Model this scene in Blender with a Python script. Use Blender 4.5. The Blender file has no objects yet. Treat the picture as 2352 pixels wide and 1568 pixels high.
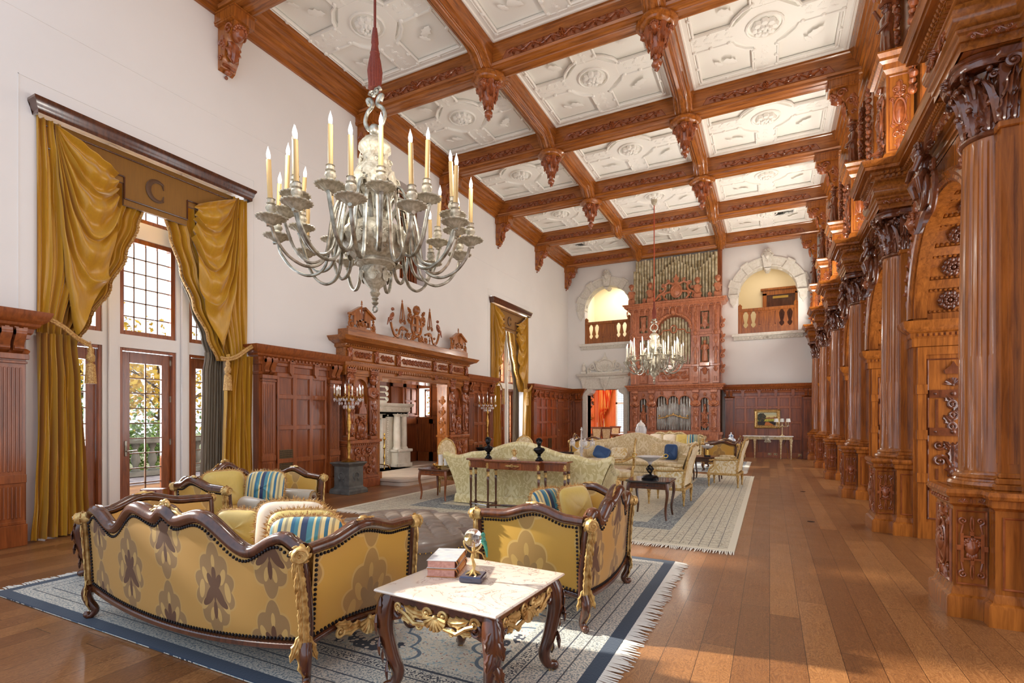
EXPO=0
WSTR=1.2
LW=500
SUNE=3.0
EXPO=0.5
WSTR=1.1
LW=560
SUNE=7.0
LA=45
LC=120
LU=46
import bpy, math, random
from math import sin, cos, pi, sqrt, atan2, radians, tan, exp, floor
from mathutils import Matrix, Vector
C = bpy.context.scene.collection
WORLD = set()
def FR(o, x=(1,0,0), y=(0,1,0)):
    x = Vector(x).normalized(); y = Vector(y); z = x.cross(y).normalized(); y = z.cross(x)
    m = Matrix(((x.x,y.x,z.x,o[0]),(x.y,y.y,z.y,o[1]),(x.z,y.z,z.z,o[2]),(0,0,0,1)))
    return m
def TR(x=0,y=0,z=0): return Matrix.Translation((x,y,z))
def RX(a): return Matrix.Rotation(a,4,'X')
def RY(a): return Matrix.Rotation(a,4,'Y')
def RZ(a): return Matrix.Rotation(a,4,'Z')
def SC(x,y=None,z=None):
    if y is None: y=z=x
    return Matrix.Diagonal((x,y,z,1))
def thing(name, label, cat, loc=(0,0,0), rz=0, group=None, world=False):
    o = bpy.data.objects.new(name, None); C.objects.link(o); o.empty_display_size=.1
    o.location = loc; o.rotation_euler = (0,0,rz); o['label']=label; o['category']=cat
    if group: o['group']=group
    if world: WORLD.add(o.name)
    return o
def tag(o, label, cat, group=None):
    o['label']=label; o['category']=cat
    if group: o['group']=group
    return o
def struct(o): o['kind']='structure'; return o
def dup(root, loc, rz=None, label=None, group=None, scale=None):
    r = root.copy(); C.objects.link(r); r.location = loc
    if rz is not None: r.rotation_euler=(0,0,rz)
    if label: r['label']=label
    if group: r['group']=group
    if scale: r.scale=scale
    for ch in list(root.children):
        c = ch.copy(); C.objects.link(c); c.parent=r
        for g in ch.children:
            d = g.copy(); C.objects.link(d); d.parent=c
    return r
class MB:
    def __init__(s): s.V=[]; s.F=[]; s.T=Matrix(); s.st=[]
    def push(s,m): s.st.append(s.T); s.T = s.T @ m; return s
    def pop(s): s.T = s.st.pop(); return s
    def add(s, vs, fs):
        b=len(s.V); T=s.T
        s.V += [(T @ Vector(v))[:] for v in vs]
        s.F += [tuple(b+i for i in f) for f in fs]
        return s
    def box(s,x0,x1,y0,y1,z0,z1,c=0):
        if x0>x1: x0,x1=x1,x0
        if y0>y1: y0,y1=y1,y0
        if z0>z1: z0,z1=z1,z0
        c=min(c,(x1-x0)*.45,(y1-y0)*.45,(z1-z0)*.45)
        if c<=0:
            v=[(x,y,z) for z in (z0,z1) for y in (y0,y1) for x in (x0,x1)]
            return s.add(v,[(0,2,3,1),(4,5,7,6),(0,1,5,4),(2,6,7,3),(0,4,6,2),(1,3,7,5)])
        v=[];f=[];id={}
        X=(x0,x1);Y=(y0,y1);Z=(z0,z1)
        for i in (0,1):
            for j in (0,1):
                for k in (0,1):
                    sx=c if i==0 else -c; sy=c if j==0 else -c; sz=c if k==0 else -c
                    for a,p in enumerate(((X[i],Y[j]+sy,Z[k]+sz),(X[i]+sx,Y[j],Z[k]+sz),(X[i]+sx,Y[j]+sy,Z[k]))):
                        id[i,j,k,a]=len(v); v.append(p)
        g=lambda i,j,k,a: id[i,j,k,a]
        for i in (0,1): f.append([g(i,0,0,0),g(i,1,0,0),g(i,1,1,0),g(i,0,1,0)][::1 if i else -1])
        for j in (0,1): f.append([g(0,j,0,1),g(1,j,0,1),g(1,j,1,1),g(0,j,1,1)][::-1 if j else 1])
        for k in (0,1): f.append([g(0,0,k,2),g(1,0,k,2),g(1,1,k,2),g(0,1,k,2)][::1 if k else -1])
        for i in (0,1):
            for j in (0,1): f.append([g(i,j,0,0),g(i,j,1,0),g(i,j,1,1),g(i,j,0,1)][::1 if (i+j)%2==0 else -1])
            for k in (0,1): f.append([g(i,0,k,0),g(i,1,k,0),g(i,1,k,2),g(i,0,k,2)][::-1 if (i+k)%2==0 else 1])
        for j in (0,1):
            for k in (0,1): f.append([g(0,j,k,1),g(1,j,k,1),g(1,j,k,2),g(0,j,k,2)][::1 if (j+k)%2==0 else -1])
        for i in (0,1):
            for j in (0,1):
                for k in (0,1): f.append([g(i,j,k,0),g(i,j,k,1),g(i,j,k,2)][::-1 if (i+j+k)%2 else 1])
        return s.add(v,f)
    def prism(s,poly,a,b,ax='z'):
        # extrude 2D polygon (x,y) along z (local); ax picks the plane: 'z': (x,y), 'y': (x,z), 'x': (y,z)
        n=len(poly)
        m={'z':lambda p,h:(p[0],p[1],h),'y':lambda p,h:(p[0],h,p[1]),'x':lambda p,h:(h,p[0],p[1])}[ax]
        v=[m(p,a) for p in poly]+[m(p,b) for p in poly]
        ar=sum(poly[i][0]*poly[(i+1)%n][1]-poly[(i+1)%n][0]*poly[i][1] for i in range(n))
        fl=(ar>0)==(b>a)
        if ax=='y': fl=not fl
        f=[tuple(range(n))[::-1] if fl else tuple(range(n)), tuple(range(n,2*n)) if fl else tuple(range(n,2*n))[::-1]]
        for i in range(n):
            j=(i+1)%n
            f.append((i,j,j+n,i+n) if fl else (i,i+n,j+n,j))
        return s.add(v,f)
    def lathe(s,prof,n=24,fn=None,cap=True,sq=None,ph=0):
        v=[];f=[];m=len(prof)
        for (r,z) in prof:
            for i in range(n):
                t=2*pi*(i+ph)/n; rr=r*(fn(t,z) if fn else 1)
                if sq: # squared section
                    k=max(abs(cos(t)),abs(sin(t))); rr=rr/(k**sq)
                v.append((rr*cos(t),rr*sin(t),z))
        for j in range(m-1):
            for i in range(n):
                k=(i+1)%n
                f.append((j*n+i,j*n+k,(j+1)*n+k,(j+1)*n+i))
        if cap:
            f.append(tuple(range(n))[::-1]); f.append(tuple(range((m-1)*n,m*n)))
        return s.add(v,f)
    def surf(s,fn,nu,nv,cu=False,cv=False):
        v=[];f=[]
        for j in range(nv+(0 if cv else 1)):
            for i in range(nu+(0 if cu else 1)):
                v.append(fn(i/nu,j/nv))
        W=nu+(0 if cu else 1); Hh=nv+(0 if cv else 1)
        for j in range(nv):
            for i in range(nu):
                a=(i+1)%W if cu else i+1; b=(j+1)%Hh if cv else j+1
                f.append((j*W+i,j*W+a,b*W+a,b*W+i))
        return s.add(v,f)
    def tube(s,pts,r,n=8,closed=False,flat=1.0,up=None,cap=True):
        P=[Vector(p) for p in pts]; m=len(P)
        R=r if isinstance(r,(list,tuple)) else [r]*m
        v=[];f=[];N=None
        for i in range(m):
            if closed: t=(P[(i+1)%m]-P[i-1])
            else: t=P[min(i+1,m-1)]-P[max(i-1,0)]
            if t.length<1e-9: t=Vector((0,0,1))
            t.normalize()
            if up is not None:
                N=Vector(up)-t*Vector(up).dot(t)
                if N.length<1e-4: N=t.orthogonal()
                N.normalize()
            elif N is None: N=t.orthogonal().normalized()
            else:
                N=N-t*N.dot(t)
                if N.length<1e-6: N=t.orthogonal()
                N.normalize()
            B=t.cross(N)
            for k in range(n):
                a=2*pi*(k+.5)/n
                v.append(P[i]+N*(R[i]*cos(a)*flat)+B*(R[i]*sin(a)))
        for i in range(m if closed else m-1):
            j=(i+1)%m
            for k in range(n):
                l=(k+1)%n
                f.append((i*n+k,i*n+l,j*n+l,j*n+k))
        if cap and not closed:
            f.append(tuple(range(n))[::-1]); f.append(tuple(range((m-1)*n,m*n)))
        return s.add(v,f)
    def sph(s,c,r,n=10,sc=(1,1,1)):
        m=max(4,n*2//3); v=[(0,0,-1)];f=[]
        for j in range(1,m):
            a=-pi/2+pi*j/m
            for i in range(n): v.append((cos(a)*cos(2*pi*i/n),cos(a)*sin(2*pi*i/n),sin(a)))
        v.append((0,0,1)); L=len(v)-1
        for i in range(n):
            k=(i+1)%n
            f.append((0,1+k,1+i)); f.append((L,1+(m-2)*n+i,1+(m-2)*n+k))
            for j in range(m-2): f.append((1+j*n+i,1+j*n+k,1+(j+1)*n+k,1+(j+1)*n+i))
        rr=(r*sc[0],r*sc[1],r*sc[2])
        return s.add([(c[0]+p[0]*rr[0],c[1]+p[1]*rr[1],c[2]+p[2]*rr[2]) for p in v],f)
    def mold(s,path,prof,closed=False,caps=True):
        # path: 2D points (x,y); prof: (offset to the right of travel, z); mitred sweep
        n=len(path); m=len(prof); v=[];f=[]
        for i in range(n):
            p=Vector(path[i]).to_2d()
            a=Vector(path[i-1]).to_2d() if (closed or i>0) else None
            b=Vector(path[(i+1)%n]).to_2d() if (closed or i<n-1) else None
            d1=(p-a).normalized() if a is not None else None
            d2=(b-p).normalized() if b is not None else None
            if d1 is None: d1=d2
            if d2 is None: d2=d1
            n1=Vector((d1.y,-d1.x)); n2=Vector((d2.y,-d2.x))
            k=n1+n2; q=1+n1.dot(n2); k=k/max(q,.2)
            for (o,z) in prof: v.append((p.x+k.x*o,p.y+k.y*o,z))
        for i in range(n if closed else n-1):
            j=(i+1)%n
            for q in range(m-1): f.append((i*m+q,j*m+q,j*m+q+1,i*m+q+1))
        if caps and not closed:
            f.append(tuple(range(m))[::-1]); f.append(tuple(range((n-1)*m,n*m)))
        return s.add(v,f)
    # ---- ornament in the local xy plane, relief towards +z ----
    def scroll(s,c,r,turns=1.4,a0=0,d=1,w=.02,h=None,n=22,seg=6,tail=None):
        h=h or w; pts=[];R=[]
        for i in range(n+1):
            t=i/n; a=a0+d*turns*2*pi*t; rr=r*(1-t)**.8+.12*r*t
            pts.append((c[0]+rr*cos(a),c[1]+rr*sin(a),w*.5+.3*w*t)); R.append(w*(1-.45*t))
        if tail:
            p0=Vector(pts[0]); q=Vector((tail[0],tail[1],w*.4))
            k=[(p0.lerp(q,j/4)) for j in range(4,0,-1)]
            pts=[tuple(x) for x in k]+pts; R=[w*.5,w*.7,w*.9,w]+R
        s.tube(pts,R,seg); s.sph((pts[-1][0],pts[-1][1],w*.7),w*1.2,6)
        return s
    def leaf(s,p,ang,L,W,h=.02,curl=.0,lobes=3,bend=0,n=9):
        # acanthus-like leaf lying in xy, ridge raised, tip curling to +z
        cs,sn=cos(ang),sin(ang); v=[];f=[]; cx,cy,a=p[0],p[1],ang; st=L/n
        for i in range(n+1):
            t=i/n
            wd=W*.5*(sin(pi*min(1,.12+t*.88))**.7)*(1+.28*sin(t*lobes*2*pi-.6))
            if i==n: wd=.002
            z=h*(.35+.65*sin(pi*t))+curl*t**3
            nx,ny=-sin(a),cos(a)
            for q,(k,zz) in enumerate(((-1,0),(-.75,.7),(-.35,.45),(0,1),(.35,.45),(.75,.7),(1,0))):
                v.append((cx+nx*wd*k,cy+ny*wd*k,(z*zz if abs(k)<1 else curl*t**3*.9)))
            cx+=cos(a)*st; cy+=sin(a)*st; a+=bend/n
        for i in range(n):
            for q in range(6): f.append((i*7+q,(i+1)*7+q,(i+1)*7+q+1,i*7+q+1))
        return s.add(v,f)
    def shell(s,c,r,a0=0,span=pi,n=7,h=.02):
        for i in range(n):
            a=a0+span*(i+.5)/n
            q=(c[0]+r*cos(a),c[1]+r*sin(a))
            s.tube([(c[0]+.15*r*cos(a),c[1]+.15*r*sin(a),h*.3),(c[0]+.6*r*cos(a),c[1]+.6*r*sin(a),h*.7),(q[0],q[1],h*.5)],[h*.3,h*.6,h*.75],5)
        s.sph((c[0],c[1],h*.4),h*.9,6)
        return s
    def rosette(s,c,r,n=8,h=.03,rings=2):
        for k in range(rings):
            rr=r*(1-.42*k)
            for i in range(n):
                a=2*pi*(i+.5*k)/n
                s.sph((c[0]+rr*.66*cos(a),c[1]+rr*.66*sin(a),h*(.4+.5*k)),rr*.34,6,(1,1,.8*h/(rr*.34)))
        s.sph((c[0],c[1],h),r*.2,8)
        return s
    def obj(s,name,mat,parent=None,smooth=35,uv=None,uvs=1):
        me=bpy.data.meshes.new(name); me.from_pydata(s.V,[],s.F); me.update()
        if uv:
            l=me.uv_layers.new(name='UVMap'); 
            ia,ib={'xy':(0,1),'xz':(0,2),'yz':(1,2)}.get(uv,(0,0)) if isinstance(uv,str) else (0,0)
            if uv=='box':
                import array
                dat=[0.0]*(2*len(me.loops))
                for p in me.polygons:
                    nn=p.normal; k=max(range(3),key=lambda i:abs(nn[i])*(1 if i!=2 else .98)); a,b=((1,2),(0,2),(0,1))[k]
                    for li in p.loop_indices:
                        co=s.V[me.loops[li].vertex_index]; dat[2*li]=co[a]*uvs; dat[2*li+1]=co[b]*uvs
                l.data.foreach_set('uv',dat)
            else:
                dat=[]
                for lp in me.loops:
                    co=s.V[lp.vertex_index]
                    if callable(uv): a,b=uv(co)
                    else: a,b=co[ia],co[ib]
                    dat+= [a*uvs,b*uvs]
                l.data.foreach_set('uv',dat)
        if mat: me.materials.append(mat)
        if smooth:
            me.shade_smooth(); me.set_sharp_from_angle(angle=radians(smooth))
        o=bpy.data.objects.new(name,me); C.objects.link(o)
        if parent:
            o.parent=parent
            if parent.name in WORLD: o.location=-Vector(parent.location)
            if parent.parent is not None and parent.parent.name in WORLD: pass
        return o
# arc helper
def arc(cx,cy,r,a0,a1,n): return [(cx+r*cos(a0+(a1-a0)*i/n),cy+r*sin(a0+(a1-a0)*i/n)) for i in range(n+1)]
def spl(pts,n=6):
    """Catmull-Rom through points of any dimension"""
    P=[Vector(p) for p in pts]; out=[]
    for i in range(len(P)-1):
        a=P[max(i-1,0)];b=P[i];c=P[i+1];d=P[min(i+2,len(P)-1)]
        for k in range(n):
            t=k/n
            out.append(tuple(.5*((2*b)+(c-a)*t+(2*a-5*b+4*c-d)*t*t+(3*b-a-3*c+d)*t**3)))
    out.append(tuple(P[-1])); return out
def interp(tab,x):
    if x<=tab[0][0]: return tab[0][1]
    for (a,b),(c,d) in zip(tab,tab[1:]):
        if x<=c:
            t=(x-a)/(c-a); t=t*t*(3-2*t); return b+(d-b)*t
    return tab[-1][1]
# ---- materials ----
class N:
    """tiny shader expression helper"""
    def __init__(s,nt): s.nt=nt
    def n(s,typ,**kw):
        nd=s.nt.nodes.new(typ)
        for k,v in kw.items():
            if k.startswith('_'): setattr(nd,k[1:],v)
        return nd
    def math(s,op,a,b=None,c=None):
        nd=s.nt.nodes.new('ShaderNodeMath'); nd.operation=op
        for i,q in enumerate((a,b,c)):
            if q is None: continue
            if isinstance(q,(int,float)): nd.inputs[i].default_value=q
            else: s.nt.links.new(q,nd.inputs[i])
        return nd.outputs[0]
    def mix(s,f,a,b):
        nd=s.nt.nodes.new('ShaderNodeMix'); nd.data_type='RGBA'
        for i,q in ((0,f),(6,a),(7,b)):
            if isinstance(q,(int,float)): nd.inputs[i].default_value=q
            elif isinstance(q,tuple): nd.inputs[i].default_value=q if len(q)==4 else q+(1,)
            else: s.nt.links.new(q,nd.inputs[i])
        return nd.outputs[2]
    def link(s,a,b): s.nt.links.new(a,b)
def srgb(r,g,b):
    f=lambda c: ((c/255+.055)/1.055)**2.4 if c/255>.04045 else c/255/12.92
    return (f(r),f(g),f(b),1)
def newmat(name,rough=.5,metal=0,col=(.8,.8,.8,1),coat=0,spec=.5):
    m=bpy.data.materials.new(name); m.use_nodes=True; nt=m.node_tree
    b=nt.nodes['Principled BSDF']; b.inputs['Base Color'].default_value=col
    b.inputs['Roughness'].default_value=rough; b.inputs['Metallic'].default_value=metal
    b.inputs['Coat Weight'].default_value=coat; b.inputs['Coat Roughness'].default_value=.12
    b.inputs['Specular IOR Level'].default_value=spec
    return m,nt,b,N(nt)
def coords(h,kind='Object',scale=(1,1,1),rot=(0,0,0)):
    tc=h.nt.nodes.new('ShaderNodeTexCoord'); mp=h.nt.nodes.new('ShaderNodeMapping')
    h.link(tc.outputs[kind],mp.inputs[0]); mp.inputs['Scale'].default_value=scale; mp.inputs['Rotation'].default_value=rot
    return mp.outputs[0]
def noise(h,vec,scale,detail=3,rough=.5,dist=0):
    nd=h.nt.nodes.new('ShaderNodeTexNoise'); nd.inputs['Scale'].default_value=scale; nd.inputs['Detail'].default_value=detail
    nd.inputs['Roughness'].default_value=rough; nd.inputs['Distortion'].default_value=dist
    if vec is not None: h.link(vec,nd.inputs['Vector'])
    return nd.outputs[0]
def ramp(h,fac,stops,mode='LINEAR'):
    nd=h.nt.nodes.new('ShaderNodeValToRGB'); h.link(fac,nd.inputs[0]); cr=nd.color_ramp; cr.interpolation=mode
    while len(cr.elements)<len(stops): cr.elements.new(.5)
    for e,(p,c) in zip(cr.elements,stops): e.position=p; e.color=c
    return nd.outputs[0]
def bump(h,b,hgt,strength=.3,dist=.01):
    nd=h.nt.nodes.new('ShaderNodeBump'); nd.inputs['Strength'].default_value=strength; nd.inputs['Distance'].default_value=dist
    h.link(hgt,nd.inputs['Height']); h.link(nd.outputs[0],b.inputs['Normal'])
def wood(name,c1,c2,rough=.3,grain=(14,14,1.1),coat=.35,dark=.0):
    m,nt,b,h=newmat(name,rough,0,c1,coat)
    v=coords(h,'Object',grain)
    a=noise(h,v,1.6,6,.6,.6); big=noise(h,coords(h,'Object',(1,1,1)),.9,2)
    f=h.math('ADD',h.math('MULTIPLY',a,.75),h.math('MULTIPLY',big,.25))
    col=ramp(h,f,[(.3,c1),(.68,c2)])
    h.link(col,b.inputs['Base Color']); bump(h,b,a,.08,.003)
    return m
def plain(name,c,rough=.5,metal=0,coat=0,nz=0,nsc=8,c2=None,bmp=0,spec=.5):
    m,nt,b,h=newmat(name,rough,metal,c,coat,spec)
    if c2 or bmp:
        a=noise(h,coords(h),nsc,4)
        if c2: h.link(ramp(h,a,[(.35,c),(.65,c2)]),b.inputs['Base Color'])
        if bmp: bump(h,b,a,bmp,.005)
    return m
# ---------- materials ----------
M={}
M['wood']=wood('oak',srgb(100,50,15),srgb(184,108,40),.26,(16,16,1.2),.3)
M['woodx']=wood('oak_x',srgb(106,54,16),srgb(186,112,44),.26,(1.2,16,16),.3)
M['woody']=wood('oak_y',srgb(102,52,16),srgb(182,108,42),.26,(16,1.2,16),.3)
M['wred']=wood('oak_red',srgb(96,45,18),srgb(162,88,40),.28,(14,14,1.1),.3)
M['wredp']=wood('oak_red_panel_shade',srgb(88,40,16),srgb(152,80,36),.25,(12,12,.9),.3)  # panels darker than the rails, standing in for shade in the recesses
M['carve']=wood('carved_oak',srgb(104,48,24),srgb(176,98,52),.28,(9,9,5),.6)
M['worg']=wood('organ_oak',srgb(140,76,46),srgb(206,134,94),.32,(9,9,4),.35)
M['wdark']=wood('mahogany',srgb(48,24,14),srgb(100,54,30),.2,(14,14,2),.6)
M['wmid']=wood('walnut',srgb(98,50,26),srgb(150,84,46),.22,(14,14,2),.5)
M['wdark2']=wood('dark_walnut_frame',srgb(52,27,16),srgb(104,58,34),.22,(14,14,3),.6)
M['cap']=wood('capital_oak',srgb(72,34,20),srgb(128,70,40),.2,(9,9,4),.8)
def m_floor():
    m,nt,b,h=newmat('floor_boards',.3,0,coat=.08)
    tc=coords(h,'Object',(1,1,1)); sx=nt.nodes.new('ShaderNodeSeparateXYZ'); h.link(tc,sx.inputs[0])
    x,y=sx.outputs[0],sx.outputs[1]
    W=.21
    xi=h.math('FLOOR',h.math('DIVIDE',x,W))
    rn=nt.nodes.new('ShaderNodeTexWhiteNoise'); rn.noise_dimensions='1D'; h.link(xi,rn.inputs['W'])
    yo=h.math('ADD',h.math('DIVIDE',y,2.6),h.math('MULTIPLY',rn.outputs[0],7.3))
    yi=h.math('FLOOR',yo)
    cid=h.math('ADD',h.math('MULTIPLY',xi,17.13),h.math('MULTIPLY',yi,3.71))
    r2=nt.nodes.new('ShaderNodeTexWhiteNoise'); r2.noise_dimensions='1D'; h.link(cid,r2.inputs['W'])
    cb=nt.nodes.new('ShaderNodeCombineXYZ'); h.link(h.math('MULTIPLY',x,9),cb.inputs[0]); h.link(h.math('ADD',h.math('MULTIPLY',y,3.2),h.math('MULTIPLY',r2.outputs[0],30)),cb.inputs[1]); h.link(h.math('MULTIPLY',r2.outputs[0],50),cb.inputs[2])
    g=noise(h,cb.outputs[0],1.3,3,.5,2.2)
    ray=h.math('ABSOLUTE',h.math('SUBTRACT',h.math('FRACT',h.math('MULTIPLY',g,9)),.5))
    cb2=nt.nodes.new('ShaderNodeCombineXYZ'); h.link(h.math('MULTIPLY',x,60),cb2.inputs[0]); h.link(h.math('MULTIPLY',y,1.6),cb2.inputs[1])
    fine=noise(h,cb2.outputs[0],1.2,4,.6)
    f=h.math('ADD',h.math('MULTIPLY',r2.outputs[0],.3),h.math('ADD',h.math('MULTIPLY',ray,.6),h.math('MULTIPLY',fine,.35)))
    col=ramp(h,f,[(.12,srgb(98,60,32)),(.45,srgb(132,86,48)),(.85,srgb(174,122,72))])
    ex=h.math('ABSOLUTE',h.math('SUBTRACT',h.math('FRACT',h.math('DIVIDE',x,W)),.5)); ey=h.math('ABSOLUTE',h.math('SUBTRACT',h.math('FRACT',yo),.5))
    gap=h.math('MAXIMUM',h.math('GREATER_THAN',ex,.492),h.math('GREATER_THAN',ey,.4992))
    col=h.mix(gap,col,srgb(46,26,14)); h.link(col,b.inputs['Base Color'])
    h.link(h.math('ADD',.27,h.math('MULTIPLY',noise(h,tc,3,3),.16)),b.inputs['Roughness'])
    bump(h,b,h.math('SUBTRACT',1,gap),.25,.002)
    return m
M['floor']=m_floor()
M['wall']=plain('wall_paint',srgb(226,223,219),.75,c2=srgb(230,227,223),nsc=.8)
M['plaster']=plain('ceiling_plaster',srgb(243,241,234),.7,bmp=.15,nsc=22)
M['stonew']=plain('white_stone',srgb(226,222,212),.6,bmp=.15,nsc=14,c2=srgb(212,207,194))
M['hearth']=plain('hearth_stone',srgb(206,188,168),.4,c2=srgb(190,174,156),nsc=3)
M['fire']=plain('fireplace_stone',srgb(226,222,208),.5,c2=srgb(212,207,190),nsc=6,bmp=.1)
M['pink']=plain('mauve_plaster',srgb(150,118,112),.8)
M['black']=plain('black',srgb(16,18,22),.5)
M['soot']=plain('fire_iron_black',srgb(24,28,34),.6,bmp=.3,nsc=30)
M['silver']=plain('aged_silver',srgb(186,182,168),.36,.75,c2=srgb(118,110,94),nsc=14,bmp=.2)
M['silver2']=plain('dull_silver',srgb(198,190,170),.5,.3,c2=srgb(160,150,128),nsc=30,bmp=1.0)
M['gold']=plain('gilt',srgb(214,172,92),.3,.9,c2=srgb(160,112,48),nsc=20,bmp=.2)
M['gild']=plain('antique_gilt',srgb(222,190,124),.42,.5,c2=srgb(168,126,66),nsc=26,bmp=.3)
M['cream']=plain('cream_gilt',srgb(226,210,170),.4,.3,c2=srgb(180,150,100),nsc=24)
M['pipe']=plain('organ_pipe_metal',srgb(216,208,176),.42,.12,c2=srgb(156,138,98),nsc=7)
M['pipe2']=plain('organ_pipe_bright',srgb(206,204,196),.25,.7,c2=srgb(168,160,146),nsc=5)
M['candle']=plain('candle_ivory',srgb(188,158,104),.5,c2=srgb(176,146,92),nsc=3)
M['candlew']=plain('candle_white',srgb(238,228,205),.5)
M['bronze']=plain('dark_bronze',srgb(34,32,34),.25,.7)
M['navy']=plain('navy_enamel',srgb(22,20,60),.15,coat=1)
M['green']=plain('jade_green',srgb(60,150,120),.25,c2=srgb(34,104,82),nsc=30,coat=.6)
M['cord']=plain('russet_cord',srgb(112,44,26),.7,bmp=.5,nsc=60,c2=srgb(96,34,20))
M['cordr']=plain('red_cord',srgb(178,74,44),.7)
M['stoneg']=plain('grey_lead',srgb(112,112,106),.55,.2,c2=srgb(84,84,80),nsc=7,bmp=.2)
M['concrete']=plain('balustrade_stone',srgb(112,108,98),.85,c2=srgb(84,84,74),nsc=4,bmp=.3)
M['leather']=plain('taupe_leather',srgb(138,124,110),.3,c2=srgb(122,108,96),nsc=5,bmp=.15,coat=.2)
M['stud']=plain('nailhead',srgb(38,34,36),.35,.6)
M['brass']=plain('brass',srgb(212,178,96),.22,1)
M['iron']=plain('window_bar',srgb(120,86,60),.5)
M['white']=plain('white_ceramic',srgb(236,234,228),.25,coat=.5)
M['vent']=plain('vent_grille',srgb(120,96,66),.5,.5)
M['bark']=plain('bark',srgb(84,72,62),.9,bmp=.5)
def glass(name,col=(1,1,1,1),rough=0,ior=1.45):
    m,nt,b,h=newmat(name,rough,0,col); b.inputs['Transmission Weight'].default_value=1; b.inputs['IOR'].default_value=ior
    return m
M['crystal']=glass('crystal',(1,1,1,1),.03,1.5); M['crystal'].node_tree.nodes['Principled BSDF'].inputs['Transmission Weight'].default_value=.62
M['ball']=glass('crystal_ball',(1,1,1,1),.0,1.5)
def m_pane():
    m=bpy.data.materials.new('pane'); m.use_nodes=True; nt=m.node_tree; nt.nodes.clear()
    o=nt.nodes.new('ShaderNodeOutputMaterial'); t=nt.nodes.new('ShaderNodeBsdfTransparent'); g=nt.nodes.new('ShaderNodeBsdfGlossy'); g.inputs['Roughness'].default_value=.02
    mx=nt.nodes.new('ShaderNodeMixShader'); f=nt.nodes.new('ShaderNodeFresnel'); f.inputs[0].default_value=1.25
    nt.links.new(f.outputs[0],mx.inputs[0]); nt.links.new(t.outputs[0],mx.inputs[1]); nt.links.new(g.outputs[0],mx.inputs[2]); nt.links.new(mx.outputs[0],o.inputs[0])
    return m
M['pane']=m_pane()
def m_silk(name,c1,c2,rough=.38,bands=0):
    m,nt,b,h=newmat(name,rough,0,c1)
    b.inputs['Sheen Weight'].default_value=.5; b.inputs['Sheen Roughness'].default_value=.4
    a=noise(h,coords(h,'Object',(40,40,3)),1.5,3)
    h.link(h.mix(a,c1,c2),b.inputs['Base Color']); bump(h,b,a,.08,.002)
    return m
M['drape']=m_silk('gold_silk',srgb(196,146,30),srgb(168,120,28),.34)
M['valance']=m_silk('bronze_silk',srgb(140,96,26),srgb(120,80,24),.5)
M['sheer']=m_silk('grey_taupe_silk',srgb(150,138,116),srgb(104,92,76),.4)
M['fringe']=plain('bullion_fringe',srgb(204,166,98),.6,c2=srgb(150,98,44),nsc=60,bmp=.6)
# ---- pattern helper on UV ----
def uvxy(h):
    tc=h.nt.nodes.new('ShaderNodeTexCoord'); s=h.nt.nodes.new('ShaderNodeSeparateXYZ'); h.link(tc.outputs['UV'],s.inputs[0]); return s.outputs[0],s.outputs[1]
def medallion(h,u,v,pw,ph,off=(0,0),half=True):
    """returns (outer, line, petals, dark) masks of a half drop ogee medallion, u,v in metres"""
    U=h.math('DIVIDE',h.math('ADD',u,off[0]),pw)
    if half:
        col=h.math('FLOOR',U); odd=h.math('MULTIPLY',h.math('FLOORED_MODULO',col,2),.5)
    else: odd=0
    V=h.math('ADD',h.math('DIVIDE',h.math('ADD',v,off[1]),ph),odd)
    a=h.math('MULTIPLY',h.math('SUBTRACT',h.math('FRACT',U),.5),pw); b=h.math('MULTIPLY',h.math('SUBTRACT',h.math('FRACT',V),.5),ph)
    a=h.math('ABSOLUTE',a)
    S=pw*.47; T=ph*.47
    x=h.math('DIVIDE',a,S); y=h.math('DIVIDE',b,T)
    r=h.math('SQRT',h.math('ADD',h.math('MULTIPLY',x,x),h.math('MULTIPLY',y,y)))
    th=h.math('ARCTAN2',x,y)   # 0 at top, pi at bottom, symmetric
    lob=h.math('ABSOLUTE',h.math('COSINE',h.math('MULTIPLY',th,5.0)))
    tip=h.math('POWER',h.math('ABSOLUTE',h.math('COSINE',th)),10)
    rad=h.math('ADD',h.math('ADD',.66,h.math('MULTIPLY',lob,.15)),h.math('MULTIPLY',tip,.24))
    outer=h.math('LESS_THAN',r,rad)
    line=h.math('MULTIPLY',h.math('LESS_THAN',r,h.math('ADD',rad,.055)),h.math('SUBTRACT',1,outer))
    def el(cx,cy,rx,ry,rot=0):
        dx=h.math('SUBTRACT',x,cx); dy=h.math('SUBTRACT',y,cy)
        c_,s_=cos(rot),sin(rot)
        p=h.math('ADD',h.math('MULTIPLY',dx,c_/rx),h.math('MULTIPLY',dy,s_/rx)); q=h.math('ADD',h.math('MULTIPLY',dx,-s_/ry),h.math('MULTIPLY',dy,c_/ry))
        return h.math('LESS_THAN',h.math('ADD',h.math('MULTIPLY',p,p),h.math('MULTIPLY',q,q)),1)
    mx=lambda l: l[0] if len(l)==1 else h.math('MAXIMUM',l[0],mx(l[1:]))
    pet=mx([el(.34,.30,.10,.20,-.5),el(.52,-.02,.11,.22,.25),el(.42,-.34,.10,.20,.9),el(.14,-.55,.08,.16,.3),el(0,.62,.07,.16)])
    drk=mx([el(.17,-.12,.13,.30,.75),el(.15,.18,.10,.20,-.6),el(0,.34,.09,.17),el(.30,-.26,.09,.22,1.1),el(0,-.45,.08,.20),el(0,.0,.05,.3)])
    return outer,line,pet,drk
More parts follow.
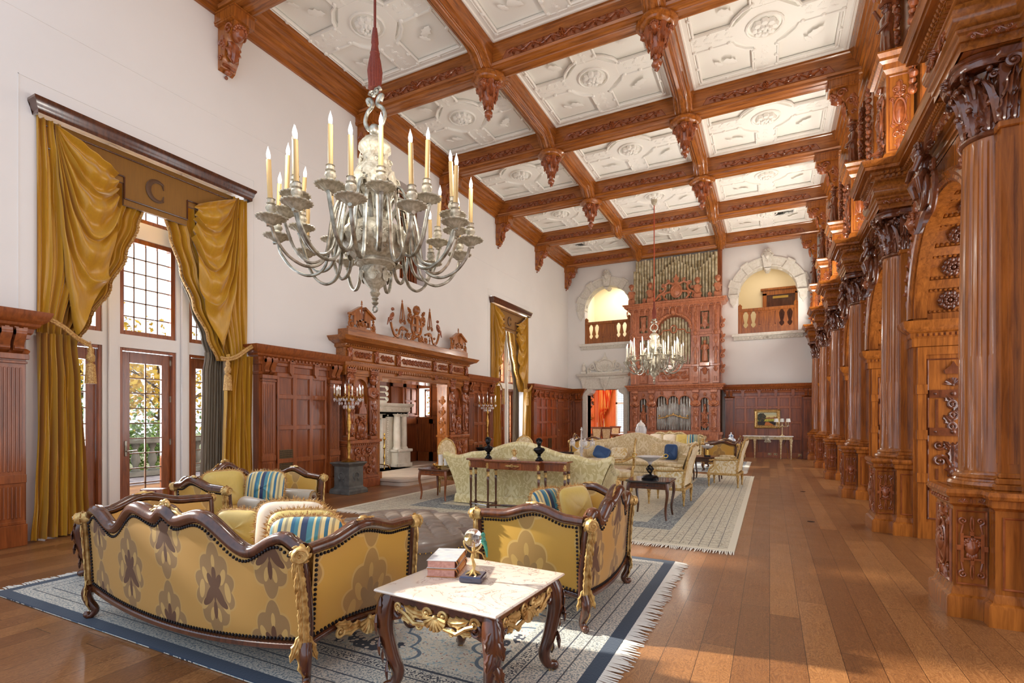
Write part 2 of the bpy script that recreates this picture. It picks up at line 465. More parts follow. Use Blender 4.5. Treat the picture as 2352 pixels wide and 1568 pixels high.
def m_brocade(name,base,outc,linec,petc,drkc,pw=.5,ph=.62,off=(0,0),rough=.36):
    m,nt,b,h=newmat(name,rough,0,base)
    b.inputs['Sheen Weight'].default_value=.12
    u,v=uvxy(h); o,l,p,d=medallion(h,u,v,pw,ph,off)
    c=h.mix(o,base,outc); c=h.mix(l,c,linec); c=h.mix(p,c,petc); c=h.mix(d,c,drkc)
    h.link(c,b.inputs['Base Color'])
    h.link(h.math('ADD',rough,h.math('MULTIPLY',o,.14)),b.inputs['Roughness'])
    return m
M['broc']=m_brocade('gold_brocade',srgb(190,144,72),srgb(148,114,68),srgb(190,150,84),srgb(192,154,88),srgb(94,60,34),.46,.60,(.23,.12))
M['brocs']=m_brocade('gold_brocade_side',srgb(202,156,68),srgb(172,134,72),srgb(206,168,96),srgb(196,158,86),srgb(150,118,70),.60,.72,(.30,.02))
def m_damask(name,c1,c2,sc=1.0,rough=.5):
    m,nt,b,h=newmat(name,rough,0,c1); b.inputs['Sheen Weight'].default_value=.3
    u,v=uvxy(h); o,l,p,d=medallion(h,u,v,.42*sc,.54*sc)
    cb=nt.nodes.new('ShaderNodeCombineXYZ'); h.link(u,cb.inputs[0]); h.link(v,cb.inputs[1])
    nz=h.math('GREATER_THAN',noise(h,cb.outputs[0],11/sc,2,.4,2.0),.54)
    k=h.math('MAXIMUM',h.math('MAXIMUM',h.math('MAXIMUM',l,d),p),h.math('MULTIPLY',nz,h.math('SUBTRACT',1,o)))
    h.link(h.mix(k,c1,c2),b.inputs['Base Color']); h.link(h.math('SUBTRACT',rough,h.math('MULTIPLY',k,.12)),b.inputs['Roughness'])
    return m
M['damask']=m_damask('yellow_damask',srgb(208,190,132),srgb(230,216,166))
M['damask2']=m_damask('cream_damask',srgb(206,182,132),srgb(226,208,166))
M['damaskw']=m_damask('white_gold_damask',srgb(236,222,188),srgb(214,184,120),.8)
def m_stripe(name):
    m,nt,b,h=newmat(name,.35,0); b.inputs['Sheen Weight'].default_value=.4
    u,v=uvxy(h); f=h.math('FRACT',h.math('MULTIPLY',u,3.2))
    n=srgb(24,44,84);t=srgb(60,128,140);t2=srgb(28,98,130);c=srgb(214,196,136);g=srgb(150,140,104)
    col=ramp(h,f,[(0,n),(.05,t),(.17,c),(.22,t),(.3,g),(.34,c),(.42,t2),(.5,c),(.56,g),(.62,c),(.7,t2),(.78,t),(.86,c),(.92,n)],'CONSTANT')
    h.link(col,b.inputs['Base Color']); return m
M['stripe']=m_stripe('striped_silk')
def m_marble(name,c1,c2,vein):
    m,nt,b,h=newmat(name,.12,0,coat=.6)
    tc=coords(h); n1=noise(h,tc,2.2,5,.6,1.2)
    v1=h.math('ABSOLUTE',h.math('SUBTRACT',noise(h,tc,4.5,4,.6,1.5),.5)); ln=h.math('LESS_THAN',v1,.008)
    v2=h.math('SUBTRACT',1,h.math('MINIMUM',h.math('MULTIPLY',v1,22),1))
    base=ramp(h,n1,[(.35,c1),(.7,c2)])
    c=h.mix(h.math('MULTIPLY',v2,.14),base,vein); c=h.mix(h.math('MULTIPLY',ln,.6),c,vein)
    h.link(c,b.inputs['Base Color']); return m
M['marble']=m_marble('cream_marble',srgb(232,218,200),srgb(226,204,182),srgb(150,112,100))
def solid_silk(n,c,r=.4): return m_silk(n,c,tuple(x*.85 for x in c[:3])+(1,),r)
M['psilk']=solid_silk('gold_pillow',srgb(206,178,92)); M['pwhite']=solid_silk('ivory_pillow',srgb(232,214,188))
M['pblue']=solid_silk('blue_pillow',srgb(28,72,124)); M['pgrey']=solid_silk('taupe_bolster',srgb(176,162,140))
# ---------- camera, world ----------
scn=bpy.context.scene
cam=bpy.data.objects.new('camera',bpy.data.cameras.new('camera')); C.objects.link(cam); scn.camera=cam
cam.location=(0,0,1.55); cam.rotation_euler=(pi/2,0,radians(26.58))
cam.data.sensor_width=36; cam.data.lens=36*1183/2352; cam.data.shift_y=(958.5-784)/2352; cam.data.clip_start=.05; cam.data.clip_end=400
scn.view_settings.view_transform='Standard'; scn.view_settings.look='None'; scn.view_settings.gamma=1; scn.view_settings.use_curve_mapping=False
scn.view_settings.exposure=EXPO
w=bpy.data.worlds.new('sky'); scn.world=w; w.use_nodes=True; wn=w.node_tree; bg=wn.nodes['Background']
wh=N(wn); tc=wn.nodes.new('ShaderNodeTexCoord'); sp=wn.nodes.new('ShaderNodeSeparateXYZ'); wn.links.new(tc.outputs['Generated'],sp.inputs[0])
wn.links.new(ramp(wh,sp.outputs[2],[(0,(.80,.88,1,1)),(.5,(.62,.78,1,1))]),bg.inputs[0]); bg.inputs[1].default_value=WSTR
def light(name,kind,loc,rot,energy,col=(1,1,1),size=(1,1),cam_vis=True,spread=None):
    l=bpy.data.lights.new(name,kind); l.energy=energy; l.color=col
    if kind=='AREA': l.shape='RECTANGLE'; l.size,l.size_y=size
    if kind=='AREA' and spread: l.spread=spread
    if kind=='SUN': l.angle=size[0]
    if kind=='POINT': l.shadow_soft_size=size[0]
    o=bpy.data.objects.new(name,l); C.objects.link(o); o.location=loc; o.rotation_euler=rot
    if not cam_vis: o.visible_camera=False
    return o
# ---------- constants ----------
XL=-8.31; XR=1.56; YF=22.4; ZB=8.3; ZC=8.80
BY=[5.67,8.95,12.23,15.51,18.79,22.07]   # cross beam centres
PXs=[-5.0,-1.72]
# ---------- floor ----------
m=MB(); m.box(-13.,3.1,-3,30,-.2,0); struct(m.obj('floor',M['floor'],smooth=0))
# ---------- left wall with openings ----------
def wall_x(x0,x1,y0,y1,z0,z1,holes,nm,mat):
    """wall slab between x0,x1 with rectangular holes (ya,yb,za,zb)"""
    m=MB(); ys=sorted({y0,y1}|{h for q in holes for h in q[:2]}); 
    for a,b in zip(ys,ys[1:]):
        hs=sorted([q for q in holes if q[0]<=a+1e-6 and q[1]>=b-1e-6],key=lambda q:q[2])
        z=z0
        for q in hs:
            if q[2]>z: m.box(x0,x1,a,b,z,q[2])
            z=q[3]
        if z<z1: m.box(x0,x1,a,b,z,z1)
    return struct(m.obj(nm,mat,smooth=0))
W1=(3.16,6.02); W2=(15.02,17.88); WT=5.61
wall_x(-8.95,XL,-3,YF+.3,0,9.2,[(.2,2.6,3.0,WT),(W1[0],W1[1],0,WT),(W2[0],W2[1],0,WT),(8.35,13.0,0,2.62),(10.3,11.4,5.06,7.5)],'wall_left',M['wall'])  # first hole is an unseen bare opening, placed to let sun onto the rug
# shallow picture-frame lines round the windows
for k,(a,b) in enumerate((W1,W2)):
    m=MB(); 
    for (y0,y1,z0,z1) in ((a-.2,a-.192,0,WT+.2),(b+.192,b+.2,0,WT+.2),(a-.2,b+.2,WT+.192,WT+.2)): m.box(XL,XL+.006,y0,y1,z0,z1)
    struct(m.obj('trim_%d'%(k+1),M['wall'],smooth=0))
m=MB(); m.box(XL,XL+.005,-3,YF,6.6,6.608); struct(m.obj('trim_3',M['wall'],smooth=0))
# ---------- far wall with arches and doorway ----------
def arch_wall():
    m=MB(); Y0,Y1=YF,YF+.45
    # columns: left margin, arch bay, middle, arch bay, right margin
    def bay(xa,xb,zs,zc,holes_below):
        # arch opening xa..xb from zs up to springing zc with semicircle
        r=(xb-xa)/2; cx=(xa+xb)/2; n=20
        pts=[(cx-r*cos(pi*i/n),zc+r*sin(pi*i/n)) for i in range(n+1)]
        for (a,b) in zip(pts,pts[1:]):
            m.prism([(a[0],a[1]),(b[0],b[1]),(b[0],9.2),(a[0],9.2)],Y0,Y1,'y')
        z=0
        if holes_below:
            x0,x1,zt=holes_below
            m.box(xa,x0,Y0,Y1,0,zs); m.box(x1,xb,Y0,Y1,0,zs); m.box(x0,x1,Y0,Y1,zt,zs)
        else: m.box(xa,xb,Y0,Y1,0,zs)
    m.box(-9,A1[0],Y0,Y1,0,9.2); m.box(A1[1],A2[0],Y0,Y1,0,9.2); m.box(A2[1],4.4,Y0,Y1,0,9.2)
    bay(A1[0],A1[1],4.86,6.40,(-7.37,-5.72,2.80)); bay(A2[0],A2[1],4.86,6.40,None)
    return struct(m.obj('wall_far',M['wall'],smooth=0))
A1=(-7.51,-5.43); A2=(-1.13,.97)
arch_wall()
# ---------- right side closing wall (behind the arcade) ----------
YC=[5.39+3.32*k for k in range(-2,6)]
m=MB(); m.box(1.74,2.3,-3,YF,4.3,9.2); struct(m.obj('wall_right',M['wood'],smooth=0))
m=MB()
for a,b in zip(YC,YC[1:]):
    ya,yb=a+.43,b-.43; r=(yb-ya)/2; cy=(ya+yb)/2
    m.box(1.66,2.9,a-.43,ya,0,4.34)
    pts=[(cy-r*cos(pi*i/24),2.82+r*.98*sin(pi*i/24)) for i in range(25)]
    for p,q in zip(pts,pts[1:]): m.prism([p,q,(q[0],4.34),(p[0],4.34)],1.66,2.9,'x')
m.box(1.66,2.9,YC[-1]-.43,YF,0,4.34)
struct(m.obj('wall_right',M['wood'],smooth=30))
m=MB()
for y in YC: m.box(2.9,3.1,y-.6,y+.6,0,4.4)
m.box(2.9,3.1,-3,YF,4.0,4.4); m.box(2.9,3.1,-3,YF,0,.1); struct(m.obj('wall_right_back',M['wred'],smooth=0))
# ---------- ceiling ----------
m=MB(); m.box(-9,2.3,2.2,YF+.3,ZC+.06,9.3); struct(m.obj('ceiling',M['plaster'],smooth=0))
def coffer():
    m=MB(); a=1.46
    m.push(FR((0,0,ZC),(1,0,0),(0,-1,0)))  # local z points down
    # flat border band and cross bands
    def band(x0,x1,y0,y1,h): m.box(x0,x1,y0,y1,-.06,h)
    b=.2
    band(-a-.2,a+.2,a-b,a+.2,.0); band(-a-.2,a+.2,-a-.2,-a+b,.0); band(-a-.2,-a+b,-a+b,a-b,.0); band(a-b,a+.2,-a+b,a-b,.0)
    band(-.2,.2,-a+b,a-b,.0); band(-a+b,-.2,-.2,.2,.0); band(.2,a-b,-.2,.2,.0)
    m.prism(arc(0,0,.56,pi/8,2*pi+pi/8,8)[:-1],-.06,.005)
    for (x,y,w,hh) in ((0,0,a*2,a*2),):
        P=[(-a+.03,-a+.03),(a-.03,-a+.03),(a-.03,a-.03),(-a+.03,a-.03)]
        m.mold(P,[(0,0),(-.012,.02),(-.04,.022),(-.06,0)],closed=True)
        P=[(-a+.16,-a+.16),(a-.16,-a+.16),(a-.16,a-.16),(-a+.16,a-.16)]
        m.mold(P,[(0,0),(-.01,.012),(-.02,0)],closed=True)
    # mouldings round the four sub panels
    q=.5; c=.36
    for sx in (1,-1):
        for sy in (1,-1):
            P=[(.2,c+.2),(.2,a-b),(a-b,a-b),(a-b,.2),(c+.2,.2),(c+.14,c-.02),(c-.02,c+.14)]
            P=[(sx*x,sy*y) for x,y in P]
            if sx*sy>0: P=P[::-1]
            m.mold(P,[(-.03,-.05),(-.05,0),(-.035,.025),(-.01,.018),(.0,-.02),(.035,-.03),(.05,-.06)],closed=True)
            for (x,y) in ((.2,a-b),(a-b,a-b),(a-b,.2),(.2,.62),(.62,.2),(.2,.95),(.95,.2),(a-b,.72),(.72,a-b)):
                m.sph((sx*x,sy*y,.012),.045,6,(1,1,.7))
            m.leaf((sx*.75,sy*.7),.6*sx,.3,.16,.012); m.leaf((sx*.8,sy*.85),2.2,.22,.1,.012)
    for i in range(14):
        for k in (-1,1):
            t=-1.25+i*.19
            if abs(t)>.5:
                m.leaf((t,k*.03),.6*k,.15,.07,.012,bend=1); m.leaf((k*.03,t),1.9*k,.15,.07,.012,bend=1)
    m.rosette((0,0),.24,8,.09,2)
    m.tube([(.31*cos(t),.31*sin(t),.02) for t in [i*pi/10 for i in range(20)]],.025,6,closed=True)
    m.pop()
    return m.obj('ceiling',M['plaster'],smooth=40)
cof=None
for j in range(-1,5):
    y=(BY[j]+BY[j+1])/2 if j>=0 else BY[0]-1.64
    for x in (-6.64,-3.36,-.08):
        if cof is None: cof=coffer(); o=cof
        else: o=cof.copy(); C.objects.link(o)
        o.location=(x,y,0); struct(o)
# crown moulding left and right
m=MB(); pr=[(0,ZB-.02),(.05,ZB-.02),(.07,ZB+.05),(.12,ZB+.06),(.13,ZB+.14),(.2,ZB+.2),(.21,ZB+.26),(.27,ZB+.3),(.28,ZB+.38),(.36,ZB+.42),(.38,ZC+.02),(0,ZC+.02)]
m.mold([(XL,2.2),(XL,YF)],pr); struct(m.obj('trim_4',M['woody'],smooth=30))
m=MB(); pp=[(0,7.95)]
for i in range(7): pp+= [(.03+.05*i,8.0+.1*i),(.055+.05*i,8.02+.1*i),(.06+.05*i,8.08+.1*i)]
pp+=[(.42,ZC),(.42,ZC+.02),(0,ZC+.02)]
m.mold([(XR+.25,YF),(XR+.25,2.2)],pp); struct(m.obj('trim_5',M['woody'],smooth=30))
# ---------- ornament composites ----------
def mask(m,s=.1,hair=True,beard=False):
    """a carved head looking along +z, up +y, local units, s = head height"""
    def f(u,v):
        a=2*pi*u; b=pi*v-pi/2
        x=.36*cos(b)*sin(a); z=.40*cos(b)*cos(a); y=.5*sin(b)
        if z>0:
            z+=.05*exp(-((x/.05)**2))*exp(-(((y+.03)/.09)**2))*1.9   # nose
            z-=.035*exp(-(((abs(x)-.13)/.05)**2))*exp(-(((y-.07)/.04)**2))  # sockets
            z+=.03*exp(-(((abs(x)-.13)/.09)**2))*exp(-(((y-.15)/.03)**2))   # brows
            z+=.03*exp(-((x/.09)**2))*exp(-(((y+.21)/.025)**2))            # lips
            z+=.035*exp(-((x/.08)**2))*exp(-(((y+.36)/.06)**2))            # chin
            z+=.02*exp(-(((abs(x)-.17)/.07)**2))*exp(-(((y+.08)/.08)**2))   # cheeks
        if y<0: x*=1-.5*(y/.5)**2*.5
        return (x*s,y*s,z*s)
    m.surf(f,22,16,cu=True)
    for e in (1,-1):
        m.sph((e*.13*s,.065*s,.325*s),.045*s,6); m.sph((e*.36*s,.02*s,0),.07*s,6,(.5,1,.8))
    if hair:
        for i in range(9):
            a=pi*(i/8); m.sph((.37*s*cos(a),(.18+.36*sin(a))*s,.08*s),.12*s,6)
            if i%2==0: m.sph((.3*s*cos(a),(.14+.34*sin(a))*s,.22*s),.085*s,6)
        m.sph((0,.28*s,-.12*s),.36*s,10)
    if beard:
        for i in range(5): m.sph(((i-2)*.1*s,(-.46-.06*(2-abs(i-2)))*s,.16*s),.11*s,6,(1,1.6,1))
    return m
def rinceau(m,L,h,n=None,r=.012,t=.012,flower=True):
    """running scroll of leaves along local x from -L/2..L/2, height h"""
    n=n or max(2,int(round(L/(h*1.15)))); st=L/n
    pts=[(-L/2+L*i/(n*8),.26*h*sin(pi*i/8),t*.6) for i in range(n*8+1)]
    m.tube(pts,r,5)
    for i in range(n):
        x=-L/2+st*(i+.5); s=1 if i%2==0 else -1
        if flower and n%2==1 and i==n//2: m.rosette((x,0),h*.42,6,t*2.4,2); continue
        m.scroll((x,-s*.06*h),h*.27,1.1,pi*.5*s,-s,r*.9,seg=5,n=12)
        m.leaf((x-st*.35,s*.18*h),(.5*s),h*.55,h*.34,t*1.4,bend=-s*1.2,n=6)
        m.leaf((x+st*.1,s*.2*h),(-.3*s),h*.5,h*.3,t*1.3,bend=s*1.4,n=6)
        m.leaf((x,-s*.1*h),(-1.2*s),h*.38,h*.26,t*1.2,bend=s,n=5)
    return m
def cartouche(m,w,h,t=.02,face=False):
    """strapwork cartouche: oval boss, scrolled frame, leaves"""
    def o(u,v):
        a=2*pi*u; q=v
        return (w*.26*q*cos(a),h*.3*q*sin(a),t*1.6*(1-q*q)+t*.3)
    m.surf(o,18,5,cu=True)
    m.tube([(w*.3*cos(a),h*.34*sin(a),t*.7) for a in [2*pi*i/20 for i in range(20)]],t*.5,6,closed=True)
    for sx in (1,-1):
        for sy in (1,-1):
            m.scroll((sx*w*.34,sy*h*.34),w*.13,1.3,(pi/2 if sx>0 else pi/2),-sx*sy,t*.45,tail=(sx*w*.3,0))
            m.leaf((sx*w*.12,sy*h*.38),sy*(pi/2)-sx*.4*sy,h*.2,w*.16,t,n=6)
    m.shell((0,h*.4),h*.11,0,pi,5,t)
    m.leaf((0,-h*.34),-pi/2,h*.2,w*.2,t)
    if face: m.push(TR(0,0,t)@SC(1,1,.45)); mask(m,h*.34); m.pop()
    return m
def strap(m,w,h,t=.014,lion=False):
    """flat interlaced strapwork with four scrolls and a centre bar, on a recessed panel"""
    b=w*.105
    for sx in (1,-1):
        for sy in (1,-1):
            m.scroll((sx*w*.28,sy*h*.37),w*.15,1.25,(-pi/2*sy),sx*sy,b*.45,tail=(sx*w*.36,sy*h*.16))
        m.box(sx*w*.33-b/2,sx*w*.33+b/2,-h*.2,h*.2,0,t)
        m.box(min(sx*w*.33,sx*w*.5),max(sx*w*.33,sx*w*.5),-h*.035,h*.035,0,t*1.3)
        m.box(min(sx*w*.05,sx*w*.33),max(sx*w*.05,sx*w*.33),h*.14,h*.14+b*.8,0,t); m.box(min(sx*w*.05,sx*w*.33),max(sx*w*.05,sx*w*.33),-h*.14-b*.8,-h*.14,0,t)
    for sy in (1,-1):
        m.tube([(w*.05*cos(a),sy*h*.33+h*.1*sin(a),t*.6) for a in [2*pi*i/12 for i in range(12)]],b*.32,5,closed=True)
        m.sph((0,sy*h*.2,t*.6),w*.05,6); m.box(-w*.06,w*.06,sy*h*.2-h*.03,sy*h*.2+h*.03,0,t)
    return m
def statue(m,H=.9,arm=False,hat=False):
    """small carved standing figure, robe, feet at z=0, facing -x in local world axes"""
    k=H/1.75
    prof=[(.0,.0),(.2,.02),(.24,.1),(.21,.4),(.19,.8),(.17,1.0),(.2,1.2),(.22,1.38),(.1,1.47),(.06,1.52)]
    def f(u,v):
        z=v*1.52; r=interp(prof,z) if False else None
        for (a,b),(c,d) in zip([(p[1],p[0]) for p in prof],[(p[1],p[0]) for p in prof][1:]):
            if z<=c+1e-9: r=b+(d-b)*(z-a)/(c-a) if c>a else d; break
        r=r if r is not None else .06
        a=2*pi*u; fold=1+(.09*sin(9*a+3*z) if z<1.0 else .03*sin(5*a))
        return (r*fold*cos(a)*.8*k,r*fold*sin(a)*k,z*k)
    m.surf(f,30,24,cu=True)
    m.push(TR(-.01*k,0,1.62*k)@FR((0,0,0),(0,-1,0),(0,0,1))@SC(1,1,1)); mask(m,.27*k,True); m.pop()
    for s in (1,-1):
        sh=Vector((0,.2*s*k,1.38*k))
        if arm and s==1: el=Vector((-.1*k,.32*k,1.55*k)); ha=Vector((-.25*k,.3*k,1.85*k))
        else: el=Vector((-.05*k,.29*s*k,1.08*k)); ha=Vector((-.22*k,.1*s*k,1.0*k))
        m.tube([sh,el,ha],[.075*k,.06*k,.04*k],7); m.sph(ha,.05*k,6); m.sph(sh,.085*k,8)
        m.sph((-.12*k,.09*s*k,.03*k),.07*k,6,(1.6,.8,.6))
    if hat: m.push(TR(0,0,1.78*k)); m.lathe([(.2*k,0),(.21*k,.01*k),(.1*k,.03*k),(.09*k,.1*k),(0.01,.12*k)],14); m.pop()
    return m
# ---------- cross beams ----------
names=['nearest','second','third','fourth','fifth','farthest']
NBAY=[(XL,PXs[0]),(PXs[0],PXs[1]),(PXs[1],XR)]
def friezem(L):
    m=MB(); c=.1
    m.prism([(-L/2,-.075),(L/2,-.075),(L/2-c,.075),(-L/2+c,.075)],0,.004)
    m.mold([(-L/2,-.075),(-L/2+c,.075),(L/2-c,.075),(L/2,-.075)],[(0,.0),(.008,.014),(.016,.0)],closed=False)
    m.push(TR(0,0,.004)); rinceau(m,L-.28,.16,n=11,r=.014,t=.038)
    m.box(-.075,.075,-.075,.075,0,.012); m.rosette((0,0),.07,8,.035,2); m.pop()
    return m
fm=friezem(2.5); fobj=None
def crossbeam(k,y):
    pr=[(.19,ZC+.03),(.19,8.76),(.17,8.74),(.17,8.42),(.2,8.42),(.225,8.39),(.2,8.355),(.17,8.35),(.16,8.31),(.12,8.3),(.1,8.32),(.05,8.32),(.04,8.305),(-.04,8.305),(-.05,8.32),(-.1,8.32),(-.12,8.3),(-.16,8.31),(-.17,8.35),(-.2,8.355),(-.225,8.39),(-.2,8.42),(-.17,8.42),(-.17,8.74),(-.19,8.76),(-.19,ZC+.03)]
    t=thing('ceiling_beam','%s of the carved oak beams crossing the white coffered ceiling from wall to wall'%names[k],'beam',(XL,y,ZB),0,'oak beams crossing the ceiling',world=True)
    m=MB(); m.mold([(XL,y),(XR+.2,y)],pr); m.obj('beam',M['woodx'],t,25)
    for (a,b) in NBAY:
        global fobj
        if fobj is None: fobj=fm.obj('carved_frieze',M['carve'],t,40); o=fobj
        else: o=fobj.copy(); C.objects.link(o); o.parent=t
        o.matrix_local=TR(-XL,-y,-ZB)@FR(((a+b)/2,y-.17,8.515),(1,0,0),(0,0,1))
    return t
for k,y in enumerate(BY): crossbeam(k,y)
def drop(y):
    d=min(abs(y-b) for b in BY); d=max(0,d-.17)
    s=max(0,1-d/.45); return -.27*s*s*(3-2*s) if True else 0
for k,x in enumerate(PXs):
    t=thing('ceiling_beam',['left','right'][k]+' one of the two long reeded oak ribs running the length of the ceiling','beam',(x,2.3,8.5),0,'long oak ceiling ribs',world=True)
    half=[(0,8.46),(.03,8.46),(.045,8.475),(.05,8.5),(.06,8.51),(.085,8.5),(.1,8.51),(.105,8.54),(.12,8.55),(.15,8.55),(.16,8.57),(.165,8.6),(.19,8.62),(.2,8.72),(.22,8.76),(.23,ZC+.03)]
    pr=[(-a,b) for a,b in half[::-1]]+half[1:]
    ys=[2.3]; 
    for a,b in zip([2.3]+BY,BY): 
        n=26; ys+= [a+(b-a)*i/n for i in range(1,n+1)]
    m=MB(); v=[];f=[]
    for y in ys:
        dz=drop(y)
        for (a,b) in pr: v.append((x+a,y,b+dz*(1 if b<8.7 else .0)))
    W=len(pr)
    for i in range(len(ys)-1):
        for j in range(W-1): f.append((i*W+j,(i+1)*W+j,(i+1)*W+j+1,i*W+j+1))
    m.add(v,f); m.obj('rib',M['woody'],t,30)
# ---------- pendants ----------
def pendant():
    t=thing('ceiling_pendant','','pendant',(0,0,0),0,'carved oak drops under the ceiling beams')
    m=MB(); lob=lambda a,z: 1+(.09*abs(cos(2*a)) if z>-.12 else 0)
    m.lathe([(.0,.12),(.17,.12),(.19,.06),(.2,.03),(.235,.0),(.24,-.03),(.2,-.05),(.19,-.08),(.15,-.11)],32,lob)
    m.obj('cap_moulding',M['wood'],t,35)
    m=MB(); m.lathe([(.14,-.1),(.13,-.2),(.115,-.33),(.08,-.45),(.05,-.52),(.055,-.56),(.035,-.6),(.03,-.63)],16)
    for i in range(8):
        a=pi/4*i; fr=TR(.15*cos(a),.15*sin(a),-.1)@FR((0,0,0),(-sin(a),cos(a),0),(0,0,1))@RX(.30)
        m.push(fr); m.leaf((0,0),-pi/2,.3 if i%2 else .22,.12,.04,curl=.05); 
        if i%2==0: m.push(TR(0,-.08,.03)); mask(m,.12); m.pop()
        m.pop()
        m.push(TR(.12*cos(a+.39),.12*sin(a+.39),-.28)); m.lathe([(.012,.06),(.025,.03),(.02,0),(.028,-.04),(.014,-.08),(.02,-.11),(.004,-.15)],8); m.pop()
        m.push(TR(.07*cos(a),.07*sin(a),-.44)@FR((0,0,0),(-sin(a),cos(a),0),(0,0,1))@RX(.2)); m.leaf((0,0),-pi/2,.14,.06,.02,curl=.03,n=5); m.pop()
    m.obj('carved_body',M['carve'],t,50)
    m=MB(); m.lathe([(.02,-.62),(.05,-.64),(.062,-.68),(.05,-.73),(.022,-.75),(.03,-.78),(.004,-.82)],12,lambda a,z:1+.12*cos(6*a))
    m.obj('bud_finial',M['carve'],t,50)
    return t
pn=pendant(); pn.scale=(1.36,1.36,1.02); first=True
for j,(y,rn) in enumerate(((BY[1],'second'),(BY[2],'third'),(BY[3],'fourth'))):
    for i,x in enumerate(PXs):
        lb='carved oak drop hanging where the %s long rib meets the %s cross beam'%(['left','right'][i],rn)
        if first: pn.location=(x,y,8.27); pn['label']=lb; first=False
        else: dup(pn,(x,y,8.27),label=lb)
# ---------- wall brackets ----------
def bracket():
    t=thing('beam_bracket','','bracket',(0,0,0),0,'carved oak brackets under the beam ends')
    m=MB(); m.box(0,.5,-.19,.19,-.02,-.2); m.box(0,.46,-.2,.2,-.14,-.17); m.box(0,.53,-.21,.21,-.02,.0)
    m.prism([(0,-.2),(.44,-.2),(.42,-.27),(.34,-.32),(.28,-.38),(.22,-.48),(.18,-.62),(.17,-.7),(.12,-.78),(.08,-.86),(0,-.9)],-.13,.13,'y')
    m.obj('bracket_block',M['wood'],t,30)
    m=MB()
    m.push(FR((.34,0,-.34),(0,1,0),(.55,0,.8))); m.push(SC(1,1,1.1)); mask(m,.26); m.pop(); m.pop()
    m.push(FR((.2,0,-.62),(0,1,0),(.25,0,1)))
    m.leaf((0,.18),-pi/2,.34,.24,.06,curl=.05); m.scroll((-.06,.02),.06,1.2,0,1,.018); m.scroll((.06,.02),.06,1.2,pi,-1,.018); m.pop()
    for s in (1,-1):
        m.push(FR((.0,s*.13,0),(1,0,0),(0,0,1)) if s<0 else FR((.0,s*.13,0),(-1,0,0),(0,0,1)))
        q=-s
        m.scroll((q*.28,-.3),.09,1.3,0,1,.02); m.scroll((q*.12,-.5),.08,1.3,pi,-1,.018); m.leaf((q*.1,-.35),-1.3,.3,.12,.02); m.scroll((q*.08,-.72),.05,1.2,0,1,.014); m.pop()
    m.sph((.08,0,-.9),.06,8,(1,1,.8)); m.box(.0,.14,-.1,.1,-.84,-.8)
    m.sph((.03,0,-.97),.03,8)
    m.obj('carved_mask',M['carve'],t,50)
    return t
bk=bracket(); first=True
for side,(x,rz) in (('left',(XL,0)),('right',(XR,pi))):
    for k,y in enumerate(BY):
        if side=='right' and k<1: continue
        lb='carved oak mask bracket holding the %s cross beam at the %s wall'%(names[k],side)
        if first: bk.location=(x,y,ZB); bk['label']=lb; first=False
        else: dup(bk,(x,y,ZB),rz,label=lb)
# ceiling air grilles in the last row of coffers
for i,(x,nm) in enumerate(((-7.0,'left'),(.45,'right'))):
    t=thing('air_vent','grey slotted air grille in the plaster ceiling, %s one near the far wall'%nm,'vent',(x,20.6,ZC-.02),0,'ceiling air grilles',world=True)
    m=MB(); m.mold([(x-.32,20.4),(x+.32,20.4),(x+.32,20.75),(x-.32,20.75)],[(0,8.8),(-.0,8.775),(-.03,8.775),(-.03,8.8)],closed=True); m.obj('frame',M['wall'],t,0)
    m=MB(); m.box(x-.3,x+.3,20.42,20.73,8.795,8.8)
    for j in range(14): m.box(x-.29+j*.043,x-.275+j*.043,20.42,20.73,8.78,8.796)
    m.obj('slats',M['stoneg'],t,0)
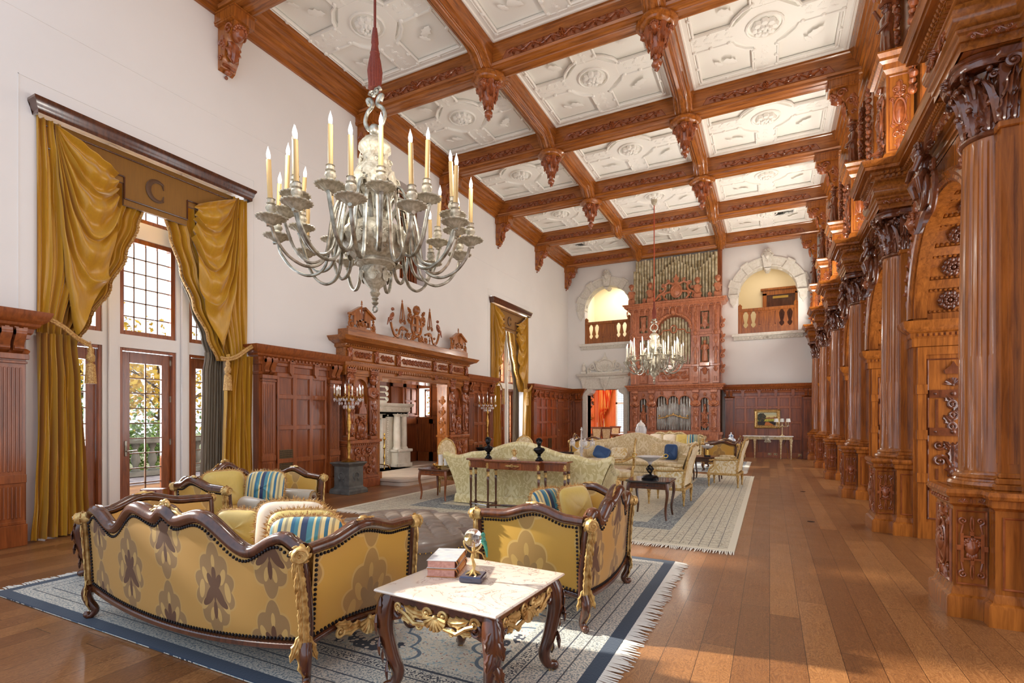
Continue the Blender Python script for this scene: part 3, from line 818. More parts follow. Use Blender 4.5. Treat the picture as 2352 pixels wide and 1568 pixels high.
# ---------- right hand arcade ----------
cnames=['nearest','second','third','fourth','fifth','sixth']
def relief(base,origin,x,y,fn,*a,**k):
    base.push(FR(origin,x,y)); fn(base,*a,**k); base.pop()
def col_parts():
    t=thing('fluted_column','','column',(0,0,0),0,'fluted columns of the right hand arcade')
    pr=[(0,1.0),(.05,.995),(.06,.965),(.05,.94),(.03,.93),(.03,.88),(.015,.87),(0,.855),(0,.235),(.01,.22),(.02,.175),(.045,.16),(.05,.135),(.05,0)]
    pr=[(-a,b) for a,b in pr]
    # mould() offsets to the right of travel; travel clockwise seen from above => outside on the left, so use negative offsets
    m=MB(); m.mold([(.0,-.22),(-.21,-.22),(-.21,.22),(.0,.22)],pr,caps=False); m.box(-.2,.0,-.21,.21,.9,1.0)
    m.obj('pedestal',M['wood'],t,25)
    m=MB(); m.mold([(.24,-.36),(.0,-.36),(.0,.36),(.24,.36)],pr,caps=False); m.box(.0,.24,-.35,.35,.9,1.0)
    m.obj('rear_pedestal',M['wood'],t,25)
    m=MB()
    for fr,w in ((FR((-.1,-.222,.54),(1,0,0),(0,0,1)),.19),):
        m.push(fr); m.mold([(-w/2,-.29),(w/2,-.29),(w/2,.29),(-w/2,.29)],[(0,0),(-.004,.012),(-.014,.0)],closed=True); strap(m,w*.98,.56,.02); m.push(TR(0,0,.0)@SC(1,1,.6)); mask(m,.13,True,True); m.pop(); m.pop()
    m.push(FR((-.212,0,.54),(0,-1,0),(0,0,1))); m.mold([(-.19,-.29),(.19,-.29),(.19,.29),(-.19,.29)],[(0,0),(-.006,.014),(-.02,.0)],closed=True); cartouche(m,.32,.54,.022,True); m.pop()
    m.push(FR((.12,-.362,.54),(1,0,0),(0,0,1))); m.mold([(-.08,-.27),(.08,-.27),(.08,.27),(-.08,.27)],[(0,0),(-.006,.01),(-.016,.0)],closed=True); m.pop()
    for z in (.905,):
        for i in range(7): m.sph((-.245,-.2+i*.066,z),.016,6)
        m.shell((0,0),0,0,1,0) if False else None
        m.push(FR((-.16,-.25,.893),(1,0,0),(0,0,1))); m.shell((0,0),.03,0,pi,7,.006); m.pop(); m.push(FR((-.04,-.25,.893),(1,0,0),(0,0,1))); m.shell((0,0),.03,0,pi,7,.006)
        for i in range(3): m.box(-.073+i*.012,-.068+i*.012,-.004,.025,0,.006)
        m.pop()
    m.obj('carved_panel',M['carve'],t,45)
    m=MB(); m.push(TR(.08,0,0)); m.lathe([(.2,.995),(.262,1.0),(.275,1.025),(.262,1.05),(.24,1.055),(.232,1.07),(.24,1.082),(.228,1.1),(.215,1.105),(.21,1.12),(.2,1.13)],48)
    m.obj('base',M['wood'],t,40)
    fl=lambda a,z: (1-.055*max(0,cos(20*a))**.6) if 2.03<z<3.70 else ((1-.028*max(0,cos(20*a))**.4+.012*max(0,cos(20*a))**3) if 1.16<z<2.03 else 1)
    zs=[(.2,1.125),(.2,1.15),(.2,1.17),(.199,1.6),(.197,2.02),(.197,2.04),(.193,2.5),(.187,3.0),(.178,3.5),(.172,3.69),(.172,3.71),(.172,3.74)]
    m=MB(); m.push(TR(.08,0,0)); m.lathe(zs,200,fl); m.obj('shaft',M['wood'],t,28)
    m=MB(); m.push(TR(.08,0,0)); m.lathe([(.17,3.73),(.19,3.735),(.2,3.75),(.19,3.77),(.165,3.775),(.16,3.8),(.16,4.0),(.18,4.1),(.22,4.22),(.2,4.23)],32)
    for row,(n,z,L,W,cu,ph) in enumerate(((10,3.78,.2,.115,.06,0),(10,3.83,.34,.12,.10,.5),(10,3.95,.27,.1,.12,0))):
        for i in range(n):
            a=2*pi*(i+ph)/n
            m.push(TR(.165*cos(a),.165*sin(a),z)@FR((0,0,0),(-sin(a),cos(a),0),(0,0,1))@RX(-.04)); m.leaf((0,0),pi/2,L,W,.035,curl=cu,lobes=4,n=10)
            e=Vector((0,L,cu)); m.sph((0,L*.97,cu*.85),.026,6); m.pop()
    for i in range(4):
        a=pi/4+pi/2*i
        m.push(FR((0,0,0),(cos(a),sin(a),0),(0,0,1)))
        m.tube([(.19,4.05,0),(.2,4.12,0),(.24,4.19,0)],[.012,.018,.02],6); m.scroll((.27,4.2),.058,1.5,pi,-1,.022); m.scroll((.27,4.2),.058,1.5,pi,-1,.022); m.pop()
        for e in (1,-1):
            b=pi/2*i+e*.2
            m.push(TR(.23*cos(b),.23*sin(b),4.17)@FR((0,0,0),(-sin(b),cos(b),0),(0,0,1))); m.scroll((0,.0),.034,1.3,pi if e>0 else 0,-e,.012,n=12); m.pop()
        b=pi/2*i; m.push(TR(.27*cos(b),.27*sin(b),4.28)@FR((0,0,0),(-sin(b),cos(b),0),(0,0,1))); m.rosette((0,0),.05,6,.03,2); m.pop()
    ab=lambda a,z: 1.0-.13*abs(cos(2*a))**1.5
    m.push(TR(0,0,0)); m.lathe([(.0,4.235),(.315,4.235),(.33,4.26),(.325,4.29),(.345,4.3),(.345,4.325),(0,4.325)],64,lambda a,z:1-.16*(cos(2*a)**2)); m.pop()
    m.obj('capital',M['cap'],t,50)
    # square pilaster behind
    m=MB(); m.box(.06,.3,-.27,.27,1.13,3.74)
    for i in range(3): m.box(.1+i*.05,.13+i*.05,-.276,-.26,1.2,3.66)
    for i in range(5): m.box(.052,.07,-.22+i*.1,-.18+i*.1,1.2,3.66)
    for o,z0,z1 in ((.05,1.0,1.045),(.03,1.045,1.09),(.015,1.09,1.13),(.02,3.73,3.78)): m.box(.06-o,.3,-.27-o,.27+o,z0,z1,.008)
    m.obj('rear_pilaster',M['wood'],t,20)
    m=MB(); m.box(.05,.3,-.27,.27,3.78,4.22)
    for sx in range(4):
        for row,(z,L,cu) in enumerate(((3.78,.2,.06),(3.85,.3,.1))):
            m.push(FR((.08+.06*sx,-.27,z),(1,0,0),(0,0,1))); m.leaf((.03*row,0),pi/2,L,.08,.03,curl=cu); m.pop()
    for sy in range(5):
        m.push(FR((.05,-.22+.11*sy,3.8),(0,-1,0),(0,0,1))); m.leaf((0,0),pi/2,.34,.11,.03,curl=.08); m.pop()
    m.push(FR((.12,-.3,4.2),(1,0,0),(0,0,1))); m.scroll((0,0),.05,1.4,0,1,.018); m.pop()
    m.box(.02,.3,-.33,.33,4.24,4.325,.02)
    m.obj('rear_capital',M['cap'],t,50)
    return t
ct=col_parts()
for k,y in enumerate(YC[2:]):
    lb='%s fluted oak column of the right arcade, counted from the camera, on a carved pedestal'%cnames[k]
    if k==0: ct.location=(1.5,y,0); ct['label']=lb
    else: dup(ct,(1.5,y,0),label=lb)
# entablature
ent=thing('arcade_entablature','long oak entablature breaking forward over every column of the right arcade','entablature',(1.6,12,4.32),0,world=True)
path=[(1.66,YF)]
blocks=[]
for y in YC[2:][::-1]:
    a,b=y+.36,y-.36
    if a<YF-.01: path+=[(1.66,a),(1.30,a)]
    else: path=[(1.30,YF)]
    path+=[(1.30,b),(1.66,b)]
path+=[(1.66,2.0)]
pr=[(0,4.325),(0,4.39),(.015,4.395),(.015,4.44),(.035,4.455),(.04,4.475),(.02,4.48)]
m=MB(); m.mold(path,pr+[(.015,4.485)]); [m.box(1.32,1.70,y-.34,y+.34,4.33,4.70) for y in YC[2:]]; m.obj('architrave',M['woody'],ent,25)
m=MB(); m.mold(path,[(.015,4.485),(.05,4.51),(.07,4.56),(.07,4.61),(.05,4.66),(.015,4.69),(.04,4.7),(.05,4.71)]); m.obj('frieze',M['woody'],ent,50)
mC=MB(); mC.mold(path,[(.05,4.71),(.05,4.755),(.085,4.76),(.1,4.79),(.1,4.80),(.17,4.805),(.17,4.845),(.185,4.85),(.2,4.875),(.215,4.905),(.22,4.92),(-.1,4.93)])
m=mC; m2=mC
for (p,q) in zip(path,path[1:]):
    p=Vector(p);q=Vector(q);L=(q-p).length
    if L<.05: continue
    d=(q-p)/L; nrm=Vector((d.y,-d.x)); n=int(L/.055)
    for i in range(n):
        c=p+d*(L*(i+.5)/n)+nrm*.065; 
        m.box(c.x-.016 ,c.x+.016,c.y-.016,c.y+.016,4.715,4.752)
        e=p+d*(L*(i+.5)/n)+nrm*.1; m2.sph((e.x,e.y,4.782),.02,6,(1,1,1.2))
        g=p+d*(L*(i+.5)/n)+nrm*.2; 
m.obj('cornice',M['woody'],ent,28)
m=MB()
for y in YC[2:]:
    m.push(FR((1.46,y-.412,4.40),(1,0,0),(0,0,1))); rinceau(m,.28,.07,4,.006,.008); m.pop()
    for e in (1,-1): 
        m.push(FR((1.29,y+e*.28,4.59),(0,-1,0),(0,0,1))); m.leaf((0,.1),-pi/2,.2,.12,.04); m.scroll((0,.1),.04,1.2,0,1,.014); m.pop()
    m.push(FR((1.235,y,4.56),(0,-1,0),(0,0,1))); rinceau(m,.5,.1,5,.008,.014); m.pop()
for a,b in zip(YC[2:],YC[3:]):
    m.push(FR((1.60,(a+b)/2,4.585),(0,-1,0),(0,0,1))); rinceau(m,2.2,.14,15,.01,.02); m.pop()
m.obj('carved_ornament',M['carve'],ent,50)
# attic piers, statues
def attic():
    t=thing('attic_pier','','pier',(0,0,0),0,'carved piers above the arcade cornice')
    m=MB(); m.box(-.1,.2,-.27,.27,4.95,6.2); m.mold([(.2,-.27),(-.1,-.27),(-.1,.27),(.2,.27)],[(-a,b) for a,b in [(0,5.1),(.03,5.07),(.05,5.02),(.05,4.95)]],caps=False)
    m.mold([(.2,-.27),(-.1,-.27),(-.1,.27),(.2,.27)],[(-a,b) for a,b in [(-.1,6.42),(.11,6.42),(.12,6.39),(.09,6.34),(.09,6.3),(.05,6.27),(.04,6.2),(.0,6.15)]],caps=False)
    m.obj('pier_block',M['wood'],t,25)
    m=MB(); m.push(FR((.045,-.272,5.62),(1,0,0),(0,0,1))); m.mold([(-.12,-.5),(.12,-.5),(.12,.5),(-.12,.5)],[(0,0),(-.006,.012),(-.016,.0)],closed=True); cartouche(m,.22,.5,.025); 
    for s in (1,-1): m.push(TR(0,s*.3,0)); m.scroll((-.04,0),.04,1.3,0,1,.012); m.scroll((.04,0),.04,1.3,pi,-1,.012); m.leaf((0,-.05),s*pi/2,.18,.1,.02); m.pop()
    m.pop()
    m.push(FR((-.103,0,5.62),(0,-1,0),(0,0,1))); cartouche(m,.4,.6,.04,True); rinceau(m.push(TR(0,-.4,0)),.4,.12,3,.01,.03); m.pop()
    for i in range(6): m.sph((.02*((i%2)-.5),.48-.17*i+.0,.02),.05,6); m.leaf((0,.4-.16*i),-pi/2,.15,.16,.04,curl=.05)
    m.pop()
    m.obj('carved_panel',M['carve'],t,50)
    return t
at=attic(); sts=[]
def stat(arm,hat):
    t=thing('carved_figure','','statue',(0,0,0),0,'carved oak figures on the arcade piers')
    m=MB(); statue(m,.88,arm,hat); m.obj('robed_body',M['cap'],t,60)
    m=MB(); m.box(-.12,.16,-.15,.15,-.0,.04,.01); m.obj('plinth',M['wood'],t,0)
    return t
for k,y in enumerate(YC[2:]):
    lb='oak attic pier with carved cartouche above the %s column, below the statue'%cnames[k]
    if k==0: at.location=(1.5,y,0); at['label']=lb
    else: dup(at,(1.5,y,0),label=lb)
    if k>=1:
        if k==1: s=stat(True,True); l='carved wooden statue with raised arm and hat above the second column'
        elif k==2: s2=stat(False,True); s=s2; l='carved wooden statue in a long robe above the third column'
        elif k<6: s=dup(s2,(0,0,0)); l='small carved wooden statue above the %s column'%cnames[k]
        s.location=(1.47,y+.08,6.43); s['label']=l
        if k==1:
            m=MB(); m.push(TR(0,0,.05))
            m.pop()
# carved strips and panels on the upper wall
m=MB()
for k,y in enumerate(YC[2:]):
    for e in (-1,1):
        m.box(1.70,1.745,y+e*.62-.05,y+e*.62+.05,4.95,8.0)
    m.box(1.70,1.745,y+.7,y+2.6,7.6,7.75); m.box(1.70,1.745,y+.7,y+2.6,5.0,5.2)
struct(m.obj('trim_6',M['wood'],smooth=0))
def drop_strip():
    t=thing('carved_drop','','carving',(0,0,0),0,'carved drops of fruit on the upper right wall')
    m=MB(); m.push(FR((0,0,0),(0,-1,0),(0,0,1)))
    for i in range(13):
        z=-i*.15
        m.sph((.05*((i*7)%3-1),z,.03),.055,6); m.sph((-.04*((i*5)%3-1),z-.06,.035),.045,6); m.leaf((0,z),-pi/2+.9*(-1)**i,.16,.1,.04,curl=.04,n=5)
    mask(m.push(TR(0,.1,.02)@SC(1,1,.7)),.2); m.pop(); m.pop()
    m.obj('fruit_and_leaves',M['carve'],t,50); return t
dt=drop_strip()
first=True
for k,y in enumerate(YC[2:]):
    for e,nm in ((-1,'near'),(1,'far')):
        lb='carved fruit drop, %s side of the pier above the %s column'%(nm,cnames[k])
        if first: dt.location=(1.68,y+e*.47,7.6); dt['label']=lb; first=False
        else: dup(dt,(1.68,y+e*.47,7.6),label=lb)
# arches
def arch():
    t=thing('arch_surround','','arch',(0,0,0),0,'round arches between the fluted columns')
    r=1.23; z0=2.82
    m=MB()
    rim=[(0,r-.01,),(.03,r-.01),(.05,r+.02),(.04,r+.05),(.055,r+.09),(.03,r+.12),(0,r+.13)]
    n=36
    m.surf(lambda u,v:(-rim[int(round(v*6))][0],-rim[int(round(v*6))][1]*cos(pi*u),z0+rim[int(round(v*6))][1]*.98*sin(pi*u)),n,6)
    m.obj('archivolt',M['wood'],t,30)
    for s in (1,-1):
        m=MB(); m.push(FR((-.01,-s*1.02,3.95),(0,-1,0),(0,0,1)))
        for (x,y,a,L) in ((0,0,.2,.3),(.05,.1,2.2,.3),(-.1,.05,3.3,.25),(0,-.1,-1.4,.3),(.12,.12,.6,.25)): m.leaf((s*x,y),a if s>0 else pi-a,L,.15,.04,curl=.03)
        m.scroll((s*.1,.05),.1,1.4,0,s,.022); m.scroll((-s*.12,-.12),.07,1.3,0,-s,.02); mask(m.push(TR(0,.05,.03)),.2); m.pop(); m.pop()
        for i in range(7):
            a=.12+.13*i; 
            m.push(FR((-.03,-s*(r+.2)*cos(a),z0+(r+.2)*sin(a)),(0,-1,0),(0,0,1))); m.leaf((0,-.05),pi/2+s*a*.8,.17,.09,.03,curl=.02,n=6); m.sph((0,0,.02),.03,6); m.pop()
        m.obj('spandrel_carving',M['carve'],t,50)
    # key cartouche with cherub
    m=MB(); m.push(FR((-.1,0,4.02),(0,-1,0),(0,0,1)))
    m.tube([(.13*cos(a),.17*sin(a),.06) for a in [2*pi*i/20 for i in range(20)]],.04,8,closed=True)
    m.tube([(.2*cos(a),.25*sin(a),.0) for a in [2*pi*i/20 for i in range(20)]],.03,6,closed=True)
    m.leaf((0,-.16),-pi/2,.3,.2,.08,curl=.12); m.scroll((-.17,.2),.08,1.3,0,1,.025); m.scroll((.17,.2),.08,1.3,pi,-1,.025)
    mask(m.push(TR(0,.42,.1)@SC(1,1,.8)),.2); m.pop()
    m.push(TR(0,.3,.05)); m.sph((0,-.02,0),.1,10,(1,1.3,.9))
    for s in (1,-1):
        m.tube([(s*.07,.05,.02),(s*.18,.0,.08),(s*.15,-.12,.12)],[.045,.035,.025],7); m.tube([(s*.05,-.1,.02),(s*.14,-.2,.08),(s*.1,-.34,.05)],[.05,.045,.03],7)
        for j in range(4): m.leaf((s*.08,.06),(pi/2-s*(.6+.25*j)),.34-.04*j,.07,.04,bend=-s*.6,n=7)
    m.pop(); m.pop()
    m.obj('key_cartouche',M['cap'],t,50)
    # soffit
    m=MB(); mr=MB(); N=9
    for i in range(N+1):
        a=pi*i/N; c,s=cos(a),sin(a)
        m.push(FR((0,-(r)*c,z0+r*.98*s),(1,0,0),(0,-s,-c) if False else Vector((1,0,0)).cross(Vector((0,-c,s)))))
        m.pop()
    def ribx(x0,x1):
        m.surf(lambda u,v:((x0,x0,x1,x1)[int(round(v*3))],-(r-(0,.03,.03,0)[int(round(v*3))])*cos(pi*u),z0+(r-(0,.03,.03,0)[int(round(v*3))])*.98*sin(pi*u)),36,3)
    ribx(0.0,.14); ribx(.58,.68); ribx(1.12,1.24)
    for i in range(N+1):
        a=pi*i/N; da=.045
        for (x0,x1) in ((.14,.58),(.68,1.12)):
            v=[];
            for aa in (a-da,a+da):
                for rr in (r,r-.03): v+=[(x0,-rr*cos(aa),z0+rr*.98*sin(aa)),(x1,-rr*cos(aa),z0+rr*.98*sin(aa))]
            m.add(v,[(2,3,7,6),(0,1,3,2),(4,6,7,5)])
            for j in range(9):
                for q in (-1,1):
                    aa=a+q*(da+.02); m.sph((x0+(x1-x0)*(j+.5)/9,-(r-.012)*cos(aa),z0+(r-.012)*.98*sin(aa)),.02,6)
    m.obj('soffit_ribs',M['wood'],t,40)
    for i in range(N):
        a=pi*(i+.5)/N
        for x in (.36,.9):
            m2=MB(); nrm=Vector((0,cos(a),-sin(a))); 
            m2.push(FR((x,-(r)*cos(a),z0+r*.98*sin(a)),(1,0,0),nrm.cross(Vector((1,0,0)))))
            m2.rosette((0,0),.13,10,.05,2); m2.pop(); m2.obj('rosette',M['cap'],t,50)
    return t
ar=arch()
for k,(a,b) in enumerate(zip(YC[2:],YC[3:])):
    lb='carved oak arch with rosette coffers between the %s and %s columns'%(cnames[k],cnames[k+1])
    if k==0: ar.location=(1.66,(a+b)/2,0); ar['label']=lb
    else: dup(ar,(1.66,(a+b)/2,0),label=lb)
# carved jamb panels (facing the camera)
def jamb():
    t=thing('carved_jamb_panel','','panel',(0,0,0),0,'tall carved panels lining the arch openings')
    m=MB(); W=1.15
    for (x0,x1,z0,z1,d) in ((0,.09,0,2.45,.03),(W-.09,W,0,2.45,.03),(.09,W-.09,0,.22,.028),(.09,W-.09,2.35,2.45,.028),(.088,W-.088,.2,2.36,.005)): m.box(x0,x1,-d,0,z0,z1)
    for z in (.72,1.27,1.85): m.box(-.01,.1,-.045,.002,z,z+.12)
    m.obj('frame',M['wood'],t,0)
    m=MB(); m.mold([(W,0),(-.03,0),(-.03,-.5)],[(o,z) for o,z in [(.0,2.45),(.03,2.46),(.03,2.56),(.05,2.58),(.05,2.63),(.09,2.66),(.12,2.7),(.13,2.74),(.14,2.78),(0,2.79)]])
    m.V=[(x,-y,z) for x,y,z in m.V]; m.F=[f[::-1] for f in m.F]
    for i in range(20): m.box(i*.055,.03+i*.055,-.075,-.03,2.585,2.62)
    m.obj('impost_cornice',M['wood'],t,25)
    m=MB(); m.push(FR((.36,-.006,0),(1,0,0),(0,0,1))); b=.022
    m.mold([(-.26,.25),(.26,.25),(.26,2.3),(-.26,2.3)],[(0,0),(-.005,.015),(-.02,.0)],closed=True)
    for z in (.62,1.32,1.8): m.box(-.24,.24,z,z+.1,0,.02); m.sph((-.18,z+.05,.025),.016,6); m.sph((.18,z+.05,.025),.016,6); m.sph((0,z+.05,.025),.03,8)
    m.shell((0,1.96),.09,0,pi,9,.02); m.lathe([(.1,0),(.0,0)],6) if False else None
    m.prism([(-.08,2.1),(.08,2.1),(.09,2.15),(.03,2.2),(0,2.26),(-.03,2.2),(-.09,2.15)],0,.03)
    for s in (1,-1):
        for i in range(3): m.scroll((0,1.72-.14*i),.055,1.3,pi/2*s,s*(-1)**i,.016)
        m.box(s*.16-.012,s*.16+.012,1.4,1.78,0,.014); m.box(s*.16-.012,s*.16+.012,.76,.9,0,.014)
        m.scroll((s*.14,1.2),.06,1.3,0,s,.018,tail=(0,1.1)); m.scroll((s*.13,1.0),.075,1.4,0,-s,.02,tail=(0,.88))
        m.leaf((0,1.12),pi/2-s*.6,.16,.09,.03)
    m.leaf((0,.98),pi/2,.26,.12,.04); m.leaf((0,1.0),-pi/2,.24,.14,.05); m.sph((0,.86,.03),.06,8,(1,1.3,.8)); m.leaf((0,.6),-pi/2,.12,.1,.03)
    for i in range(3): m.leaf((0,1.45+.14*i),pi/2+.6*(-1)**i,.16,.1,.03)
    m.pop(); m.push(FR((.86,-.006,1.3),(1,0,0),(0,0,1))); strap(m,.3,1.7,.016); m.pop()
    m.obj('carved_relief',M['cap'],t,50)
    return t
jm=jamb()
for k,y in enumerate(YC[3:]):
    lb='tall carved oak panel lining the arch just before the %s column'%cnames[k+1]
    if k==0: jm.location=(1.70,y-.43,0); jm['label']=lb
    else: dup(jm,(1.70,y-.43,0),label=lb)
# ---------- left wall: windows, doors, curtains ----------
def frame_yz(m,x0,x1,y0,y1,z0,z1,w):
    m.box(x0,x1,y0,y0+w,z0,z1,.005); m.box(x0,x1,y1-w,y1,z0,z1,.005); m.box(x0,x1,y0+w,y1-w,z0,z0+w,.005); m.box(x0,x1,y0+w,y1-w,z1-w,z1,.005)
def window_unit(k,Y0):
    """Y0 = left edge of the opening; same module for both tall windows"""
    t=thing('window_%d'%k,'x','window',(-8.9,Y0,0),0,world=True); 
    for q in ('label','category'): del t[q]
    struct(t)
    g=lambda a: Y0+a
    D=[(.34,1.0),(1.2,1.97),(2.17,2.83)] if False else [(.10,.93),(1.16,1.99),(2.20,2.80)]
    m=MB()  # white painted mullions
    xs=(-8.99,-8.80)
    ys=[0,.08,.93,1.16,1.99,2.2,2.80,2.86]
    for a,b in ((0,.08),(.93,1.16),(1.99,2.2),(2.8,2.86)): m.box(xs[0],xs[1],g(a),g(b),0,5.61)
    for a,b in ((.93,1.16),(1.99,2.2)): m.box(-8.78,-8.74,g(a)+.06,g(b)-.06,0,5.6)
    for a,b in ((.08,.93),(1.16,1.99),(2.2,2.8)):
        m.box(xs[0],xs[1]+.0,g(a),g(b),2.62,2.82); m.box(xs[0],xs[1],g(a),g(b),4.34,4.6); m.box(xs[0],xs[1],g(a),g(b),5.5,5.61); m.box(xs[0],xs[1],g(a),g(b),0,.1)
    m.obj('white_mullions',M['wall'],t,0)
    for a,b in D:
        for (z0,z1,nr) in ((2.82,4.34,6),(4.6,5.5,3)):
            m=MB(); frame_yz(m,-8.97,-8.83,g(a),g(b),z0,z1,.07); m.obj('wooden_frame',M['wred'],t,0)
            m=MB(); n=4
            for i in range(1,n): y=g(a)+.07+(b-a-.14)*i/n; m.box(-8.92,-8.90,y-.009,y+.009,z0+.07,z1-.07)
            for i in range(1,nr): z=z0+.07+(z1-z0-.14)*i/nr; m.box(-8.92,-8.90,g(a)+.07,g(b)-.07,z-.009,z+.009)
            m.obj('glazing_bars',M['iron'],t,0)
            m=MB(); m.box(-8.925,-8.922,g(a)+.06,g(b)-.06,z0+.06,z1-.06); m.obj('pane',M['pane'],t,0)
    for i,(a,b) in enumerate(D):
        d=thing('door_%d'%(3*(k-1)+i+1),'x','door',(-8.9,g(a),0.1),0,world=True)
        for q in ('label','category'): del d[q]
        struct(d)
        m=MB(); frame_yz(m,-8.97,-8.82,g(a),g(b),.1,2.62,.045); m.obj('door_casing',M['wred'],d,0)
        m=MB(); y0,y1,z0,z1=g(a)+.05,g(b)-.05,.11,2.57; w=.13 if i==1 else .12
        m.box(-8.95,-8.89,y0,y0+w,z0,z1,.006); m.box(-8.95,-8.89,y1-w,y1,z0,z1,.006); m.box(-8.95,-8.89,y0+w,y1-w,z0,z0+.17); m.box(-8.95,-8.89,y0+w,y1-w,z1-.17,z1)
        m.obj('door_leaf',M['wmid'],d,0)
        m=MB(); c=(y0+y1)/2; m.box(-8.93,-8.91,c-.01,c+.01,z0+.17,z1-.17)
        for j in range(1,9): z=z0+.17+(z1-z0-.34)*j/9; m.box(-8.93,-8.91,y0+w,y1-w,z-.009,z+.009)
        m.obj('glazing_bars',M['iron'],d,0)
        m=MB(); m.box(-8.923,-8.92,y0+w,y1-w,z0+.16,z1-.16); m.obj('pane',M['pane'],d,0)
        if i==1:
            m=MB(); m.box(-8.89,-8.875,y0+.05,y0+.09,.95,1.19,.012); m.tube([(-8.88,y0+.07,1.03),(-8.84,y0+.07,1.03),(-8.83,y0+.1,1.03),(-8.83,y0+.2,1.035)],.011,8); m.obj('handle',M['silver'],d,40)
            for z in (.4,1.1,1.8,2.4):
                m=MB(); m.box(-8.89,-8.87,y1-.015,y1+.01,z,z+.1); m.obj('hinge',M['silver'],d,0)
    return t
window_unit(1,W1[0]); window_unit(2,W2[0])
M['letter']=m_silk('letter_shade_silk',srgb(92,58,24),srgb(74,46,20),.5)  # valance silk darkened to paint in the shadow outlining the letter
# curtains
def sheet(m,Lf,Rf,z0,z1,nv,nu,depth,x,folds,th=.012,ph=0):
    """hanging cloth between y=Lf(z) and y=Rf(z); x outward depth"""
    def f(u,v):
        z=z1+(z0-z1)*v; a,b=Lf(z),Rf(z); y=a+(b-a)*u
        d=depth*(.5+.5*sin(2*pi*folds*u+ph+.8*sin(3*v+u*5)))+.25*depth*sin(2*pi*folds*2.3*u+2*v+ph)
        return (x+d,y,z)
    m.surf(f,nu,nv); m.surf(lambda u,v:(lambda p:(p[0]-th,p[1],p[2]))(f(1-u,v)),nu,nv)
    return m
def swag(m,P0,P1,P2,P3,x,n=12,amp=.03,folds=9,out=.1):
    """draped fan of folds: top edge P0->P1, bottom edge P3->P2 (y,z) with sagging catenary folds"""
    def f(u,v):
        a=Vector(P0).lerp(Vector(P3),v); b=Vector(P1).lerp(Vector(P2),v)
        p=a.lerp(b,u); sag=out*sin(pi*u)
        q=amp*sin(2*pi*folds*v+1.2*u)*sin(pi*min(1,max(0,u)))**.6+.3*amp*sin(2*pi*folds*2.1*v)
        return (x+q+sag*.5,p.x,p.y-sag*1.6*sin(pi*u)*(.3+v))
    m.surf(f,26,70); m.surf(lambda u,v:(lambda p:(p[0]-.012,p[1],p[2]))(f(1-u,v)),26,70)
    return m
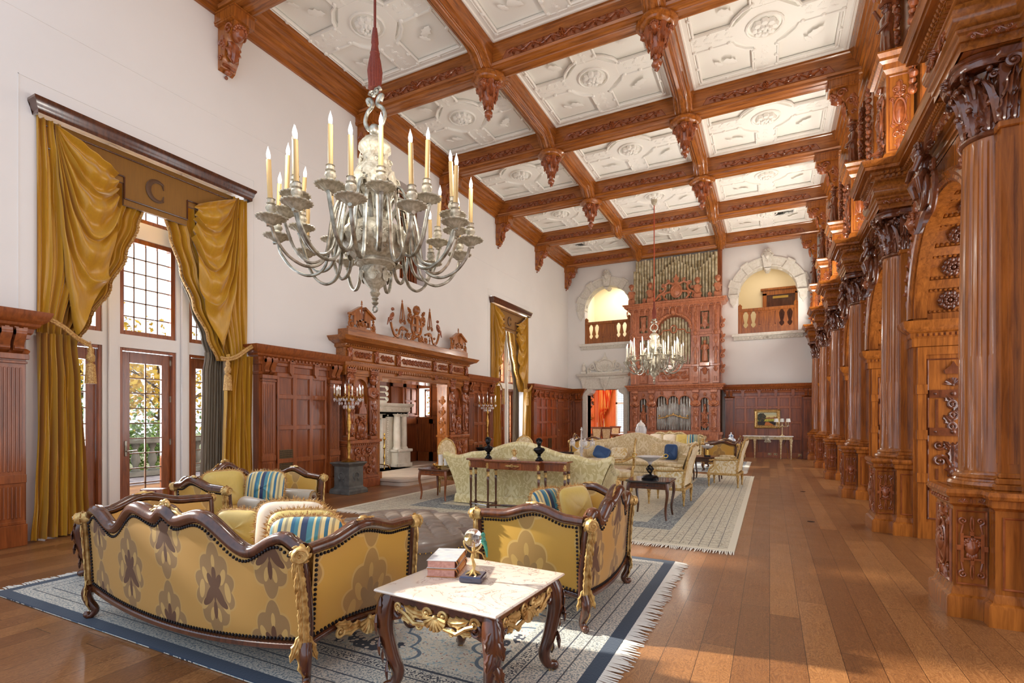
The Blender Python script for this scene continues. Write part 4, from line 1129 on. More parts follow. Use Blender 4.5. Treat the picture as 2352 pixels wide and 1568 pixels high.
def hang(k,Y0):
    nm=['nearer','farther'][k]
    g=lambda a: Y0+a
    # valance
    t=thing('curtain_valance','gold fabric valance with raised letter C under a wooden cornice over the %s tall window'%nm,'valance',(-8.3,Y0+1.43,4.8),0,'valances over the two tall windows',world=True)
    m=MB(); m.mold([(-8.31,g(-.06)),(-8.16,g(-.06)),(-8.16,g(2.92)),(-8.31,g(2.92))][::-1],[(-.0,5.36),(-.0,5.4),(-.02,5.44),(-.03,5.49),(-.05,5.52),(-.05,5.55)][::-1]); m.box(-8.32,-8.12,g(-.08),g(2.94),5.52,5.55); m.obj('wooden_cornice',M['wdark'],t,25)
    P=[(g(.05),5.38),(g(.05),4.93),(g(.98),4.93),(g(.98),4.62),(g(1.88),4.62),(g(1.88),4.93),(g(2.81),4.93),(g(2.81),5.38)]
    m=MB(); m.prism(P,-8.38,-8.33,'x'); m.obj('valance_board',M['valance'],t,0)
    m=MB()
    for a,b in ((P[1],P[2]),(P[2],P[3]),(P[3],P[4]),(P[4],P[5]),(P[5],P[6])):
        q=[(-8.322,a[0],a[1]+.09 if a in(P[1],P[2],P[5],P[6]) else a[1]+.09),(-8.322,b[0],b[1]+.09)]
        m.tube(q,.012,6)
    m.tube([(-8.322,g(.05),5.30),(-8.322,g(2.81),5.30)],.012,6)
    m.obj('dark_piping',M['wdark'],t,40)
    # letter C
    m=MB(); cy,cz=g(1.43),4.98; pts=[(-8.32,cy+.13*cos(a),cz+.15*sin(a)) for a in [radians(48+i*264/18) for i in range(19)]]
    R=[.016+.022*sin(pi*i/18) for i in range(19)]
    m.tube(pts,R,8,up=(1,0,0),flat=.6)
    for s in (1,-1): m.box(-8.225,-8.2,cy+.068,cy+.082,cz+s*.12-.045*(1 if s>0 else 0)-.0,cz+s*.12+.045*(1 if s<0 else 0)+.0) if False else m.prism([(cy+.085,cz+s*.14),(cy+.062,cz+s*.11),(cy+.088,cz+s*.045)],-8.335,-8.308,'x')
    m.obj('letter',M['letter'],t,40)
    for side in (0,1):
        sn=['left','right'][side]; S=(lambda a: g(a)) if side==0 else (lambda a: g(2.86-a))
        t=thing('curtain','gold silk curtain tied back at the %s of the %s tall window'%(sn,nm),'curtain',(-8.25,S(.3),0),0,'gold silk curtains of the tall windows',world=True)
        L=lambda z: S(interp([(0,-.12),(.5,-.09),(1.5,-.06),(2.7,-.05),(5.4,-.05)],z)); 
        R=lambda z: S(interp([(0,.50),(.6,.47),(2.0,.43),(2.55,.38)],z))
        m=MB(); sheet(m,L,R,.02,2.62,40,90,.12,-8.28,6,ph=side*2); m.obj('lower_drape',M['drape'],t,60)
        # upper: from valance bottom sweeping to the tie
        L2=lambda z: S(interp([(2.5,-.04),(3.2,-.05),(5.38,-.06)],z)); R2=lambda z: S(interp([(2.5,.42),(2.9,.60),(3.4,.84),(3.9,1.04),(4.4,1.2),(4.7,1.28),(5.38,1.36)],z))
        m=MB(); sheet(m,L2,R2,2.52,4.97 ,50,110,.09,-8.46,9,ph=1+side); m.obj('upper_drape',M['drape'],t,60)
        # side jabot hanging from the cornice
        m=MB(); sheet(m,lambda z:S(-.03),lambda z:S(interp([(2.6,.24),(3.6,.40),(4.6,.34),(5.4,.22)],z)),2.62,5.37,40,50,.06,-8.33,3.5,ph=.5); m.obj('side_fall',M['drape'],t,60)
        # swagged fan
        m=MB(); 
        def f(u,v):
            ex=interp([(0,.86),(.3,.87),(.6,.90),(.8,.76),(1,.40)],v); ez=interp([(0,4.99),(.3,4.78),(.6,4.46),(.8,3.5),(1,2.64)],v)
            cx=interp([(0,.62),(.5,.50),(1,.16)],v); cz=interp([(0,5.12),(.3,4.25),(.6,3.15),(.8,3.0),(1,3.8)],v)
            y=.16*(1-u)**2+2*u*(1-u)*cx+u*u*ex; z=5.34*(1-u)**2+2*u*(1-u)*cz+u*u*ez
            am=.048*min(1,u*4)
            x=-8.27+am*sin(2*pi*7.5*v+1.0*u)+.07*sin(pi*u)*(1-.3*v)+.014*sin(23*v+9*u)+.012*sin(27*u+5*v)*min(1,4*u)
            return (x,S(y),z)
        m.surf(f,34,110); m.surf(lambda u,v:(lambda p:(p[0]-.012,p[1],p[2]))(f(1-u,v)),34,110)
        m.obj('swag',M['drape'],t,60)
        # fringe along the leading edge
        m=MB(); rnd=random.Random(5+side)
        zz=[2.55+i*.022 for i in range(98)]
        for z in zz:
            y=R2(z); m.sph((-8.40+rnd.uniform(-.015,.015),y,z),.02,5,(1,1,1.1)); 
        m.tube([(-8.41,R2(z),z) for z in zz],.018,6); m.obj('fringe',M['fringe'],t,60)
        # tie back and tassel
        m=MB(); pts=[(-8.1,S(-.02),2.82),(-8.06,S(.15),2.72),(-8.07,S(.3),2.6),(-8.12,S(.44),2.54),(-8.2,S(.5),2.56)]
        m.tube(spl(pts,6),.022,8); pts=[(p[0]+.02,p[1],p[2]-.035) for p in pts]; m.tube(spl(pts,6),.018,8); m.obj('tie_cord',M['fringe'],t,60)
        m=MB(); m.push(TR(-8.08,S(.46),2.3)); m.lathe([(.01,.2),(.035,.16),(.03,.1),(.05,.06),(.045,.0),(.02,-.02),(.05,-.05),(.065,-.3),(.03,-.3)],16,lambda a,z:1+.08*cos(8*a)); m.pop(); m.obj('tassel',M['fringe'],t,60)
        # grey under curtain
        t=thing('sheer_curtain','grey taupe inner curtain behind the gold one at the %s of the %s tall window'%(sn,nm),'curtain',(-8.5,S(.6),0),0,'grey inner curtains',world=True)
        m=MB(); sheet(m,lambda z:S(.22),lambda z:S(interp([(0,.60),(2.3,.54),(2.6,.5),(3.2,.6)],z)),.02,2.66,30,70,.07,-8.62,7); m.obj('lower_panel',M['sheer'],t,60)
        m=MB(); sheet(m,lambda z:S(.2),lambda z:S(interp([(2.6,.5),(2.9,.58),(3.4,.76),(3.9,.94),(4.4,1.08),(4.9,1.16)],z)),2.66,4.95,30,70,.07,-8.62,8); m.obj('upper_panel',M['sheer'],t,60)
hang(0,W1[0]); hang(1,W2[0])
# ---------- panelled wainscot ----------
def cornice_prof(d=0): return [(.0,2.50),(.03,2.51),(.035,2.56),(.05,2.58),(.06,2.63),(.10,2.66),(.11,2.69),(.15,2.72),(.17,2.75),(.19,2.80),(.2,2.84),(0,2.86)]
def wains(name,label,o,d,L,cols,pil=(True,True),door=None,vent=None,depth=.16,consoles=True):
    """panelled run: o=(x,y) start on the wall, d=unit 2D direction with the room on its right, length L"""
    ang=atan2(d[1],d[0]); t=thing('wainscot_panelling',label,'panelling',(o[0],o[1],0),ang,'panelled oak wainscot')
    D=depth
    m=MB(); m.box(0,L,-D,-.0,0,2.5); m.obj('panels',M['wredp'],t,0)
    m=MB(); m.mold([(0,0),(0,-D),(L,-D),(L,0)],[(-a*-1,z) for a,z in cornice_prof()]); 
    n=int(L/.085)
    for i in range(n): m.box(.03+i*.085,.07+i*.085,-D-.09,-D-.03,2.60,2.64)
    m.mold([(0,0),(0,-D),(L,-D),(L,0)],[(.0,2.32),(.02,2.33),(.03,2.36),(.015,2.38),(0,2.39)]); m.obj('cornice',M['wred'],t,20)
    x0=.36 if pil[0] else .04; x1=L-.36 if pil[1] else L-.04
    m=MB(); rows=[.2,.62,1.12,1.72,2.3]; rows=[.22,.78,1.34,1.86,2.26]
    # rails and stiles
    w=.042; zs=[.12,.74,1.36,1.94,2.34]
    m.box(x0,x1,-D-.035,-D,0,.2)
    if door: spans=[(x0,door[0]),(door[1],x1)]
    else: spans=[(x0,x1)]
    for (a,b) in spans:
        if b-a<.1: continue
        nc=max(1,int(round((b-a)/((x1-x0)/cols)))) if door else cols
        for z in zs: m.box(a,b,-D-.034,-D,z-w,z+w,.006)
        for i in range(nc+1):
            x=a+(b-a)*i/nc; m.box(max(a,x-w),min(b,x+w),-D-.0345,-D,.2,2.34,.006)
        for i in range(nc):
            xa=a+(b-a)*i/nc+w; xb=a+(b-a)*(i+1)/nc-w
            for z,zz in zip(zs,zs[1:]):
                m.mold([(0,0),(1,0)],[(0,0),(0,0)]) if False else None
                for (p,q,r,s_) in ((xa,xb,z+w,z+w+.012),(xa,xb,zz-w-.012,zz-w),(xa,xa+.012,z+w,zz-w),(xb-.012,xb,z+w,zz-w)): m.box(p,q,-D-.014,-D,r,s_)
    m.obj('rails_and_stiles',M['wred'],t,0)
    for e,has in zip((.16,L-.16),pil):
        if not has: continue
        m=MB(); m.box(e-.13,e+.13,-D-.05,-D,0,2.28); 
        for o_,z0,z1 in ((.03,0,.26),(.015,.26,.3),(.02,.76,.86),(.03,2.2,2.23),(.045,2.25,2.32)): m.box(e-.13-o_*.6,e+.13+o_*.6,-D-.05-o_,-D,z0,z1,.005)
        for i in range(6): m.box(e-.105+i*.037,e-.085+i*.037,-D-.062,-D-.05,.9,2.15,.004); m.box(e-.105+i*.037,e-.085+i*.037,-D-.062,-D-.05,.34,.72,.004)
        m.obj('pilaster',M['wred'],t,0)
        m=MB()
        for s in (-1,1):
            m.prism([(-D-.02,2.33),(-D-.07,2.36),(-D-.09,2.45),(-D-.15,2.55),(-D-.15,2.62),(-D,2.64)],e+s*.065-.05,e+s*.065+.05,'x')
            m.tube([(e+s*.065-.05,-D-.12,2.57),(e+s*.065+.05,-D-.12,2.57)],.035,10); m.tube([(e+s*.065-.045,-D-.075,2.39),(e+s*.065+.045,-D-.075,2.39)],.025,10)
        m.obj('scroll_bracket',M['wred'],t,35)
    if consoles:
        nn=max(1,int((x1-x0)/.5))
        for i in range(nn):
            c=x0+(x1-x0)*(i+.5)/nn
            m=MB(); m.prism([(c-.05,2.6),(c+.05,2.6),(c+.05,2.4),(c,2.33),(c-.05,2.4)],-D-.07,-D-.01,'y'); m.box(c-.06,c+.06,-D-.09,-D,2.56,2.62); m.obj('console',M['wred'],t,0)
    if vent:
        (va,vb,vz0,vz1)=vent; m=MB(); m.box(va,vb,-D-.015,-D-.006,vz0,vz1); 
        m.obj('vent_backing',M['black'],t,0); m=MB(); n=int((vb-va)/.03)
        for i in range(n+1): x=va+(vb-va)*i/n; m.box(x-.006,x+.006,-D-.024,-D-.014,vz0,vz1)
        nz=int((vz1-vz0)/.035)
        for i in range(nz+1): z=vz0+(vz1-vz0)*i/nz; m.box(va,vb,-D-.024,-D-.014,z-.006,z+.006)
        m.obj('vent_grille',M['vent'],t,0)
    if door:
        a,b=door; m=MB(); m.box(a,a+.06,-D-.05,-D,0,2.3); m.box(b-.06,b,-D-.05,-D,0,2.3); m.box(a,b,-D-.06,-D,2.22,2.34); m.obj('door_casing',M['wred'],t,0)
        m=MB(); m.box(a+.06,b-.06,-D-.015,-D,0,2.22)
        for z0,z1 in ((.2,.75),(1.1,2.1)): m.mold([(0,0)]*0+[(0,0),(1,0)],[(0,0),(0,0)]) if False else [m.box(p,q,-D-.03,-D,r,s_) for p,q,r,s_ in ((a+.16,b-.16,z0,z0+.03),(a+.16,b-.16,z1-.03,z1),(a+.16,a+.19,z0,z1),(b-.19,b-.16,z0,z1))]
        m.obj('panelled_door',M['wred'],t,0)
        m=MB(); m.sph((a+.14,-D-.05,1.0),.025,8); m.obj('door_knob',M['brass'],t,40)
    return t
# direction: room is to the right of travel, so on the left wall travel +Y
wains('w','panelled oak wainscot with fluted pilaster left of the nearest tall window',(XL,1.62),(0,1),1.36,2,depth=.16)
wains('w','panelled oak wainscot with a floor vent between the near window and the mantel',(XL,6.2),(0,1),1.9,3,vent=(.42,.76,.5,.94))
wains('w','panelled oak wainscot with a floor vent between the mantel and the far tall window',(XL,13.24),(0,1),1.6,3,vent=(.7,1.0,.36,.72))
wains('w','panelled oak wainscot with a narrow door left of the far corner',(XL,18.0),(0,1),4.4,6,pil=(True,True),door=(2.55,3.25),vent=(1.6,2.0,.3,.72))
wains('w','short panelled oak return on the far wall beside the white doorway',(XL,YF),(1,0),.72,1,pil=(False,True),consoles=False)
wains('w','panelled oak wainscot on the far wall behind the marble console table',(-1.6,YF),(1,0),3.04,6,pil=(True,True))
# ---------- high wooden grille window ----------
t=thing('wooden_grille','slatted wooden grille in the high opening of the left wall behind the chandelier','grille',(-8.6,10.85,5.06),0,world=True)
m=MB(); frame_yz(m,-8.75,-8.6,10.3,11.4,5.06,7.5,.12); m.box(-8.75,-8.6,10.3,11.4,6.2,6.32); m.obj('frame',M['wmid'],t,0)
m=MB()
for i in range(9): y=10.46+i*.1; m.push(TR(-8.67,y,0)); m.lathe([(.02,5.15),(.028,5.3),(.02,5.6),(.03,5.9),(.02,6.2),(.028,6.5),(.02,6.8),(.028,7.1),(.02,7.4)],8); m.pop()
m.obj('turned_spindles',M['wmid'],t,40)
m=MB(); m.box(-8.9,-8.85,10.3,11.4,5.06,7.5); m.obj('dark_backing',M['wdark'],t,0)
# ---------- carved chimneypiece screen ----------
t=thing('chimneypiece_screen','large carved oak chimneypiece screen with caryatids framing the white stone fireplace','mantelpiece',(-8.2,10.43,0),0,world=True)
Yc=10.65; F0=-8.02
ys=(8.2,9.16,12.15,13.1)
for a,b in ((ys[0],ys[1]),(ys[2],ys[3])):
    m=MB(); m.box(-8.4,F0-.14,a+.03,b-.03,0,2.62)          # backing of pier
    m.box(-8.3,F0,a,b,.2,.95,.005); m.box(-8.3,F0+.05,a-.04,b+.04,0,.2,.01); m.box(-8.3,F0+.03,a-.02,b+.02,.2,.26,.01); m.box(-8.3,F0+.05,a-.04,b+.04,.98,1.06,.012); m.box(-8.3,F0+.025,a-.02,b+.02,.94,.98,.008)
    for i in range(16): m.box(F0+.02,F0+.045,a+.03+i*.062,a+.06+i*.062,.945,.975)
    m.obj('pier_base',M['carve'],t,20)
for a,b in ((ys[0],ys[1]),(ys[2],ys[3])):
    m=MB(); c=(a+b)/2
    # niche wall with arch
    m.box(F0-.14,F0-.06,a+.26,c-.2,1.06,2.62); m.box(F0-.14,F0-.06,c+.2,b-.26,1.06,2.62); m.box(F0-.14,F0-.06,c-.2,c+.2,1.06,1.62)
    pts=[(c-.2*cos(pi*i/12),2.2+.2*sin(pi*i/12)) for i in range(13)]
    for p,q in zip(pts,pts[1:]): m.prism([p,q,(q[0],2.62),(p[0],2.62)],F0-.14,F0-.06,'x')
    m.surf(lambda u,v:(F0-.1-.2*sin(pi*u),c-.2*cos(pi*u),1.62+.62*v),12,2)
    m.surf(lambda u,v:(F0-.1-.2*sin(pi*u)*cos(pi/2*v),c-.2*cos(pi*u)*cos(pi/2*v),2.2+.2*sin(pi/2*v)),12,6)
    m.obj('niche_wall',M['wood'],t,30)
# caryatids
fx=F0
def cary(y):
    m=MB()
    m.box(fx-.14,fx+.02,y-.11,y+.11,1.06,1.14,.01); m.push(FR((fx-.02,y,1.2),(0,1,0),(0,0,1))); m.scroll((-.07,.0),.055,1.3,0,1,.02); m.scroll((.07,0),.055,1.3,pi,-1,.02); m.pop()
    # tapering term
    m.surf(lambda u,v:(fx-.06+ (.045+.035*v)*(1.1*cos(2*pi*u)),y+(.065+.05*v)*sin(2*pi*u),1.16+v*.78),20,8,cu=True)
    m.push(FR((fx+.02,y,1.55),(0,1,0),(0,0,1))); cartouche(m,.2,.42,.025); m.leaf((0,.38),-pi/2,.25,.16,.04); m.leaf((0,-.12),-pi/2,.26,.1,.03); m.pop()
    m.surf(lambda u,v:(fx-.05+.08*(1+.35*sin(pi*v))*cos(2*pi*u),y+.115*(1+.25*sin(pi*v))*sin(2*pi*u),1.92+.3*v),20,8,cu=True)
    for s in (1,-1):
        m.sph((fx+.045,y+s*.05,2.1),.045,8)
        m.tube([(fx-.03,y+s*.12,2.18),(fx+.01,y+s*.15,2.04),(fx+.07,y+s*.05,1.98)],[.04,.035,.026],7)
        m.sph((fx-.03,y+s*.1,2.19),.05,8)
    m.push(FR((fx-.02,y,2.38),(0,1,0),(0,0,1))@SC(1,1,1)); mask(m,.24); m.pop()
    m.tube([(fx-.03,y,2.2),(fx-.02,y,2.32)],.04,8)
    for i in range(6): m.sph((fx+.02,y-.1+.04*i,2.54),.035,6)
    m.box(fx-.14,fx+.05,y-.13,y+.13,2.56,2.64,.012)
    m.obj('caryatid',M['carve'],t,55)
for y in (8.32,9.03,12.28,12.97): cary(y)
for c in (8.68,12.62):
    m=MB(); m.push(FR((F0-.06,c,1.3),(0,1,0),(0,0,1))); cartouche(m,.34,.5,.05); 
    m.scroll((-.1,-.12),.07,1.3,0,1,.02); m.scroll((.1,-.12),.07,1.3,pi,-1,.02); m.pop()
    m.push(FR((F0-.02,c,1.75),(0,1,0),(0,0,1))); 
    m.lathe([(0,0)],3) if False else None
    m.prism([(-.12,-.12),(.12,-.12),(.1,0),(.05,.05),(.03,.2),(0,.35),(-.03,.2),(-.05,.05),(-.1,0)],-.02,.03); m.scroll((-.1,.05),.05,1.3,0,1,.015); m.scroll((.1,.05),.05,1.3,pi,-1,.015); m.pop()
    m.box(F0-.1,F0-.01,c-.19,c+.19,1.0,1.32) if False else None
    m.push(FR((F0-.05,c,1.14),(0,1,0),(0,0,1))); m.mold([(-.17,-.06),(.17,-.06),(.17,.09),(-.17,.09)],[(0,0),(-.01,.03),(-.03,0)],closed=True); m.sph((0,.02,.01),.05,8); m.pop()
    m.push(FR((F0+.002,c,.6),(0,1,0),(0,0,1))); strap(m,.6,.6,.022); m.push(TR(0,0,0)); cartouche(m,.26,.4,.03); m.pop(); m.pop()
    m.obj('carved_niche_panel',M['carve'],t,55)
for y in (8.32,9.03,12.28,12.97):
    m=MB(); m.push(FR((F0+.002,y,.6),(0,1,0),(0,0,1))); m.leaf((0,.05),pi/2,.26,.14,.03); m.sph((0,-.05,.0),.06,8,(1,1.8,.5)); m.leaf((0,-.1),-pi/2,.2,.12,.03); m.scroll((-.05,.26),.035,1.2,0,1,.012); m.scroll((.05,.26),.035,1.2,pi,-1,.012); m.pop()
    m.obj('carved_relief',M['carve'],t,55)
# inner pilasters flanking the opening (far side shows)
for s,y in ((1,12.1),(-1,9.22)):
    m=MB(); m.box(-8.38,F0-.04,y-.06,y+.06,.15,2.5); m.box(-8.4,F0,y-.09,y+.09,.15,.3); m.box(-8.4,F0,y-.09,y+.09,1.0,1.06)
    m.push(FR((-8.21,y-s*.062,1.65),(1,0,0),(0,0,1)) if s>0 else FR((-8.21,y+.062,1.65),(-1,0,0),(0,0,1)))
    for i in range(4): m.leaf((0,.5-.3*i),-pi/2,.26,.16,.03); 
    for i in range(3): m.scroll((.07,.35-.3*i),.05,1.2,pi,-1,.015); m.scroll((-.07,.35-.3*i),.05,1.2,0,1,.015)
    m.pop()
    m.prism([(-8.02,2.4),(-8.02,2.5),(-8.38,2.5),(-8.38,2.4)],y-.1,y+.1,'y')
    m.obj('inner_pilaster',M['wood'],t,30)
# entablature
m=MB(); a,b=ys[0]-.02,ys[3]+.02
pth=[(XL,a),(F0-.02,a),(F0-.02,b),(XL,b)]
pth=pth[::-1]  # travel so right side is outside
pth=[(XL,b),(F0-.02,b),(F0-.02,a),(XL,a)]
pr=[(0,2.50),(.02,2.5),(.02,2.6),(.03,2.62),(.04,2.66),(.05,2.72),(.05,2.76),(.03,2.78),(.0,2.80),(0,3.04),(.03,3.05),(.05,3.08),(.05,3.12),(.10,3.14),(.14,3.16),(.2,3.18),(.22,3.21),(.25,3.25),(.26,3.27),(0,3.28)]
m.mold(pth,[(-o,z) for o,z in pr]); m.box(XL-.5,F0-.03,a,b,2.46,2.6)
n=int((b-a)/.072)
for i in range(n):
    y=a+.03+i*.072; 
    m.prism([(y,2.66),(y+.036,2.66),(y+.036,2.61),(y+.018,2.59),(y,2.61)],F0+.01,F0+.05,'x')
    m.sph((F0+.05,y,3.1),.022,6); m.sph((F0+.22,y,3.25),.018,5); m.box(F0+.03,F0+.036,y,y+.02,2.73,2.745)
m.obj('entablature',M['woody'],t,22)
m=MB()
for c,L in ((8.78,.42),(9.62,.42),(10.43,1.1),(11.24,.42),(12.08,.42)) if False else ((8.7,.66),(9.5,.56),(10.65,1.34),(11.8,.56),(12.6,.66)):
    m.push(FR((F0-.018,c,2.92),(0,1,0),(0,0,1))); rinceau(m,L-.16,.17,max(3,int(L/.13)),.011,.025); m.pop()
for y in (8.29,9.12,9.9,11.4,12.18,13.0):
    m.push(FR((F0+.0,y,2.91),(0,1,0),(0,0,1))); m.box(-.05,.05,-.1,.1,-.02,.03,.01); cartouche(m,.15,.26,.04); m.pop()
for y in (9.9,11.4):
    m.push(FR((F0+.04,y,2.6),(0,1,0),(0,0,1))); m.scroll((0,0),.06,1.5,0,1,.025); m.rosette((0,0),.06,6,.05,1); m.pop()
m.obj('frieze_carving',M['carve'],t,55)
# blocking course and cresting
m=MB(); m.box(XL,F0+.02,a+.05,b-.05,3.28,3.46,.008); m.obj('blocking_course',M['woody'],t,0)
zt=3.46; X0,X1=F0-.06,F0-.0
def fin(m,y,z,h,op=False):
    m.push(TR((X0+X1)/2,y,z)); 
    if op:
        for i in range(4):
            q=pi/4+pi/2*i; m.tube([(.06*cos(q),.06*sin(q),.0),(.012*cos(q),.012*sin(q),h*.8)],.012,5)
    else: m.lathe([(.055,0),(.05,.02),(.012,h*.8)],4)
    m.lathe([(.02,h*.78),(.025,h*.82),(.01,h*.85),(.02,h*.9),(.004,h)],8); m.pop()
def crest_side(c):
    m=MB()
    P=lambda pts: m.prism([(c+p,zt+q) for p,q in pts],X0,X1,'x')
    P([(-.42,0),(.42,0),(.42,.05),(-.42,.05)])
    for s in (1,-1):
        P([(s*.05,.18),(s*.05,.30),(s*.1,.46),(s*.34,.33),(s*.34,.28),(s*.25,.30),(s*.25,.1),(s*.2,.1),(s*.2,.2)])
        m.prism([(c+s*.06,zt+.47),(c+s*.38,zt+.30),(c+s*.38,zt+.345),(c+s*.06,zt+.53)],X0-.02,X1+.04,'x')
        m.push(FR((X1-.03,c+s*.33,zt+.1),(0,1,0),(0,0,1))); m.scroll((0,0),.08,1.3,pi/2,-s,.028); m.pop(); m.push(TR((X0+X1)/2,c+s*.37,zt+.17)); m.lathe([(.01,0),(.03,.03),(.012,.05),(.03,.08),(.02,.11),(.004,.14)],8); m.pop()
        m.tube([((X0+X1)/2,c+s*.1,zt+.05),((X0+X1)/2,c+s*.15,zt+.1),((X0+X1)/2,c+s*.08,zt+.2)],.02,6)
    P([(-.1,.05),(.1,.05),(.12,.22),(-.12,.22)]); m.push(FR((X1,c,zt+.14),(0,1,0),(0,0,1))); m.shell((0,-.04),.09,0,pi,7,.02); m.pop()
    fin(m,c,zt+.25,.42)
    return m
for c in (8.68,12.62): crest_side(c).obj('broken_pediment_cresting',M['wood'],t,35)
m=MB(); c=Yc
ring=lambda r1,r2,z,tt,n=28: m.tube([((X0+X1)/2,c+r1*cos(q),zt+z+r2*sin(q)) for q in [2*pi*i/n for i in range(n)]],tt,8,closed=True)
ring(.2,.27,.42,.035); m.box(X0,X1,c-.2,c+.2,zt+.39,zt+.45); m.box(X0-.01,X1+.01,c-.055,c+.055,zt+.25,zt+.62,.01); m.box(X0,X1,c-.09,c+.09,zt+.6,zt+.65); m.box(X0,X1,c-.09,c+.09,zt+.22,zt+.27)
m.push(TR((X0+X1)/2,c,zt+.78)); m.lathe([(.05,-.08),(.09,-.02),(.1,.05),(.07,.13),(.0,.17)],14); m.pop()
for s in (1,-1):
    m.push(FR((X1-.04,c,zt),(0,1,0),(0,0,1)))
    m.scroll((s*.26,.62),.09,1.3,-pi/2,s,.028); m.leaf((s*.22,.7),pi/2-s*.8,.2,.1,.04); m.scroll((s*.14,.1),.08,1.3,0,-s,.028,tail=(s*.3,.02)); m.leaf((s*.2,.45),pi/2-s*1.1,.2,.1,.03)
    m.scroll((s*.36,.1),.09,1.3,pi,s,.03,tail=(s*.2,.2)); m.pop()
    # arm carrying finial and bird
    pts=[(X1-.03,c+s*.36,zt+.24),(X1-.03,c+s*.57,zt+.3),(X1-.03,c+s*.66,zt+.22),(X1-.03,c+s*.72,zt+.08),(X1-.03,c+s*.84,zt+.06),(X1-.03,c+s*.93,zt+.18),(X1-.03,c+s*1.0,zt+.36)]
    m.tube(spl(pts,5),.03,8); m.box(X0,X1,c+s*.78-.04,c+s*.78+.04,zt,zt+.1); m.sph((X1-.03,c+s*.78,zt+.2),.035,8); m.box(X0,X1,c+s*.57-.05,c+s*.57+.05,zt+.22,zt+.3)
    m.tube([(X1-.03,c+s*.57,zt),(X1-.03,c+s*.57,zt+.2)],.015,6); m.sph((X1-.03,c+s*.57,zt+.12),.03,6)
    m.box(X0,X1,c-.9 if s<0 else c,c if s<0 else c+.9,zt,zt+.02)
    # openwork obelisk
    m.push(FR((X1-.03,c+s*.57,zt+.42),(0,1,0),(0,0,1))); m.scroll((-.07,0),.06,1.2,0,1,.018); m.scroll((.07,0),.06,1.2,pi,-1,.018); m.pop()
    fin(m,c+s*.57,zt+.46,.52,True)
m.obj('armorial_cresting',M['wood'],t,35)
for s in (1,-1):
    m=MB(); y=Yc+s*1.0; m.push(TR(X1-.03,y,zt+.42)@RZ(0))
    m.push(RX(s*.45)); m.sph((0,0,.09),.07,12,(.8,.75,1.7)); m.pop(); m.sph((0,-s*.07,.26),.042,10); m.push(FR((0,-s*.105,.255),(1,0,0),(0,0,1))); m.pop()
    m.tube([(0,-s*.1,.26),(0,-s*.15,.25)],[.015,.003],6); m.tube([(0,s*.05,.03),(0,s*.12,-.14)],[.035,.012],6)
    m.tube([(-.02,-.01,0),(-.02,-.01,-.07)],.01,5); m.tube([(.02,.01,0),(.02,.01,-.07)],.01,5); m.pop()
    m.obj('carved_bird',M['carve'],t,50)
# ---------- inglenook behind the screen ----------
NB=-10.3; NR=13.65
m=MB(); m.box(NB-.2,NB,8.35,NR+.5,0,2.62); struct(m.obj('wall_nook_back',M['wred'],smooth=0))
m=MB(); m.box(NB,-8.95,8.35,8.55,0,2.62); struct(m.obj('wall_nook_left',M['wred'],smooth=0))
m=MB(); m.box(NB,-10.22,NR,NR+.4,0,2.62); m.box(-9.78,-8.95,NR,NR+.4,0,2.62); m.box(-10.22,-9.78,NR,NR+.4,0,1.55); m.box(-10.22,-9.78,NR,NR+.4,2.5,2.62); struct(m.obj('wall_nook_right',M['wred'],smooth=0))
m=MB(); m.box(NB-.2,-8.9,8.35,NR+.4,2.62,2.75); struct(m.obj('ceiling',M['plaster'],smooth=0))
t=thing('nook_panelling','dark oak panelling with shuttered window beside the white stone fireplace','panelling',(NB,13,0.15),0,world=True)
m=MB()
for (y0,y1) in ((12.32,12.95),(12.98,NR)):
    for z0,z1 in ((.15,.45),(1.35,1.6),(2.5,2.62)): m.box(NB,NB+.05,y0,y1,z0,z1)
    m.box(NB,NB+.05,y0,y0+.07,.15,2.62); m.box(NB,NB+.05,y1-.07,y1,.15,2.62)
for (x0,x1) in ((NB,-9.72),(-9.7,-9.0)):
    for z0,z1 in ((.15,.45),(1.35,1.55)): m.box(x0,x1,NR-.05,NR,z0,z1)
    m.box(x0,x0+.07,NR-.05,NR,.15,1.55); m.box(x1-.07,x1,NR-.05,NR,.15,1.55)
m.box(-9.76,-9.7,NR-.06,NR,1.5,2.6); m.box(-9.1,-9.0,NR-.05,NR,1.5,2.6); m.box(NB,-9.0,NR-.08,NR,1.5,1.56); m.box(NB,NB+.08,12.3,NR,1.58,1.63)
m.obj('rails_and_stiles',M['wred'],t,0)
for y0,y1 in ((12.98,13.25),(13.27,13.54)):
    m=MB()
    for z0,z1 in ((1.68,2.05),(2.1,2.46)): m.box(NB+.05,NB+.065,y0+.03,y1-.03,z0,z1,.01)
    m.obj('shutter',M['wred'],t,0)
for a in (-9.68,-9.38):
    m=MB(); [m.box(a,a+.26,NR-.03,NR-.0,z0,z1,.01) for z0,z1 in ((1.62,2.02),(2.08,2.5))]; m.obj('shutter',M['wred'],t,0)
t=thing('window_9','x','w',(-10,NR+.3,1.5),0,world=True); del t['label']; del t['category']; struct(t)
m=MB(); m.box(-10.22,-10.2,NR,NR+.4,1.55,2.5); m.box(-9.8,-9.78,NR,NR+.4,1.55,2.5); m.box(-10.22,-9.78,NR,NR+.4,1.55,1.57); m.box(-10.22,-9.78,NR,NR+.4,2.48,2.5); m.obj('stone_reveal',M['wall'],t,0)
m=MB(); 
for a,b,c,d in ((-10.2,-10.15,1.57,2.48),(-9.85,-9.8,1.57,2.48),(-10.2,-9.8,1.57,1.63),(-10.2,-9.8,2.42,2.48)): m.box(a,b,NR+.3,NR+.34,c,d)
m.obj('wooden_frame',M['wmid'],t,0)
m=MB()
for i in range(1,6): m.box(-10.15,-9.85,NR+.315,NR+.325,1.63+.13*i,1.64+.13*i)
